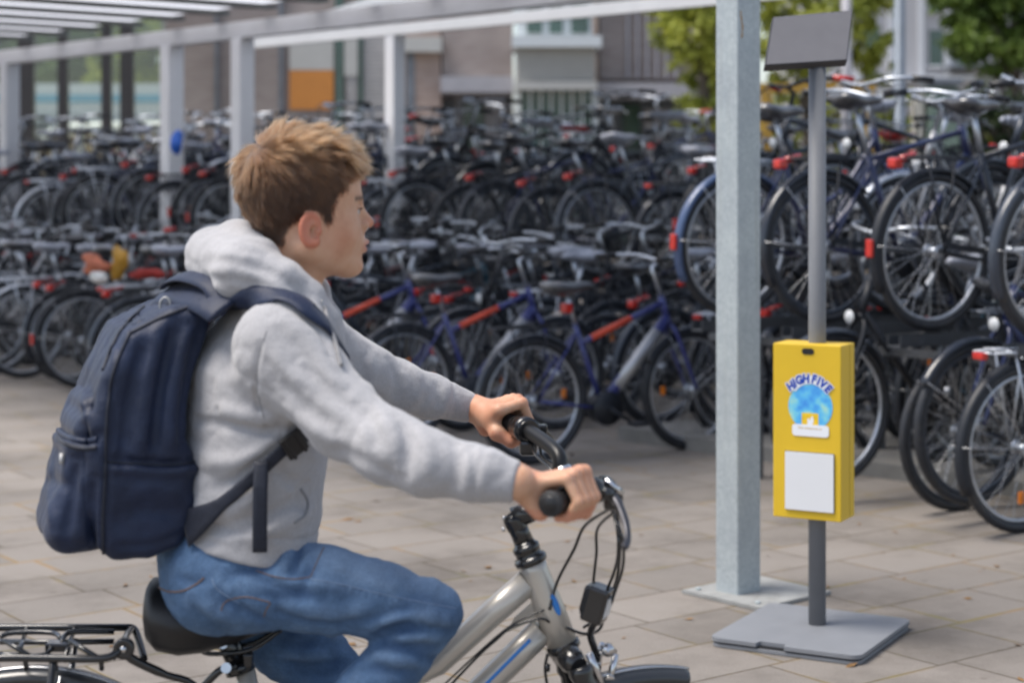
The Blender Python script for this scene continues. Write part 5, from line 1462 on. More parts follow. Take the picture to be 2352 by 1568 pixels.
for pts, mm_, r_ in (([(362, 1346), (385, 1357), (420, 1356), (452, 1340), (469, 1326)], m_thr, .0016), ([(487, 1328), (497, 1350), (522, 1368), (550, 1384)], m_thw, .0010), ([(589, 1309), (625, 1322), (670, 1329), (714, 1324)], m_thr, .0010), ([(744, 1256), (728, 1290), (714, 1324)], m_thr, .0009),
   ([(508, 1402), (512, 1388), (528, 1376), (566, 1370), (604, 1378), (620, 1384), (612, 1398), (606, 1414)], m_thr, .0011), ([(712, 1328), (790, 1343), (880, 1364), (970, 1382), (1048, 1396)], m_thw, .0008)):
    seam('stitching', jeans_f, pts, mm_, jeans, PB, r_, .0002, dash=0)

# shoes on the pedals (below the frame of the photograph)
m_shoe = mat('dark_shoe', (.03, .03, .035), .6, var=.3); m_sole = mat('white_sole', (.6, .6, .58), .6)
def shoe_f(P, c, pit):
    q = P-npv(c); ca, sa = math.cos(pit), math.sin(pit); q = np.stack([q[:, 0]*ca+q[:, 2]*sa, q[:, 1], -q[:, 0]*sa+q[:, 2]*ca], 1)
    d = smin(ell(q, (.07, 0, .035), (.075, .042, .032)), ell(q, (-.05, 0, .045), (.055, .036, .045)), .05)
    d = smin(d, rcone(q, (-.055, 0, .05), (-.05, 0, .11), .036, .038), .03); return smax(d, -q[:, 2], .006)
for c, pit in (((-.34, 2.81, .435), .0), ((-.37, 3.06, .135), -.15)):
    sdf_obj('shoe', lambda P: shoe_f(P, c, pit), (c[0]-.2, c[1]-.1, c[2]-.06), (c[0]+.2, c[1]+.1, c[2]+.18), .004, m_shoe, boy, PB)

# ---------------------------------------------------------------- body: head, neck, arms, hands, legs in one surface
HCN = wp(692, 456, PY); HY = R(20.0)
hf = np.array([math.cos(HY), math.sin(HY), 0]); hl = np.array([-math.sin(HY), math.cos(HY), 0]); hz = np.array([0, 0, 1.0])
def hloc(P):
    q = P-HCN; return np.stack([q@hf, q@hl, q[:, 2]], 1)
def hworld(p): p = np.atleast_2d(p); return HCN+p[:, :1]*hf+p[:, 1:2]*hl+p[:, 2:3]*hz
def ear(q):
    """q in head space; the ear on the -y side"""
    c = np.array([.000, -.0690, -.050]); t = R(28)
    u = np.array([math.cos(t)*-1, -math.sin(t), 0])      # backwards and outwards
    wv = np.array([-.12, 0, .99]); wv /= np.linalg.norm(wv); nn = np.cross(u, wv)
    r = q-c; a = r@u; b = (r@wv)*1.2; e = r@nn
    L_ = np.stack([a, b, e], 1)
    pts = []
    for an in range(-70, 215, 19):
        t_ = R(an); rx = .0165*(1+.12*math.sin(t_)); pts.append((.004+rx*math.cos(t_), .0285*math.sin(t_)+.002, .0015*math.cos(t_)))
    d = chain(L_, pts, [.0042]*len(pts), .002)
    plate = ell(L_, (.002, .001, .0), (.0165, .0275, .0042)); d = smin(d, plate, .004)
    ah = chain(L_, [(.0085, -.014, .002), (.0095, .0, .003), (.004, .013, .002)], [.0035, .0035, .003], .003); d = smin(d, ah, .003)
    d = smin(d, sph(L_, (-.004, -.0225, .0), .0085), .008)              # lobe
    d = smax(d, -ell(L_, (-.003, -.003, -.0065), (.0098, .0140, .0100)), .002)   # concha (outer side)
    d = smax(d, -ell(L_, (-.003, -.003, .0065), (.0085, .0125, .0085)), .003) if False else d
    tr_ = sph(L_, (-.0115, -.004, -.001), .0055); return smin(d, tr_, .005), L_
def head(P):
    q = hloc(P); qa = np.stack([q[:, 0], -np.abs(q[:, 1]), q[:, 2]], 1)
    d = ell(q, (-.010, 0, .022), (.094, .0745, .088))
    d = smin(d, ell(q, (.040, 0, .012), (.052, .060, .058)), .035)           # forehead
    d = smin(d, ell(q, (.036, 0, -.050), (.056, .055, .070)), .035)          # mid face
    d = smin(d, ell(qa, (.050, -.033, -.054), (.034, .028, .034)), .025)     # cheeks
    d = smin(d, rcone(qa, (-.005, -.049, -.078), (.070, -.012, -.108), .018, .016), .030)   # jaw
    d = smin(d, ell(q, (.082, 0, -.110), (.020, .022, .017)), .018)          # chin
    d = smin(d, rcone(qa, (.082, -.032, -.001), (.089, -.008, -.004), .008, .007), .014)    # brow
    d = smax(d, -ell(qa, (.100, -.033, -.020), (.017, .018, .012)), .012)    # eye sockets
    d = smin(d, sph(qa, (.0765, -.0315, -.020), .0118), .004)
    for e_, r_ in ((28, .0024), (-34, .0019)):
        lp_ = [(.0765+.0136*math.cos(R(f_))*math.cos(R(e_)), -.0315-.0136*math.sin(R(f_))*math.cos(R(e_)), -.020+.0136*math.sin(R(e_))) for f_ in (-50, -25, 0, 25, 50, 72)]
        d = smin(d, chain(qa, lp_, [r_]*6), .002)
    d = smin(d, rcone(q, (.090, 0, -.010), (.1125, 0, -.0395), .0070, .0088), .012)   # nose
    d = smin(d, sph(qa, (.1015, -.0105, -.0445), .0078), .007)
    d = smax(d, -ell(qa, (.106, -.0065, -.0520), (.005, .003, .003)), .002)
    d = smin(d, ell(q, (.082, 0, -.072), (.023, .026, .022)), .018)          # muzzle
    d = smin(d, rcone(qa, (.0975, -.018, -.0745), (.1075, -.003, -.0705), .0035, .0050), .004)
    d = smin(d, rcone(qa, (.0955, -.017, -.0800), (.1045, .000, -.0835), .0036, .0056), .004)
    d = smax(d, -rcone(qa, (.0975, -.022, -.0770), (.1100, 0, -.0768), .0010, .0012), .002)
    e, _ = ear(qa); d = smin(d, e, .006)
    return d
def neck(P):
    return rcone(P, wp(672, 545, PY+.005), wp(650, 740, PY), .052, .058)

def hand(P, G0, ax, up, wr, side, curl=1.0):
    """fist round a bar. G0 outer end of the grip, ax unit vector along it towards the bar's middle,
    up roughly the direction of the knuckles, wr wrist position; the little finger sits nearest the outer end"""
    up = up-ax*(up@ax); up /= np.linalg.norm(up); fw = np.cross(ax, up)*side      # fw: over the top and forwards
    gr = .0165
    def pt(s_, ang, rad): a = R(ang); return G0+ax*s_+(fw*math.cos(a)+up*math.sin(a))*rad
    d = None; S_ = [.022, .0405, .0595, .0785]; Lf = [.90, 1.0, 1.04, .98]; rf = [.0072, .0080, .0083, .0082]
    kn = []
    for s_, lf, r in zip(S_, Lf, rf):
        K0 = pt(s_, 128, .037); K1 = pt(s_+.001, 58, .0415*lf); K2 = pt(s_+.002, -4, .0330); K3 = pt(s_+.002, -62, .0262); K4 = pt(s_+.002, -98, .0240)
        e = chain(P, [K0, K1, K2, K3, K4], [r*1.22, r*1.13, r*1.02, r*.95, r*.78], .004)
        e = smin(e, sph(P, K1, r*1.20), .004)
        d = e if d is None else smin(d, e, .0035); kn.append(K0)
    # palm: slabs from the wrist to each knuckle
    pm = None
    for i, (k0, s_) in enumerate(zip(kn, S_)):
        mid = pt(s_, 172, .031)
        e = chain(P, [wr+ax*(s_-.05)*.45, mid*.5+(wr+k0)*.25, k0], [.0150, .0145, .0108], .01)
        pm = e if pm is None else smin(pm, e, .012)
    heel = chain(P, [wr+ax*-.012, pt(.020, 205, .030)], [.017, .0135], .01); pm = smin(pm, heel, .014)
    d = smin(d, pm, .008)
    # thumb: leaves the side of the palm near its base and closes under the grip
    T = [wr+ax*.020, pt(.080, 195, .033), pt(.096, 240, .0285), pt(.092, 290, .0270), pt(.086, 325, .0265)]
    th_ = chain(P, T, [.0150, .0135, .0102, .0094, .0078], .006)
    d = smin(d, th_, .008)
    # keep clear of the bar itself
    d = smax(d, -rcone(P, G0-ax*.06, G0+ax*.2, gr-.001, gr-.001), .003)
    return d
N0 = npv((.0545, 2.60, .9595)); N1 = npv((.118, 2.725, .957)); nax = (N1-N0)/np.linalg.norm(N1-N0)
F1 = npv((.0135, 3.165, .992)); F0 = npv((-.032, 3.262, .997)); fax = (F1-F0)/np.linalg.norm(F1-F0)
WN = npv((.003, 2.648, .990)); WF = wp(1098, 938, 3.235)
UPV = np.array([-.15, 0, 1.0])
def hands(P):
    out = np.full(len(P), .05)
    for G0, ax, wr, sd_, c in ((N0, nax, WN, 1, N0), (F0, fax, WF, -1, F0)):
        m_ = np.linalg.norm(P-c, axis=1) < .16
        if m_.any(): out[m_] = np.minimum(out[m_], hand(P[m_], G0, ax, UPV, wr, sd_))
        far = np.linalg.norm(P-c, axis=1)-.10; out = np.where(m_, out, np.minimum(out+0, np.maximum(far, .05))) 
    return out
def body_f(P):
    d = smax(torso(P, .020), cut(P)-.01, .02); a, b = sleeves(P, .012)
    a2 = chain(P, [NA[-2], NA[-1], WN], [.024, .0225, .0205], .01); b2 = chain(P, [FA_[-2], FA_[-1], WF], [.024, .0215, .019], .01)
    d = smin(d, smin(a, a2, .01), .02); d = smin(d, smin(b, b2, .01), .02)
    d = smax(d, P[:, 0]*0+np.where(P[:, 0] > -.02, -1, -1), .01) if False else d
    lg = smin(chain(P, NL, [r-.020 for r in NLR], .015), chain(P, NS, [r-.012 for r in NSR], .015), .012)
    lg = smin(lg, chain(P, FL, [r-.012 for r in FLR], .02), .02); lg = smin(lg, pelvis(P, .032), .02)
    d = smin(d, lg, .03); d = smin(d, neck(P), .02)
    hm = np.linalg.norm(P-HCN, axis=1) < .24
    if hm.any():
        t = d[hm]; t = smin(t, head(P[hm]), .022); d = d.copy(); d[hm] = t
    hn = hands(P); d = smin(d, hn, .010)
    return d
def gaus(P, c, r): return np.exp(-(np.linalg.norm(hloc(P)-np.array(c), axis=1)/r)**2)
def a_red(P):
    q = hloc(P); qa = np.stack([q[:, 0], -np.abs(q[:, 1]), q[:, 2]], 1); e, L_ = ear(qa)
    k = np.clip(1-np.maximum(e, 0)/.004, 0, 1)*(np.abs(q[:, 1]) > .066)*.70*np.clip(np.hypot(L_[:, 0]/.014, L_[:, 1]/.024), .45, 1.0)
    k = np.maximum(k, .24*np.exp(-(np.linalg.norm(qa-np.array([.052, -.05, -.062]), axis=1)/.03)**2)); k = np.maximum(k, .55*gaus(P, (.115, 0, -.042), .013))
    for G0, ax, sd_ in ((N0, nax, 1), (F0, fax, -1)):
        t = (P-G0)@ax; rad = np.linalg.norm(P-G0-t[:, None]*ax, axis=1); nr = (np.linalg.norm(P-G0, axis=1) < .13)
        k = np.maximum(k, nr*np.clip((rad-.033)/.016, 0, 1)*.22*(t > .005)); k = np.maximum(k, nr*.35*(P[:, 2] < G0[2]-.012))
    return np.clip(k, 0, 1)
def a_lip(P):
    q = hloc(P); qa = np.abs(q[:, 1]); return np.clip(np.exp(-((q[:, 2]+.077)/.0085)**4)*(q[:, 0] > .092)*np.exp(-(qa/.020)**4), 0, 1)*.75
HLX = [-.2, -.072, -.044, -.030, -.018, .006, .020, .0225, .033, .0335, .040, .054, .070, .085, .2]
HLZ = [-.092, -.090, -.078, -.045, -.032, -.026, -.030, -.043, -.038, -.012, -.002, .024, .043, .050, .052]
def hairline(q): return q[:, 2]-np.interp(q[:, 0], HLX, HLZ)
def a_hair(P):
    q = hloc(P); qa = np.stack([q[:, 0], -np.abs(q[:, 1]), q[:, 2]], 1); e, _ = ear(qa)
    k = np.clip((hairline(q)+.004*wob(P, 260, 3))/.012+.35, 0, 1)*(e > .0035)
    br_ = np.exp(-((q[:, 2]-.002-.10*(np.abs(q[:, 1])-.03)*(-1))/.0042)**2)*(np.abs(q[:, 1]) > .010)*(np.abs(q[:, 1]) < .052)*(q[:, 0] > .06)*.85
    return np.maximum(k*(P[:, 2] > 1.2), br_)
# soften the skin of the hands and head: fine grid
body, bpos, bQ = sdf_obj('body', body_f, (-.66, 2.54, .13), (.14, 3.34, 1.56), .0022, m_skin, boy, PB, attrs={'red': a_red, 'lip': a_lip, 'hairy': a_hair}, relax=1)

# ---------------------------------------------------------------- hair
def hair_mat():
    m = bpy.data.materials.new('light_brown_hair'); m.use_nodes = True; nt = m.node_tree; L = nt.links.new
    nt.nodes.remove(nt.nodes['Principled BSDF']); h_ = N(nt, 'ShaderNodeBsdfHairPrincipled'); h_.parametrization = 'COLOR'
    a = N(nt, 'ShaderNodeAttribute'); a.attribute_name = 'tone'
    hi = N(nt, 'ShaderNodeHairInfo')
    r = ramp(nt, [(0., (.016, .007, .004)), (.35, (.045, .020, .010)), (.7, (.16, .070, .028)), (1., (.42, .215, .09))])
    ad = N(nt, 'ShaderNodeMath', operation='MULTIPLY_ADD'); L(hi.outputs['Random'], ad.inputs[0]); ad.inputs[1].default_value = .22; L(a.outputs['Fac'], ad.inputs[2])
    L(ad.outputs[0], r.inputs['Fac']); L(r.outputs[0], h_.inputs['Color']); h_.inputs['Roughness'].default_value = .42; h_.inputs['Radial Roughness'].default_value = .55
    L(h_.outputs[0], nt.nodes['Material Output'].inputs[0]); return m
def build_hair():
    rnd = np.random.RandomState(11)
    q = hloc(bpos); qa = np.stack([q[:, 0], -np.abs(q[:, 1]), q[:, 2]], 1); e, _ = ear(qa)
    ok = (hairline(q) > .006*np.random.RandomState(3).rand(len(q))**2-.001) & (bpos[:, 2] > 1.2) & (e > .004) & (np.linalg.norm(q, axis=1) < .16)
    idx = np.nonzero(ok)[0]
    NS_ = 46000
    pick = rnd.choice(idx, NS_); root = bpos[pick]+rnd.normal(size=(NS_, 3))*.0011; root = root-grad(body_f, root)*(body_f(root)+.0005)[:, None]
    nrm = grad(body_f, root); ql = hloc(root); n_l = np.stack([nrm@hf, nrm@hl, nrm[:, 2]], 1)
    x, y, z = ql.T
    top = np.clip((z-.035)/.05, 0, 1); front = np.clip((x+.01)/.07, 0, 1)*top; back = np.clip((-.04-x)/.05, 0, 1)*(1-top)
    # whorl towards the back of the crown
    wh = np.array([-.072, -.018, .075]); rv = ql-wh; rd = np.linalg.norm(rv, axis=1)
    out = rv/np.maximum(rd, 1e-6)[:, None]
    tang = np.cross(n_l, out)
    fwd = np.array([1., 0, 0]); dn = np.array([0, 0, -1.])
    flow = out*1.0+tang*(.9*np.exp(-rd/.05))[:, None]
    flow = flow*(1-front*.3)[:, None]+fwd*(.55*top)[:, None]+dn*(.95*(1-top))[:, None]+fwd*(.25*(1-top))[:, None]
    # wavy tufts
    cl = wob(ql, 55, 1); cl2 = wob(ql, 90, 9)
    sidev = np.cross(n_l, flow); sidev /= np.maximum(np.linalg.norm(sidev, axis=1)[:, None], 1e-6)
    flow = flow+sidev*(cl*.75*(top*.8+.25))[:, None]+rnd.normal(size=flow.shape)*.10
    flow -= n_l*np.sum(flow*n_l, axis=1)[:, None]; flow /= np.maximum(np.linalg.norm(flow, axis=1)[:, None], 1e-6)
    hl_ = np.clip(hairline(ql)/.03, 0, 1)
    ln = (.009+.007*hl_)+top*.015+front*.008+np.clip((z)/.05, 0, 1)*.008
    ln *= (1+.28*cl2+.15*rnd.normal(size=NS_)); ln = np.clip(ln, .006, .065)
    lift = .12+.20*top+.45*front+.35*np.clip(cl, 0, 1)*top+.12*rnd.normal(size=NS_)*top+.10*np.exp(-rd/.03)
    NP = 8; pts = np.zeros((NS_, NP, 3)); cur = ql.copy(); step = ln/(NP-1)
    pts[:, 0] = cur
    wander = rnd.normal(size=(NS_, 3))*.20
    # clump centres: strands lean towards a neighbouring guide tip
    cell = np.floor(ql/ .0115+np.array([.3, .1, .7])).astype(int); keyc = cell[:, 0]*10007+cell[:, 1]*101+cell[:, 2]
    u, inv = np.unique(keyc, return_inverse=True); crnd = rnd.normal(size=(len(u), 3)); crnd2 = rnd.uniform(.6, 1.25, len(u)); cn = crnd[inv]
    cmean = np.zeros((len(u), 3)); np.add.at(cmean, inv, ql); cc_ = np.bincount(inv); cmean /= cc_[:, None]
    gd = flow.copy(); lsum = np.zeros((len(u), 3)); np.add.at(lsum, inv, gd); gmean = lsum/cc_[:, None]
    gm = gmean[inv]+cn*(.16+.20*top)[:, None]
    ln2 = ln*(.55+.45*crnd2[inv]); step = ln2/(NP-1)
    dirv = flow*.5+gm*.5
    for k in range(1, NP):
        t = k/(NP-1)
        up_ = (lift*(1-.75*t*(1-.35*front)))[:, None]
        dd = dirv+n_l*up_+wander*t+np.array([0, 0, -1.])*(t*.35*(1-front*.6))[:, None]
        dd /= np.linalg.norm(dd, axis=1)[:, None]
        cur = cur+dd*step[:, None]
        pull = (cmean[inv]+gm*(ln2*t)[:, None]*.75+n_l*(up_[:, 0]*ln2*t)[:, None]*.6)
        cur2 = cur*(1-.09*t*(.4+.6*top)[:, None])+pull*(.09*t*(.4+.6*top)[:, None])
        pts[:, k] = cur2; cur = cur2
    P_ = hworld(pts.reshape(-1, 3)).reshape(NS_, NP, 3)
    # push out of the skull
    fl = P_[:, 1:].reshape(-1, 3); dv = np.minimum(ell(hloc(fl), (-.010, 0, .022), (.094, .0745, .088)), 1); bad = dv < .001
    g_ = grad(lambda X: ell(hloc(X), (-.010, 0, .022), (.094, .0745, .088)), fl[bad]); fl[bad] += g_*(.001-dv[bad])[:, None]; P_[:, 1:] = fl.reshape(NS_, NP-1, 3)
    P_ -= npv(PB)
    hc_ = bpy.data.hair_curves.new('hair'); hc_.add_curves([NP]*NS_)
    hc_.attributes['position'].data.foreach_set('vector', P_.astype(np.float32).ravel()) if 'position' in hc_.attributes else hc_.points.foreach_set('position', P_.astype(np.float32).ravel())
    prof = np.array([1.0, 1.0, .98, .92, .84, .72, .52, .2])*.00029
    rad = (prof[None]*rnd.uniform(.75, 1.25, (NS_, 1))).astype(np.float32)
    ra_ = hc_.attributes.get('radius') or hc_.attributes.new('radius', 'FLOAT', 'POINT'); ra_.data.foreach_set('value', rad.ravel())
    tone = .05+.36*np.clip((z+.025)/.115, 0, 1)**1.3+.10*np.clip(front, 0, 1)+.08*back+.18*(crnd2[inv]-.92)+.06*cl2  # hair colour, with some top light painted in towards the crown
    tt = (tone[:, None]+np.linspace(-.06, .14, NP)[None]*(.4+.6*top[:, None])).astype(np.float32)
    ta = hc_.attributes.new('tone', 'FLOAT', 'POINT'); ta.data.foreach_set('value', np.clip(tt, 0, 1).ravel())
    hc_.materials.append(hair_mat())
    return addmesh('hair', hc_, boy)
hair = build_hair()
scene.cycles_curves.shape = 'RIBBONS' if hasattr(scene, 'cycles_curves') else None
# eyelashes on both eyes
q = MB()
for s_ in (-1, 1):
    for i in range(15):
        t = (i-7)/7*.013; p0 = np.array([.0875-abs(t)*.25, s_*(.032)+t, -.0175]); p1 = p0+np.array([.0065, s_*.001+t*.2, .002]); a, b = hworld(p0)[0], hworld(p1)[0]
        q.tube([Vector(a)-PB, Vector(b)-PB], [.0007, .0003], 4)
q.build('eyelashes', mat('lash', (.03, .018, .012), .6), boy)

m_sclera = mat('eye_white', (.55, .50, .47), .15, var=.03); m_iris = mat('dark_iris', (.05, .03, .02), .1)
for s_ in (-1, 1):
    c = hworld((.0765, s_*.0315, -.020))[0]-npv(PB)
    q = MB().use(m_sclera); q.lathe(c, [(.0127*math.cos(R(a)), max(.0001, .0127*math.sin(R(a)))) for a in range(180, 24, -12)], tuple(hf), 20)
    q.use(m_iris).lathe(c, [(.0127*math.cos(R(a)), max(.0001, .0127*math.sin(R(a)))) for a in (26, 18, 9, 0)], tuple(hf), 20); q.build('eyeball', None, boy)
# ================================================================ backpack (worn, its own thing)
def nylon_mat(name, c0, c1, rough=.55, bsc=700.0):
    m, nt, b = newmat(name); L = nt.links.new
    tc = N(nt, 'ShaderNodeTexCoord'); n = N(nt, 'ShaderNodeTexNoise', i_Scale=11.0, i_Detail=6.0, i_Roughness=.65); L(tc.outputs['Object'], n.inputs['Vector'])
    r = ramp(nt, [(.3, c0), (.72, c1)]); L(n.outputs['Fac'], r.inputs['Fac'])
    w_ = N(nt, 'ShaderNodeTexNoise', i_Scale=bsc, i_Detail=3.0); L(tc.outputs['Object'], w_.inputs['Vector'])
    r2 = ramp(nt, [(.3, (.8, .8, .8)), (.7, (1.2, 1.2, 1.2))]); L(w_.outputs['Fac'], r2.inputs['Fac'])
    mx = N(nt, 'ShaderNodeMixRGB', blend_type='MULTIPLY'); mx.inputs[0].default_value = 1; L(r.outputs[0], mx.inputs[1]); L(r2.outputs[0], mx.inputs[2])
    L(mx.outputs[0], b.inputs['Base Color']); b.inputs['Roughness'].default_value = rough; b.inputs['Specular IOR Level'].default_value = .4
    b.inputs['Sheen Weight'].default_value = .10; b.inputs['Sheen Roughness'].default_value = .4
    ad = N(nt, 'ShaderNodeTexNoise', i_Scale=26.0, i_Detail=6.0, i_Roughness=.6); L(tc.outputs['Object'], ad.inputs['Vector'])
    bp = N(nt, 'ShaderNodeBump', i_Strength=.45, i_Distance=.008); L(ad.outputs['Fac'], bp.inputs['Height'])
    bp2 = N(nt, 'ShaderNodeBump', i_Strength=.25, i_Distance=.001); L(w_.outputs['Fac'], bp2.inputs['Height']); L(bp.outputs[0], bp2.inputs['Normal']); L(bp2.outputs[0], b.inputs['Normal'])
    return m
m_navy = nylon_mat('navy_nylon', (.005, .011, .033), (.011, .022, .062))
m_navyd = nylon_mat('navy_webbing', (.008, .011, .022), (.016, .020, .036), .6, 300.0)
m_pull = mat('pale_zip_pull', (.42, .42, .42), .5, .3)
BKB = Vector((-.60, PY, 0))
pack = thing('backpack', 'navy blue nylon backpack worn on the boy\'s back', 'backpack', BKB)
PK = R(20.0); pa = np.array([-math.cos(PK), -math.sin(PK), 0]); pwv = np.array([-math.sin(PK), math.cos(PK), 0])   # backwards; across, away from the camera
PWD = .285; YN = 2.805
NC = wp(330, 1000, YN)      # a point on the near side panel
# near side panel outline (photo positions on the plane of the side panel)
def onside(x, y):
    """sight line meets the side panel plane (through NC, normal pwv)"""
    d = npv(W(x, y, 1.0))-CAMP; t = ((NC-CAMP)@pwv)/(d@pwv); return CAMP+d*t
side = [(296, 762), (238, 872), (214, 960), (203, 1060), (205, 1180), (225, 1262), (262, 1290), (345, 1288), (415, 1262), (478, 1180), (455, 1128), (462, 1075), (436, 1008), (440, 925), (462, 830), (505, 712), (478, 690), (400, 712)]
S2 = np.array([((lambda p: ((p-NC)@pa, p[2]-NC[2]))(onside(x, y))) for x, y in side])
def poly_sd(X, Z, V):
    d = np.full(len(X), 1e9); s = np.ones(len(X)); n = len(V); j = n-1
    for i in range(n):
        ex, ez = V[j]-V[i]; wx, wz = X-V[i][0], Z-V[i][1]
        t = np.clip((wx*ex+wz*ez)/(ex*ex+ez*ez), 0, 1); bx_, bz2 = wx-ex*t, wz-ez*t
        d = np.minimum(d, bx_*bx_+bz2*bz2)
        c1 = Z >= V[i][1]; c2 = Z < V[j][1]; c3 = ex*wz > ez*wx
        fl = (c1 & c2 & c3) | (~c1 & ~c2 & ~c3); s = np.where(fl, -s, s); j = i
    return s*np.sqrt(d)
def pk(P): q = P-NC; return q@pa, q@pwv, q[:, 2]
RND = .026
def pack_f0(P):
    a, wv_, z = pk(P)
    # narrower towards the top
    tw = np.clip((z+.02)/.20, 0, 1)*.030
    inset = np.maximum(tw, 0)
    d2 = poly_sd(a, z, S2)+RND
    dw = np.abs(wv_-PWD/2)-(PWD/2-inset*.6)+RND
    d = np.minimum(np.maximum(d2, dw), 0)+np.hypot(np.maximum(d2, 0), np.maximum(dw, 0))-RND
    return d*.95
zc = wp(150, 1072, 2.9)[2]
def pocket_f(P):
    a, wv_, z = pk(P)
    # big front pocket, fuller low down
    zz = z-(zc-NC[2]); a0 = .076-.13*zz
    bul = .043+.013*np.clip(-zz/.1, -1, 1)
    q = np.stack([np.abs(a-a0)-bul, np.abs(wv_-PWD*.50)-PWD*.43, np.abs(zz-.004)-.124], 1)+.042
    return (np.linalg.norm(np.maximum(q, 0), axis=1)+np.minimum(q.max(1), 0)-.042)*.9
def pocket2_f(P):
    a, wv_, z = pk(P); zz = z-(wp(230, 826, 2.85)[2]-NC[2]); a0 = .010-.36*zz
    q = np.stack([np.abs(a-a0)-.020, np.abs(wv_-PWD*.5)-PWD*.36, np.abs(zz)-.064], 1)+.018
    return (np.linalg.norm(np.maximum(q, 0), axis=1)+np.minimum(q.max(1), 0)-.018)*.85
PC = Creases(lambda P: np.minimum(pack_f0(P), pocket_f(P)))
for a_, b_2, c_ in [
 ([(330, 790), (300, 900), (285, 1010), (275, 1080)], .006, .008), ([(370, 760), (345, 860), (330, 960), (325, 1040)], -.006, .011), ([(405, 745), (375, 850), (360, 950), (352, 1045)], .007, .009),
 ([(440, 740), (410, 840), (395, 930), (390, 1040)], -.005, .011), ([(465, 745), (435, 850), (418, 940), (420, 1040)], .006, .009), ([(250, 1057), (320, 1062), (390, 1066), (450, 1058)], .008, .006),
 ([(250, 1075), (320, 1080), (390, 1083), (455, 1075)], -.005, .008), ([(290, 1130), (360, 1120), (430, 1140)], -.004, .014), ([(280, 1190), (350, 1170), (420, 1185)], .004, .012), ([(270, 1255), (350, 1250), (420, 1225)], .005, .006),
 ([(250, 880), (262, 960), (248, 1050), (244, 1150), (240, 1260)], .005, .005), ([(262, 790), (262, 880)], -.003, .006),
 ([(120, 960), (150, 1000), (200, 1010), (225, 1000)], .008, .007), ([(112, 985), (150, 1022), (205, 1035)], -.006, .008), ([(175, 1060), (165, 1150), (150, 1240)], .006, .008), ([(200, 1070), (190, 1150), (185, 1250)], -.005, .010), ([(120, 1060), (115, 1150), (130, 1220)], -.005, .012),
 ([(150, 920), (185, 945), (215, 930)], .006, .009), ([(205, 880), (190, 930), (215, 975)], -.006, .010), ([(100, 1100), (140, 1110), (170, 1130)], .004, .010), ([(215, 1100), (212, 1180), (215, 1250)], .006, .007),
 ]: PC.add(a_, b_2, c_)
def body_pack_f(P): return pack_f0(P)+1.5*PC.disp(P)-.0022*wob(P*np.array([1.4, 1, .7]), 40, 2)-.0011*wob(P, 95, 4)
def pocket_full(P): return smax(pocket_f(P), -(pack_f0(P)+.004), .002)+1.4*PC.disp(P)-.0028*wob(P*np.array([1.2, 1, .8]), 38, 5)-.0012*wob(P, 90, 6)
lo_, hi_ = (-.86, 2.72, .76), (-.40, 3.16, 1.32)
pb_, ppos, _q = sdf_obj('main_compartment', body_pack_f, lo_, hi_, .0033, m_navy, pack, BKB, relax=1)
pk2, _p, _q = sdf_obj('front_pocket', pocket_full, lo_, hi_, .0033, m_navy, pack, BKB, relax=1)
p2f = lambda P: smax(pocket2_f(P), -(pack_f0(P)+.004), .002)-.002*wob(P, 60, 6)
pk3, _p, _q = sdf_obj('upper_pocket', p2f, lo_, hi_, .0035, m_navy, pack, BKB, relax=1)
allp = lambda P: np.minimum(np.minimum(body_pack_f(P), pocket_full(P)), p2f(P))
# piping along the panel edges, zips and pulls
for pts, r_ in (([(300, 762), (262, 850), (248, 930), (243, 1010), (241, 1100), (236, 1190), (238, 1270)], .0028), ([(300, 765), (370, 730), (440, 704), (490, 692)], .0030), ([(246, 1060), (320, 1066), (400, 1068), (452, 1058)], .0020)):
    seam('piping', allp, pts, m_navyd, pb_, BKB, r_, .0004)
seam('zip', allp, [(132, 1003), (150, 1018), (185, 1030), (222, 1028)], m_navyd, pk2, BKB, .0035, .001)
seam('zip_flap', allp, [(134, 988), (152, 1001), (190, 1013), (226, 1008)], m_navy, pk2, BKB, .0050, .001)
seam('zip', allp, [(330, 705), (290, 745), (262, 790), (238, 850)], m_navyd, pk3, BKB, .003, .001)
w3 = hit(allp, [(148, 1040), (146, 1066)]); g_ = grad(allp, w3); w3 = w3+g_*.004-npv(BKB)
MB().tube([w3[0], w3[1]], .0035, 8).build('zip_pull', m_pull, pk2)
# ring and cord of the top zip, a pale loop
rc0 = hit(allp, [(383, 700)])[0]+np.array([0, -.012, .0])-npv(BKB)
q = MB(); lp = []
for i in range(15):
    t = 2*math.pi*i/15; lp.append((rc0[0]+.0085*math.cos(t), rc0[1], rc0[2]+.0125*math.sin(t)))
q.tube(lp, .0022, 6, closed=True); q.tube([(rc0[0]-.004, rc0[1], rc0[2]-.012), (rc0[0]-.009, rc0[1]+.004, rc0[2]-.024)], .0028, 6); q.build('zip_pull', m_pull, pb_)

# top handle / load flap and shoulder strap
hood_all = lambda P: hoodie_f(P)
def strap_px(pts, f, n=5, lift=.004):
    P2 = hit(f, px_spline(pts, n)); g = grad(f, P2); return P2+g*lift, g
both = lambda P: np.minimum(hoodie_f(P), allp(P)+.004)
S_pts, S_n = strap_px([(503, 716), (530, 702), (565, 690), (610, 682), (650, 684), (685, 697), (708, 716)], lambda P: smin(hoodie_f0(P), allp(P), .03), 5, .004)
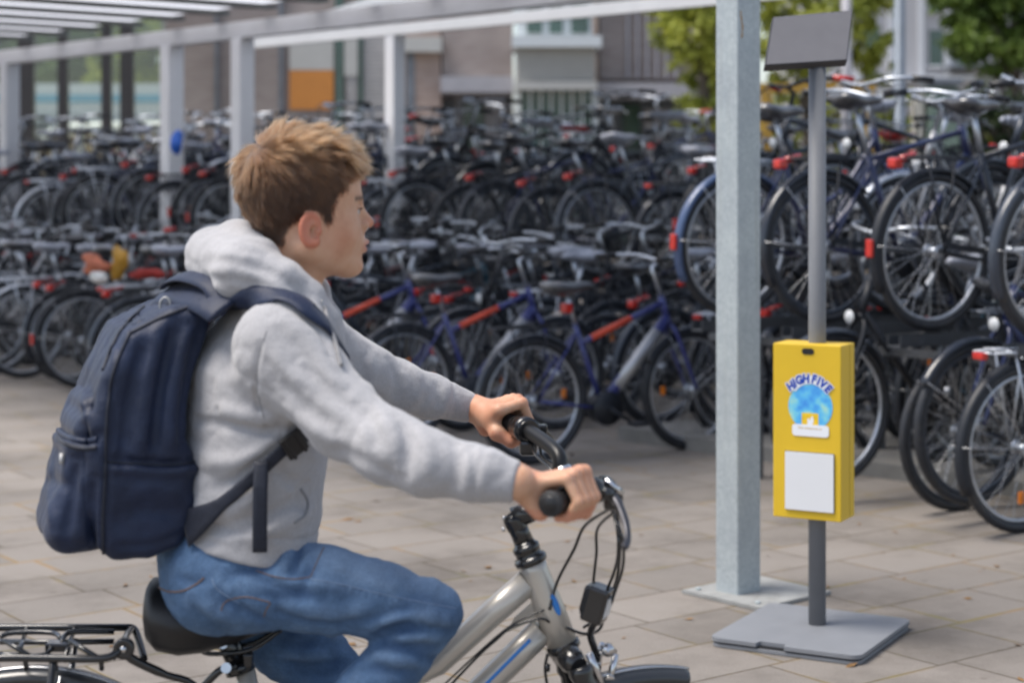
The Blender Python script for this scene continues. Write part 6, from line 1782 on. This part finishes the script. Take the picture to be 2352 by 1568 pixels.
# carry on down the front of the shoulder, out of sight, to the arm pit
ext = [S_pts[-1]+np.array([.018, .012, -.028]), S_pts[-1]+np.array([.030, .030, -.075]), S_pts[-1]+np.array([.032, .042, -.13])]
f_near = hoodie_f
ext = [onto(f_near, e)[0] for e in ext]; exn = [grad(f_near, e)[0] for e in ext]
SP_ = list(S_pts)+[e+n_*.004 for e, n_ in zip(ext, exn)]; SN_ = list(S_n)+exn
ws = [.046]*5+[.040]*(len(SP_)-5)
ribbon('shoulder_strap', SP_, SN_, ws, .009, m_navy, pack, BKB)
# grab handle: thick folded webbing standing above the top edge
hp = [wp(512, 700, 2.84), wp(500, 660, 2.86), wp(470, 640, 2.89), wp(430, 632, 2.94), wp(402, 640, 2.99), wp(396, 652, 3.02)]
hp = [npv(v) for v in spline([Vector(p) for p in hp], 4)]
ribbon('grab_handle', hp, [Vector((-.25, -.35, 1.0))]*len(hp), .045, .009, m_navy, pack, BKB)
ribbon('top_flap', [npv(v) for v in spline([Vector(wp(515, 712, 2.82)), Vector(wp(480, 690, 2.85)), Vector(wp(440, 678, 2.90)), Vector(wp(400, 672, 2.97)), Vector(wp(372, 680, 3.02))], 4)], [Vector((-.3, -.6, .8))]*17, .060, .012, m_navy, pack, BKB)
# lower strap with buckle, and the loose end hanging down
L_pts, L_n = strap_px([(704, 985), (680, 1000), (640, 1035), (600, 1075), (550, 1125), (505, 1165), (470, 1192), (440, 1212)], lambda P: smin(torso(P), ell(P, wp(650, 1150, PY-.03), (.055, .09, .07)), .05), 5, .011)
wl = [.030]*9+[.021]*(len(L_pts)-9); wl = list(np.linspace(.032, .020, 10))+[.020]*(len(L_pts)-22)+list(np.linspace(.022, .062, 12))
ribbon('lower_strap', L_pts, L_n, wl[:len(L_pts)], .004, m_navyd, pack, BKB)
bi = 7; bc = L_pts[bi]+L_n[bi]*.006-npv(BKB); tdir = (L_pts[bi+1]-L_pts[bi-1]); tdir /= np.linalg.norm(tdir)
bxv = np.cross(L_n[bi], tdir); Mx = Matrix((Vector(tdir), Vector(bxv), Vector(L_n[bi]))).transposed().to_4x4()
q = MB(); q.box((0, 0, 0), (.036, .038, .008), bev=.002); q.box((.010, 0, .005), (.006, .040, .005), bev=.001); q.box((-.010, 0, .005), (.006, .040, .005), bev=.001)
bk = q.build('buckle', m_black, pack); bk.matrix_local = Matrix.Translation(bc) @ Mx
tl = [wp(600, 1058, 2.785), wp(598, 1120, 2.770), wp(597, 1190, 2.768), wp(597, 1268, 2.772)]
tl = [npv(v) for v in spline([Vector(p) for p in tl], 4)]
ribbon('strap_tail', tl, [Vector((.1, -1, .05))]*len(tl), .0225, .003, m_navyd, pack, BKB)
# far strap end seen in front of the belly
tl = [wp(738, 1035, 2.97), wp(728, 1075, 2.965), wp(722, 1116, 2.96)]
ribbon('strap_tail', tl, [Vector((.2, -1, .05))]*3, .018, .003, m_cord, pack, BKB)
# ================================================================ the silver bicycle the boy rides
YB = 2.95
HB0 = Vector((-.36, YB, 0))
hb = thing('city_bicycle', 'silver city bicycle with blue stripe and black rear carrier, ridden by the boy', 'bicycle', HB0)
def h(x, y, Y=YB): return W(x, y, Y)-HB0
def wv3(x, Y, z): return Vector((x, Y, z))-HB0
def champ_mat():
    m, nt, b = newmat('champagne_silver_paint'); L = nt.links.new
    tc = N(nt, 'ShaderNodeTexCoord'); n = N(nt, 'ShaderNodeTexNoise', i_Scale=9.0, i_Detail=5.0); L(tc.outputs['Object'], n.inputs['Vector'])
    r = ramp(nt, [(.3, (.50, .465, .415)), (.7, (.58, .545, .49))]); L(n.outputs['Fac'], r.inputs['Fac']); L(r.outputs[0], b.inputs['Base Color'])
    b.inputs['Metallic'].default_value = .4; b.inputs['Roughness'].default_value = .34; b.inputs['Coat Weight'].default_value = .6; b.inputs['Coat Roughness'].default_value = .12
    v = N(nt, 'ShaderNodeTexNoise', i_Scale=60.0, i_Detail=6.0); L(tc.outputs['Object'], v.inputs['Vector'])
    mr = N(nt, 'ShaderNodeMapRange'); mr.inputs[3].default_value = .27; mr.inputs[4].default_value = .46; L(v.outputs['Fac'], mr.inputs[0]); L(mr.outputs[0], b.inputs['Roughness'])
    return m
m_champ = champ_mat(); m_gblk = mat('gloss_black', (.012, .012, .013), .22, coat=.6, var=.2)
m_blue_st = mat('blue_stripe', (.01, .17, .55), .3, coat=.4, var=.05); m_chrome = mat('polished_metal', (.62, .62, .63), .16, 1.0, var=.1, vscale=20)
m_rub = mat('grip_rubber', (.022, .022, .024), .62, var=.2, vscale=40, bump=.4, bscale=900)
m_fend = mat('black_fender', (.03, .032, .035), .28, coat=.5, var=.2)
BBp = wv3(-.36, YB, .27); RAx = wv3(-.770, YB, .305); FAx = wv3(.2205, YB, .305)
HTt, HTb = h(1220, 1288), h(1291, 1476)
f = MB().use(m_champ)
f.tube([HTt, h(1228, 1310), h(1262, 1398), HTb], [.0235, .022, .0245, .0255], 24)
f.tube([h(1213, 1335), h(1130, 1408), h(1005, 1522), wv3(-.21, YB, .60), wv3(-.385, YB, .43)], [.0215, .0215, .0205, .019, .017], 20)
f.tube([h(1245, 1445), h(1185, 1505), h(1132, 1556), wv3(-.16, YB, .49), BBp], [.0220, .0225, .0225, .022, .021], 20)
f.tube([BBp, wv3(-.4326, YB, .640)], .0165, 16)
f.tube([BBp+Vector((0, -.04, 0)), BBp+Vector((0, .04, 0))], .023, 16)
f.poly([h(1234, 1372, YB-.003), h(1180, 1420, YB-.003), h(1165, 1452, YB-.003), h(1250, 1412, YB-.003)], (0, .006, 0))
for s_ in (-1, 1):
    f.tube([BBp+Vector((-.03, s_*.03, 0)), RAx+Vector((0, s_*.055, 0))], .009, 8); f.tube([wv3(-.425, YB+s_*.02, .60), RAx+Vector((0, s_*.055, 0))], .0075, 8)
f.build('frame', None, hb)
# blue stripe along the lower tube, badge on the head tube, cable along the tubes
def along(a, b, n, off): return [a+(b-a)*i/n+off for i in range(n+1)]
cdir = Vector((0, -.0212, .0085))
ribbon('blue_stripe', [p+HB0 for p in along(h(1222, 1466), h(1100, 1588), 8, Vector((-.003, -.0224, .004)))], [Vector((0, -1, .2))]*9, .0055, .0008, m_blue_st, hb, HB0)
bd0 = h(1284, 1380)+Vector((-.006, -.0238, 0)); q = MB(); bp_ = []
for i in range(20):
    t = 2*math.pi*i/20; bp_.append(bd0+Vector((.0055*math.cos(t)+.006*math.sin(t), abs(.0055*math.cos(t))*.25, .017*math.sin(t)*-1)))
q.poly(bp_, (0, -.001, 0)); q.build('badge', m_blue_st, hb)
q = MB().use(m_gblk); q.tube(spline([h(1262, 1428, YB-.024), h(1240, 1420, YB-.03), h(1180, 1437, YB-.028), h(1140, 1468, YB-.025), h(1050, 1556, YB-.024), wv3(-.33, YB-.03, .36)], 6), .0022, 8)
q.tube(spline([h(1250, 1400, YB-.024), h(1160, 1445, YB-.026), h(1000, 1590, YB-.024)], 6), .0016, 8); q.build('cable', None, hb)
# head set, stem
q = MB().use(m_gblk); ax_ = (HTt-HTb).normalized(); q.lathe(HTt, [(-.004, .0245), (-.002, .0265), (.004, .0275), (.008, .0255), (.009, .021), (.018, .0215), (.019, .0225), (.026, .0225), (.028, .0205), (.030, .0180), (.034, .0165), (.035, .012)], ax_, 28)
q.build('headset', None, hb)
sb0 = HTt+ax_*.030; sb1 = h(1184, 1198); Cc = h(1291, 1128)
q = MB().use(m_gblk); q.tube([sb0, sb0+(sb1-sb0)*.5, sb1], [.0165, .0160, .0165], 20)
q.tube([sb1+Vector((-.004, 0, .006)), sb1+(Cc-sb1)*.3, sb1+(Cc-sb1)*.75, Cc+Vector((-.01, 0, 0))], [.0185, .0165, .0150, .0165], 20)
q.tube([Cc+Vector((.0, -.024, 0)), Cc+Vector((0, .024, 0))], .0215, 18)
q.lathe(sb1, [(-.012, .017), (.004, .019), (.012, .0175), (.015, .010)], ax_, 20)
q.build('stem', None, hb)
q = MB().use(m_chrome)
d_ = (Cc-sb1).normalized(); q.box(sb1+d_*.047+Vector((0, -.006, .0155)), (.030, .020, .004), Matrix.Rotation(-math.atan2(d_.z, d_.x), 3, 'Y'), .001)
q.cyl(sb1+Vector((-.0175, -.008, -.010)), sb1+Vector((-.0215, -.008, -.011)), .004, 8); q.cyl(sb1+Vector((-.0165, -.008, .008)), sb1+Vector((-.021, -.008, .008)), .004, 8)
q.build('stem_bolts', None, hb)
# handlebar, grips
vN0, vN1 = Vector(N0)-HB0, Vector(N1)-HB0; vF0, vF1 = Vector(F0)-HB0, Vector(F1)-HB0
aN = (vN1-vN0).normalized(); aF = (vF1-vF0).normalized()
q = MB().use(m_gblk)
q.tube(spline([vN0+aN*.02, vN1, vN1+aN*.03+Vector((.002, 0, 0)), (vN1+aN*.085)*.6+Cc*.4+Vector((.022, 0, .0)), Cc+Vector((.006, -.07, .0)), Cc, Cc+Vector((-.006, .07, .0)), (vF1+aF*.08)*.6+Cc*.4+Vector((.016, 0, .004)), vF1+aF*.03, vF1, vF0+aF*.02], 6), .0125, 16)
bar = q.build('handlebar', None, hb); bar.data.materials[0] = mat('satin_black', (.012, .012, .013), .38, var=.2, spec=.4)
def cyl_end(c, ax, L, nm='grip'):
    q = MB().use(m_rub); q.lathe(c, [(-.004, .0001), (-.004, .0155), (-.001, .0185), (.003, .0192), (.006, .0185), (.008, .0168), (L-.008, .0165), (L-.004, .0195), (L, .0195), (L+.002, .013)], ax, 28)
    return q.build(nm, None, hb)
g1 = cyl_end(vN0, aN, .120); g2 = cyl_end(vF0, aF, .118)
q = MB().use(m_black); q.lathe(vN0+aN*-.0042, [(-.0012, .0001), (-.0012, .0110), (0, .0120)], aN, 24); q.build('end_cap', None, g1)
# brake levers: clamp, body, blade
def lever(c, ax, fwd, dn, blade_m, name='brake_lever'):
    q = MB().use(m_gblk)
    q.lathe(c, [(-.010, .013), (-.010, .0205), (.010, .0205), (.010, .013)], ax, 20)
    q.tube([c+fwd*.012, c+fwd*.030+dn*.004+ax*.004], [.011, .008], 10)
    q.tube([c+ax*.022, c+ax*.034], [.0185, .0185], 18)
    q.box(c+fwd*.024+ax*.022+dn*.004, (.026, .020, .018), bev=.003)
    cl = q.build(name, None, hb)
    q = MB().use(blade_m); pts = [c+fwd*.030+ax*.006+dn*.004, c+fwd*.044-ax*.008+dn*.018, c+fwd*.058-ax*.028+dn*.040, c+fwd*.066-ax*.050+dn*.056, c+fwd*.068-ax*.070+dn*.064]
    q.tube(spline(pts, 4), [.0055]*4+[.0048]*4+[.0042]*4+[.0042]*4+[.0036], 10, flat=1.4)
    q.build('lever_blade', None, cl); return cl
up_ = Vector((0, 0, 1))
lcN = vN1+aN*.004; fN = (Vector((.94, -.3, -.10))).normalized()
lever(lcN, aN, fN, Vector((.15, 0, -1)).normalized(), mat('brushed_lever', (.09, .09, .10), .4, .8))
lcF = vF1+aF*.004; fF = Vector((.80, .30, .12)).normalized()
lever(lcF, aF, fF, Vector((.1, 0, -.3)).normalized(), m_gblk)
# gear changer and bell by the near and far grips
q = MB().use(m_gblk); q.lathe(vF1+aF*.022, [(-.012, .014), (-.012, .0225), (.012, .0225), (.012, .014)], aF, 20); q.box(vF1+aF*.024+Vector((.004, -.004, -.030)), (.030, .028, .026), bev=.006); q.build('gear_shifter', None, hb)
q = MB().use(m_gblk); q.lathe(vN1+aN*.040, [(-.008, .013), (-.008, .018), (.008, .018), (.008, .013)], aN, 18); q.box(vN1+aN*.036+Vector((.018, -.002, -.018)), (.030, .026, .030), bev=.006); sh_ = q.build('gear_shifter', None, hb)
q = MB().use(m_chrome); q.cyl(vN1+aN*.03+Vector((.026, -.016, -.016)), vN1+aN*.03+Vector((.026, -.020, -.016)), .0085, 14); q.tube([vN1+aN*.03+Vector((.008, -.016, .016)), vN1+aN*.03+Vector((.034, -.018, -.006))], .0045, 8); q.build('barrel_adjuster', None, sh_)
q = MB().use(m_chrome); q.lathe(Cc+Vector((.004, .075, .016)), [(0, .018), (.008, .017), (.015, .012), (.018, .003)], n=20); q.build('bell', None, hb)
# cables
cbl = [
 [vF1+aF*.03+Vector((.02, 0, .002)), h(1262, 1040, 3.10), h(1330, 1082, 3.02), h(1385, 1140, 2.90), h(1424, 1215, 2.80), h(1432, 1290, 2.82), h(1412, 1360, 2.88), h(1392, 1405, 2.93), h(1340, 1440, 2.95)],
 [vF1+aF*.035+Vector((.02, 0, -.02)), h(1250, 1052, 3.12), h(1318, 1085, 3.04), h(1378, 1128, 2.94), h(1412, 1190, 2.86), h(1420, 1262, 2.84), h(1408, 1320, 2.88), h(1378, 1388, 2.93)],
 [vN1+aN*.03+fN*.03, h(1395, 1120, 2.80), h(1412, 1160, 2.80), h(1424, 1230, 2.84), h(1420, 1310, 2.90), h(1404, 1365, 2.93), h(1380, 1412, 2.95)],
 [vN1+aN*.045+Vector((.016, 0, -.03)), h(1345, 1205, 2.86), h(1318, 1262, 2.90), h(1280, 1335, 2.93), h(1262, 1400, YB-.026)],
 [vN1+aN*.035+Vector((.03, 0, -.03)), h(1374, 1210, 2.86), h(1370, 1270, 2.90), h(1362, 1345, 2.94), h(1358, 1420, 2.95)],
 [vF1+aF*.03+Vector((.01, 0, -.02)), h(1228, 1040, 3.08), h(1262, 1075, 3.02), h(1300, 1118, 2.99)],
 [h(1388, 1385, 2.93), h(1380, 1440, 2.93), h(1345, 1455, 2.93), h(1300, 1440, YB-.03)],
 [h(1258, 1500, 2.92), h(1252, 1535, 2.92), h(1258, 1580, 2.92)],
]
for c_ in cbl: MB().use(m_gblk).tube(spline(c_, 6), .0026, 8).build('cable', None, hb)
MB().use(m_gblk).tube([h(1257, 1524, 2.92), h(1256, 1540, 2.92)], .005, 8).build('cable_joint', None, hb)
# headlight on its bracket
lc = h(1372, 1385, 2.90)
Ml = Matrix.Rotation(R(-20), 4, 'Z') @ Matrix.Rotation(R(16), 4, 'Y')
q = MB().use(m_gblk); q.box((0, 0, 0), (.036, .042, .058), bev=.005); q.box((-.004, 0, .004), (.040, .036, .046), bev=.006); hl_o = q.build('headlight', None, hb); hl_o.matrix_local = Matrix.Translation(lc) @ Ml
q = MB().use(mat('smoked_reflector', (.10, .10, .105), .3, var=.1)); q.poly([(-.0195, -.013, -.022), (-.0195, .013, -.022), (-.0195, .013, .024), (-.0195, -.013, .024)], (-.0015, 0, 0)); q.use(m_lamp).poly([(.0185, -.015, -.015), (.0185, .015, -.015), (.0185, .015, .017), (.0185, -.015, .017)], (.0015, 0, 0)); q.build('lens', None, hl_o)
q = MB().use(m_gblk); q.tube(spline([lc+Vector((-.004, 0, -.03)), h(1356, 1455, 2.92), h(1366, 1490, 2.94), h(1372, 1515, 2.95)], 4), .006, 8); q.build('lamp_bracket', None, hb)
# fork: suspension crown and boots
st_ = R(-13); ux = Vector((math.cos(st_), -math.sin(st_), 0)); uy = Vector((math.sin(st_)*1, math.cos(st_), 0))
ux = Vector((math.cos(R(13)), math.sin(R(13)), 0)); uy = Vector((-math.sin(R(13)), math.cos(R(13)), 0))
cr = h(1300, 1502)
q = MB().use(m_gblk); q.lathe(HTb, [(.004, .020), (0, .028), (-.010, .0285), (-.014, .022)], ax_, 24)
q.tube([cr-uy*.058+Vector((.006, 0, -.006)), cr-uy*.03, cr+uy*.03, cr+uy*.058+Vector((.006, 0, -.006))], [.015, .022, .022, .015], 12)
q.tube([HTb, cr], .0235, 16)
fdir = (FAx-cr).normalized()
for s_ in (-1, 1):
    a = cr+uy*(s_*.056)+Vector((.006, 0, -.004)); b = FAx+uy*(s_*.056)
    pr_ = [a+(b-a)*t for t in (0, .03, .06, .09, .12, .15, .18, .21, .24)]
    q.tube(pr_, [.0185, .0205, .0175, .0205, .0175, .0205, .0175, .0205, .0175], 14)
    q.tube([a+(b-a)*.24, a+(b-a)*.27, a+(b-a)*.96, b], [.0215, .0195, .016, .012], 14)
q.build('fork', None, hb)
# brake arms
q = MB().use(m_chrome)
for s_ in (-1, 1):
    c = cr+uy*(s_*.040)+ux*.062+Vector((.0, 0, -.052))
    q.tube([c, c+Vector((.004, 0, .035)), c+Vector((.010, -s_*.006, .058))], [.0065, .006, .005], 8); q.cyl(c+Vector((.0, -.012, .02)), c+Vector((0, .012, .02)), .008, 10)
q.tube([h(1376, 1502, 2.92), h(1402, 1492, 2.94), h(1412, 1496, 2.95)], [.004, .0065, .005], 8); q.lathe(h(1396, 1492, 2.91), [(-.006, .002), (-.004, .010), (.004, .011), (.006, .004)], (0, 1, 0), 14)
q.tube([h(1352, 1500, 2.9), h(1366, 1530, 2.9), h(1384, 1575, 2.9)], .0065, 8)
q.build('front_brake', None, hb)
# wheels with fenders
ty_, rm_ = wheel_meshes(.307, 'small', m_alu, .0235)
wr_ = addmesh('wheel', ty_, hb); wr_.location = RAx; addmesh('rim', rm_, wr_)
wf_ = addmesh('wheel', ty_, hb); wf_.location = FAx; wf_.rotation_euler = (0, 0, R(13)); addmesh('rim', rm_, wf_)
def fender(c, a0, a1, uxv, uyv, m):
    vs = []; n = 40; rF = .330
    pr = [(-.031, -.020), (-.029, -.008), (-.020, -.001), (0, .003), (.020, -.001), (.029, -.008), (.031, -.020)]; k = len(pr)
    for i in range(n+1):
        an = R(a0+(a1-a0)*i/n)
        for dy, dr in pr: vs.append(c-uxv*(math.cos(an)*(rF+dr))+Vector((0, 0, math.sin(an)*(rF+dr)))+uyv*dy)
    fs = [(i*k+j, i*k+j+1, i*k+k+j+1, i*k+k+j) for i in range(n) for j in range(k-1)]
    q = MB().use(m); q._add(vs, fs, True); o = q.build('fender', None, hb); s = o.modifiers.new('thick', 'SOLIDIFY'); s.thickness = .0022; return o
fr_ = fender(RAx, -20, 150, Vector((1, 0, 0)), Vector((0, 1, 0)), m_fend)
ff_ = fender(FAx, 50, 101, ux, uy, m_fend)
def fline(c, a0, a1, uxv, off, par):
    q = MB().use(m_chrome); q.tube([c-uxv*(math.cos(R(a0+(a1-a0)*i/20))*.3335)+Vector((0, 0, math.sin(R(a0+(a1-a0)*i/20))*.3335))+off for i in range(21)], .0018, 6); q.build('trim_line', None, par)
fline(RAx, 60, 150, Vector((1, 0, 0)), Vector((0, -.014, 0)), fr_); fline(FAx, 55, 101, ux, -uy*.014, ff_)
q = MB().use(m_steel)
for s_ in (-1, 1):
    q.tube([RAx+Vector((0, s_*.06, 0)), RAx+Vector((-.27, s_*.035, .19))], .0022, 5); q.tube([RAx+Vector((0, s_*.06, 0)), RAx+Vector((.05, s_*.035, .325))], .0022, 5)
q.build('fender_stay', None, fr_)
# rear carrier
zr = .664
nr, fr2 = 2.865, 3.045
q = MB().use(m_gblk)
q.tube(spline([wv3(-1.00, nr, zr), wv3(-.90, nr, zr), h(0, 1510, nr), h(120, 1511, nr), h(235, 1511, nr), h(268, 1497, nr+.01), h(279, 1484, nr+.02)], 4), .0062, 10)
q.tube([wv3(-1.00, fr2, zr+.002), h(0, 1440, fr2), h(150, 1440, fr2), h(298, 1440, fr2)], .0062, 10)
q.tube(spline([h(298, 1440, fr2), h(310, 1446, fr2), h(322, 1480, fr2-.03), h(331, 1513, fr2-.06)], 4), .0062, 10)
q.tube(spline([h(284, 1488, nr+.02), h(290, 1460, 2.95), h(305, 1440, fr2)], 4), .0052, 8)
q.tube([h(0, 1473, 2.955), h(130, 1474, 2.955), h(262, 1472, 2.955)], .0048, 8)
q.tube([wv3(-1.0, nr, zr), wv3(-1.0, fr2, zr+.002)], .006, 8)
for a, b in (((10, 1470, nr+.02), (66, 1504, nr)), ((158, 1468, nr+.03), (222, 1508, nr))): q.tube([h(*a), h(*b)], .0042, 8)
for x in (-60, 40, 150, 262):
    q.tube([h(x, 1510, nr), h(x+22 if x < 200 else x+36, 1440, fr2)], .0042, 8)
q.tube(spline([h(142, 1476, 2.93), h(150, 1458, 2.95), h(172, 1450, 2.96), h(262, 1450, 2.98)], 4), .0045, 8); q.tube(spline([h(120, 1476, 2.93), h(108, 1500, 2.9), h(60, 1506, 2.89), h(0, 1500, 2.9)], 4), .004, 8)
q.tube(spline([h(0, 1462, 2.97), h(30, 1452, 2.98), h(118, 1452, 2.98), h(140, 1466, 2.95)], 4), .0045, 8)
q.box(h(136, 1482, 2.93), (.040, .03, .014), bev=.003)
for s_, YY in ((-1, nr), (1, fr2-.03)):
    q.tube([wv3(-.86, YY, zr), RAx+Vector((-.01, s_*.06, .02))], .0055, 8); q.tube([wv3(-.72, YY, zr), RAx+Vector((.01, s_*.06, .02))], .0055, 8)
for x in (58, 126, 232): q.tube([h(x, 1512, nr), h(x+2, 1535, nr+.02)], .0042, 8)
car_ = q.build('carrier', None, hb)
q = MB().use(m_gblk); dc = h(285, 1488, nr+.014); q.lathe(dc, [(-.004, .0001), (-.006, .012), (-.006, .0165), (.006, .0165), (.006, .001)], (0, 1, 0), 22); q.use(m_chrome).lathe(dc, [(-.009, .0001), (-.008, .005), (-.006, .0055)], (0, 1, 0), 12); q.build('pivot_disc', None, car_)
q = MB().use(m_gblk); q.tube(spline([h(292, 1502, nr+.014), h(310, 1516, nr+.02), h(380, 1548, nr+.04), h(445, 1572, 2.92), wv3(-.47, 2.935, .55)], 4), [.0075]*8+[.006]*9, 10); q.build('carrier_strut', None, hb)
# saddle, post and clamp
secs = [(-.588, .030, .735, .030), (-.582, .070, .728, .048), (-.565, .095, .722, .056), (-.53, .104, .716, .056), (-.49, .096, .714, .050), (-.45, .072, .716, .040), (-.41, .046, .719, .030), (-.37, .033, .722, .024), (-.335, .026, .722, .020), (-.318, .012, .720, .010)]
q = MB().use(mat('black_saddle', (.013, .013, .014), .42, var=.15, bump=.3, bscale=500)); vs = []; n = 28
for x, w_, z, hh in secs:
    for k in range(n):
        a = 2*math.pi*k/n; zz = math.sin(a); zz = zz*hh if zz > 0 else zz*hh*1.0
        yy = math.copysign(abs(math.cos(a))**.8, math.cos(a))*w_*(1.0 if math.sin(a) > -.2 else .92)
        vs.append(wv3(x, YB+yy, z+zz))
fs = [(i*n+k, i*n+(k+1) % n, (i+1)*n+(k+1) % n, (i+1)*n+k) for i in range(len(secs)-1) for k in range(n)]
fs.append(list(range(n))[::-1]); fs.append([(len(secs)-1)*n+k for k in range(n)]); q._add(vs, fs, True); sad = q.build('saddle', None, hb)
q = MB().use(m_gblk)
for s_ in (-1, 1): q.tube(spline([wv3(-.50, YB+s_*.03, .675), wv3(-.485, YB+s_*.022, .662), wv3(-.42, YB+s_*.022, .668), wv3(-.37, YB+s_*.02, .700)], 4), .0038, 8)
q.tube([h(478, 1468, YB-.03), h(545, 1448, YB-.03), h(560, 1438, YB-.03)], .006, 8); q.build('saddle_rail', None, sad)
q = MB().use(m_gblk); q.tube([h(520, 1455), h(528, 1480), h(548, 1528)], [.013, .0185, .0175], 18); q.tube([h(500, 1462, YB-.02), h(545, 1450, YB-.02)], .011, 10); q.build('seat_post', None, hb)
q = MB().use(m_chrome); q.cyl(h(512, 1478, YB-.032), h(512, 1478, YB+.032), .0075, 12); q.cyl(h(490, 1462, YB-.03), h(490, 1462, YB+.03), .006, 10); q.build('clamp_bolt', None, hb)
q = MB().use(m_gblk); q.tube([h(546, 1520), h(553, 1542)], .0245, 18); q.box(h(570, 1514, YB-.01), (.016, .02, .022), bev=.003); q.tube(spline([h(540, 1530, YB-.03), h(510, 1536, YB-.04), h(490, 1552, YB-.04), h(468, 1575, YB-.035)], 4), .0065, 8); cl_ = q.build('seat_clamp', None, hb)
MB().use(m_chrome).cyl(h(519, 1533, YB-.045), h(519, 1533, YB-.030), .0085, 12).build('quick_release_bolt', None, cl_)
# cranks with near pedal at the top, chain guard
q = MB().use(m_alu); q.tube([BBp+Vector((0, -.075, 0)), BBp+Vector((.01, -.085, .150))], [.015, .010], 8); q.tube([BBp+Vector((0, .075, 0)), BBp+Vector((-.01, .085, -.150))], [.015, .010], 8); q.tube([BBp+Vector((0, -.08, 0)), BBp+Vector((0, .08, 0))], .013, 8); q.build('crank', None, hb)
for s_, dz, dx in ((-1, .150, .01), (1, -.150, -.01)):
    MB().use(m_blackm).box(BBp+Vector((dx, s_*.130, dz-.005)), (.095, .085, .022), bev=.006).build('pedal', None, hb)
q = MB().use(m_blackm); q.poly([BBp+Vector((.085, -.065, .03)), BBp+Vector((.085, -.065, -.04)), BBp+Vector((.03, -.065, -.09)), BBp+Vector((-.04, -.065, -.085)), RAx+Vector((-.02, -.065, -.045)), RAx+Vector((-.04, -.065, .0)), RAx+Vector((0, -.065, .045)), BBp+Vector((-.02, -.065, .085)), BBp+Vector((.05, -.065, .075))], (0, .012, 0)); q.build('chain_guard', None, hb)
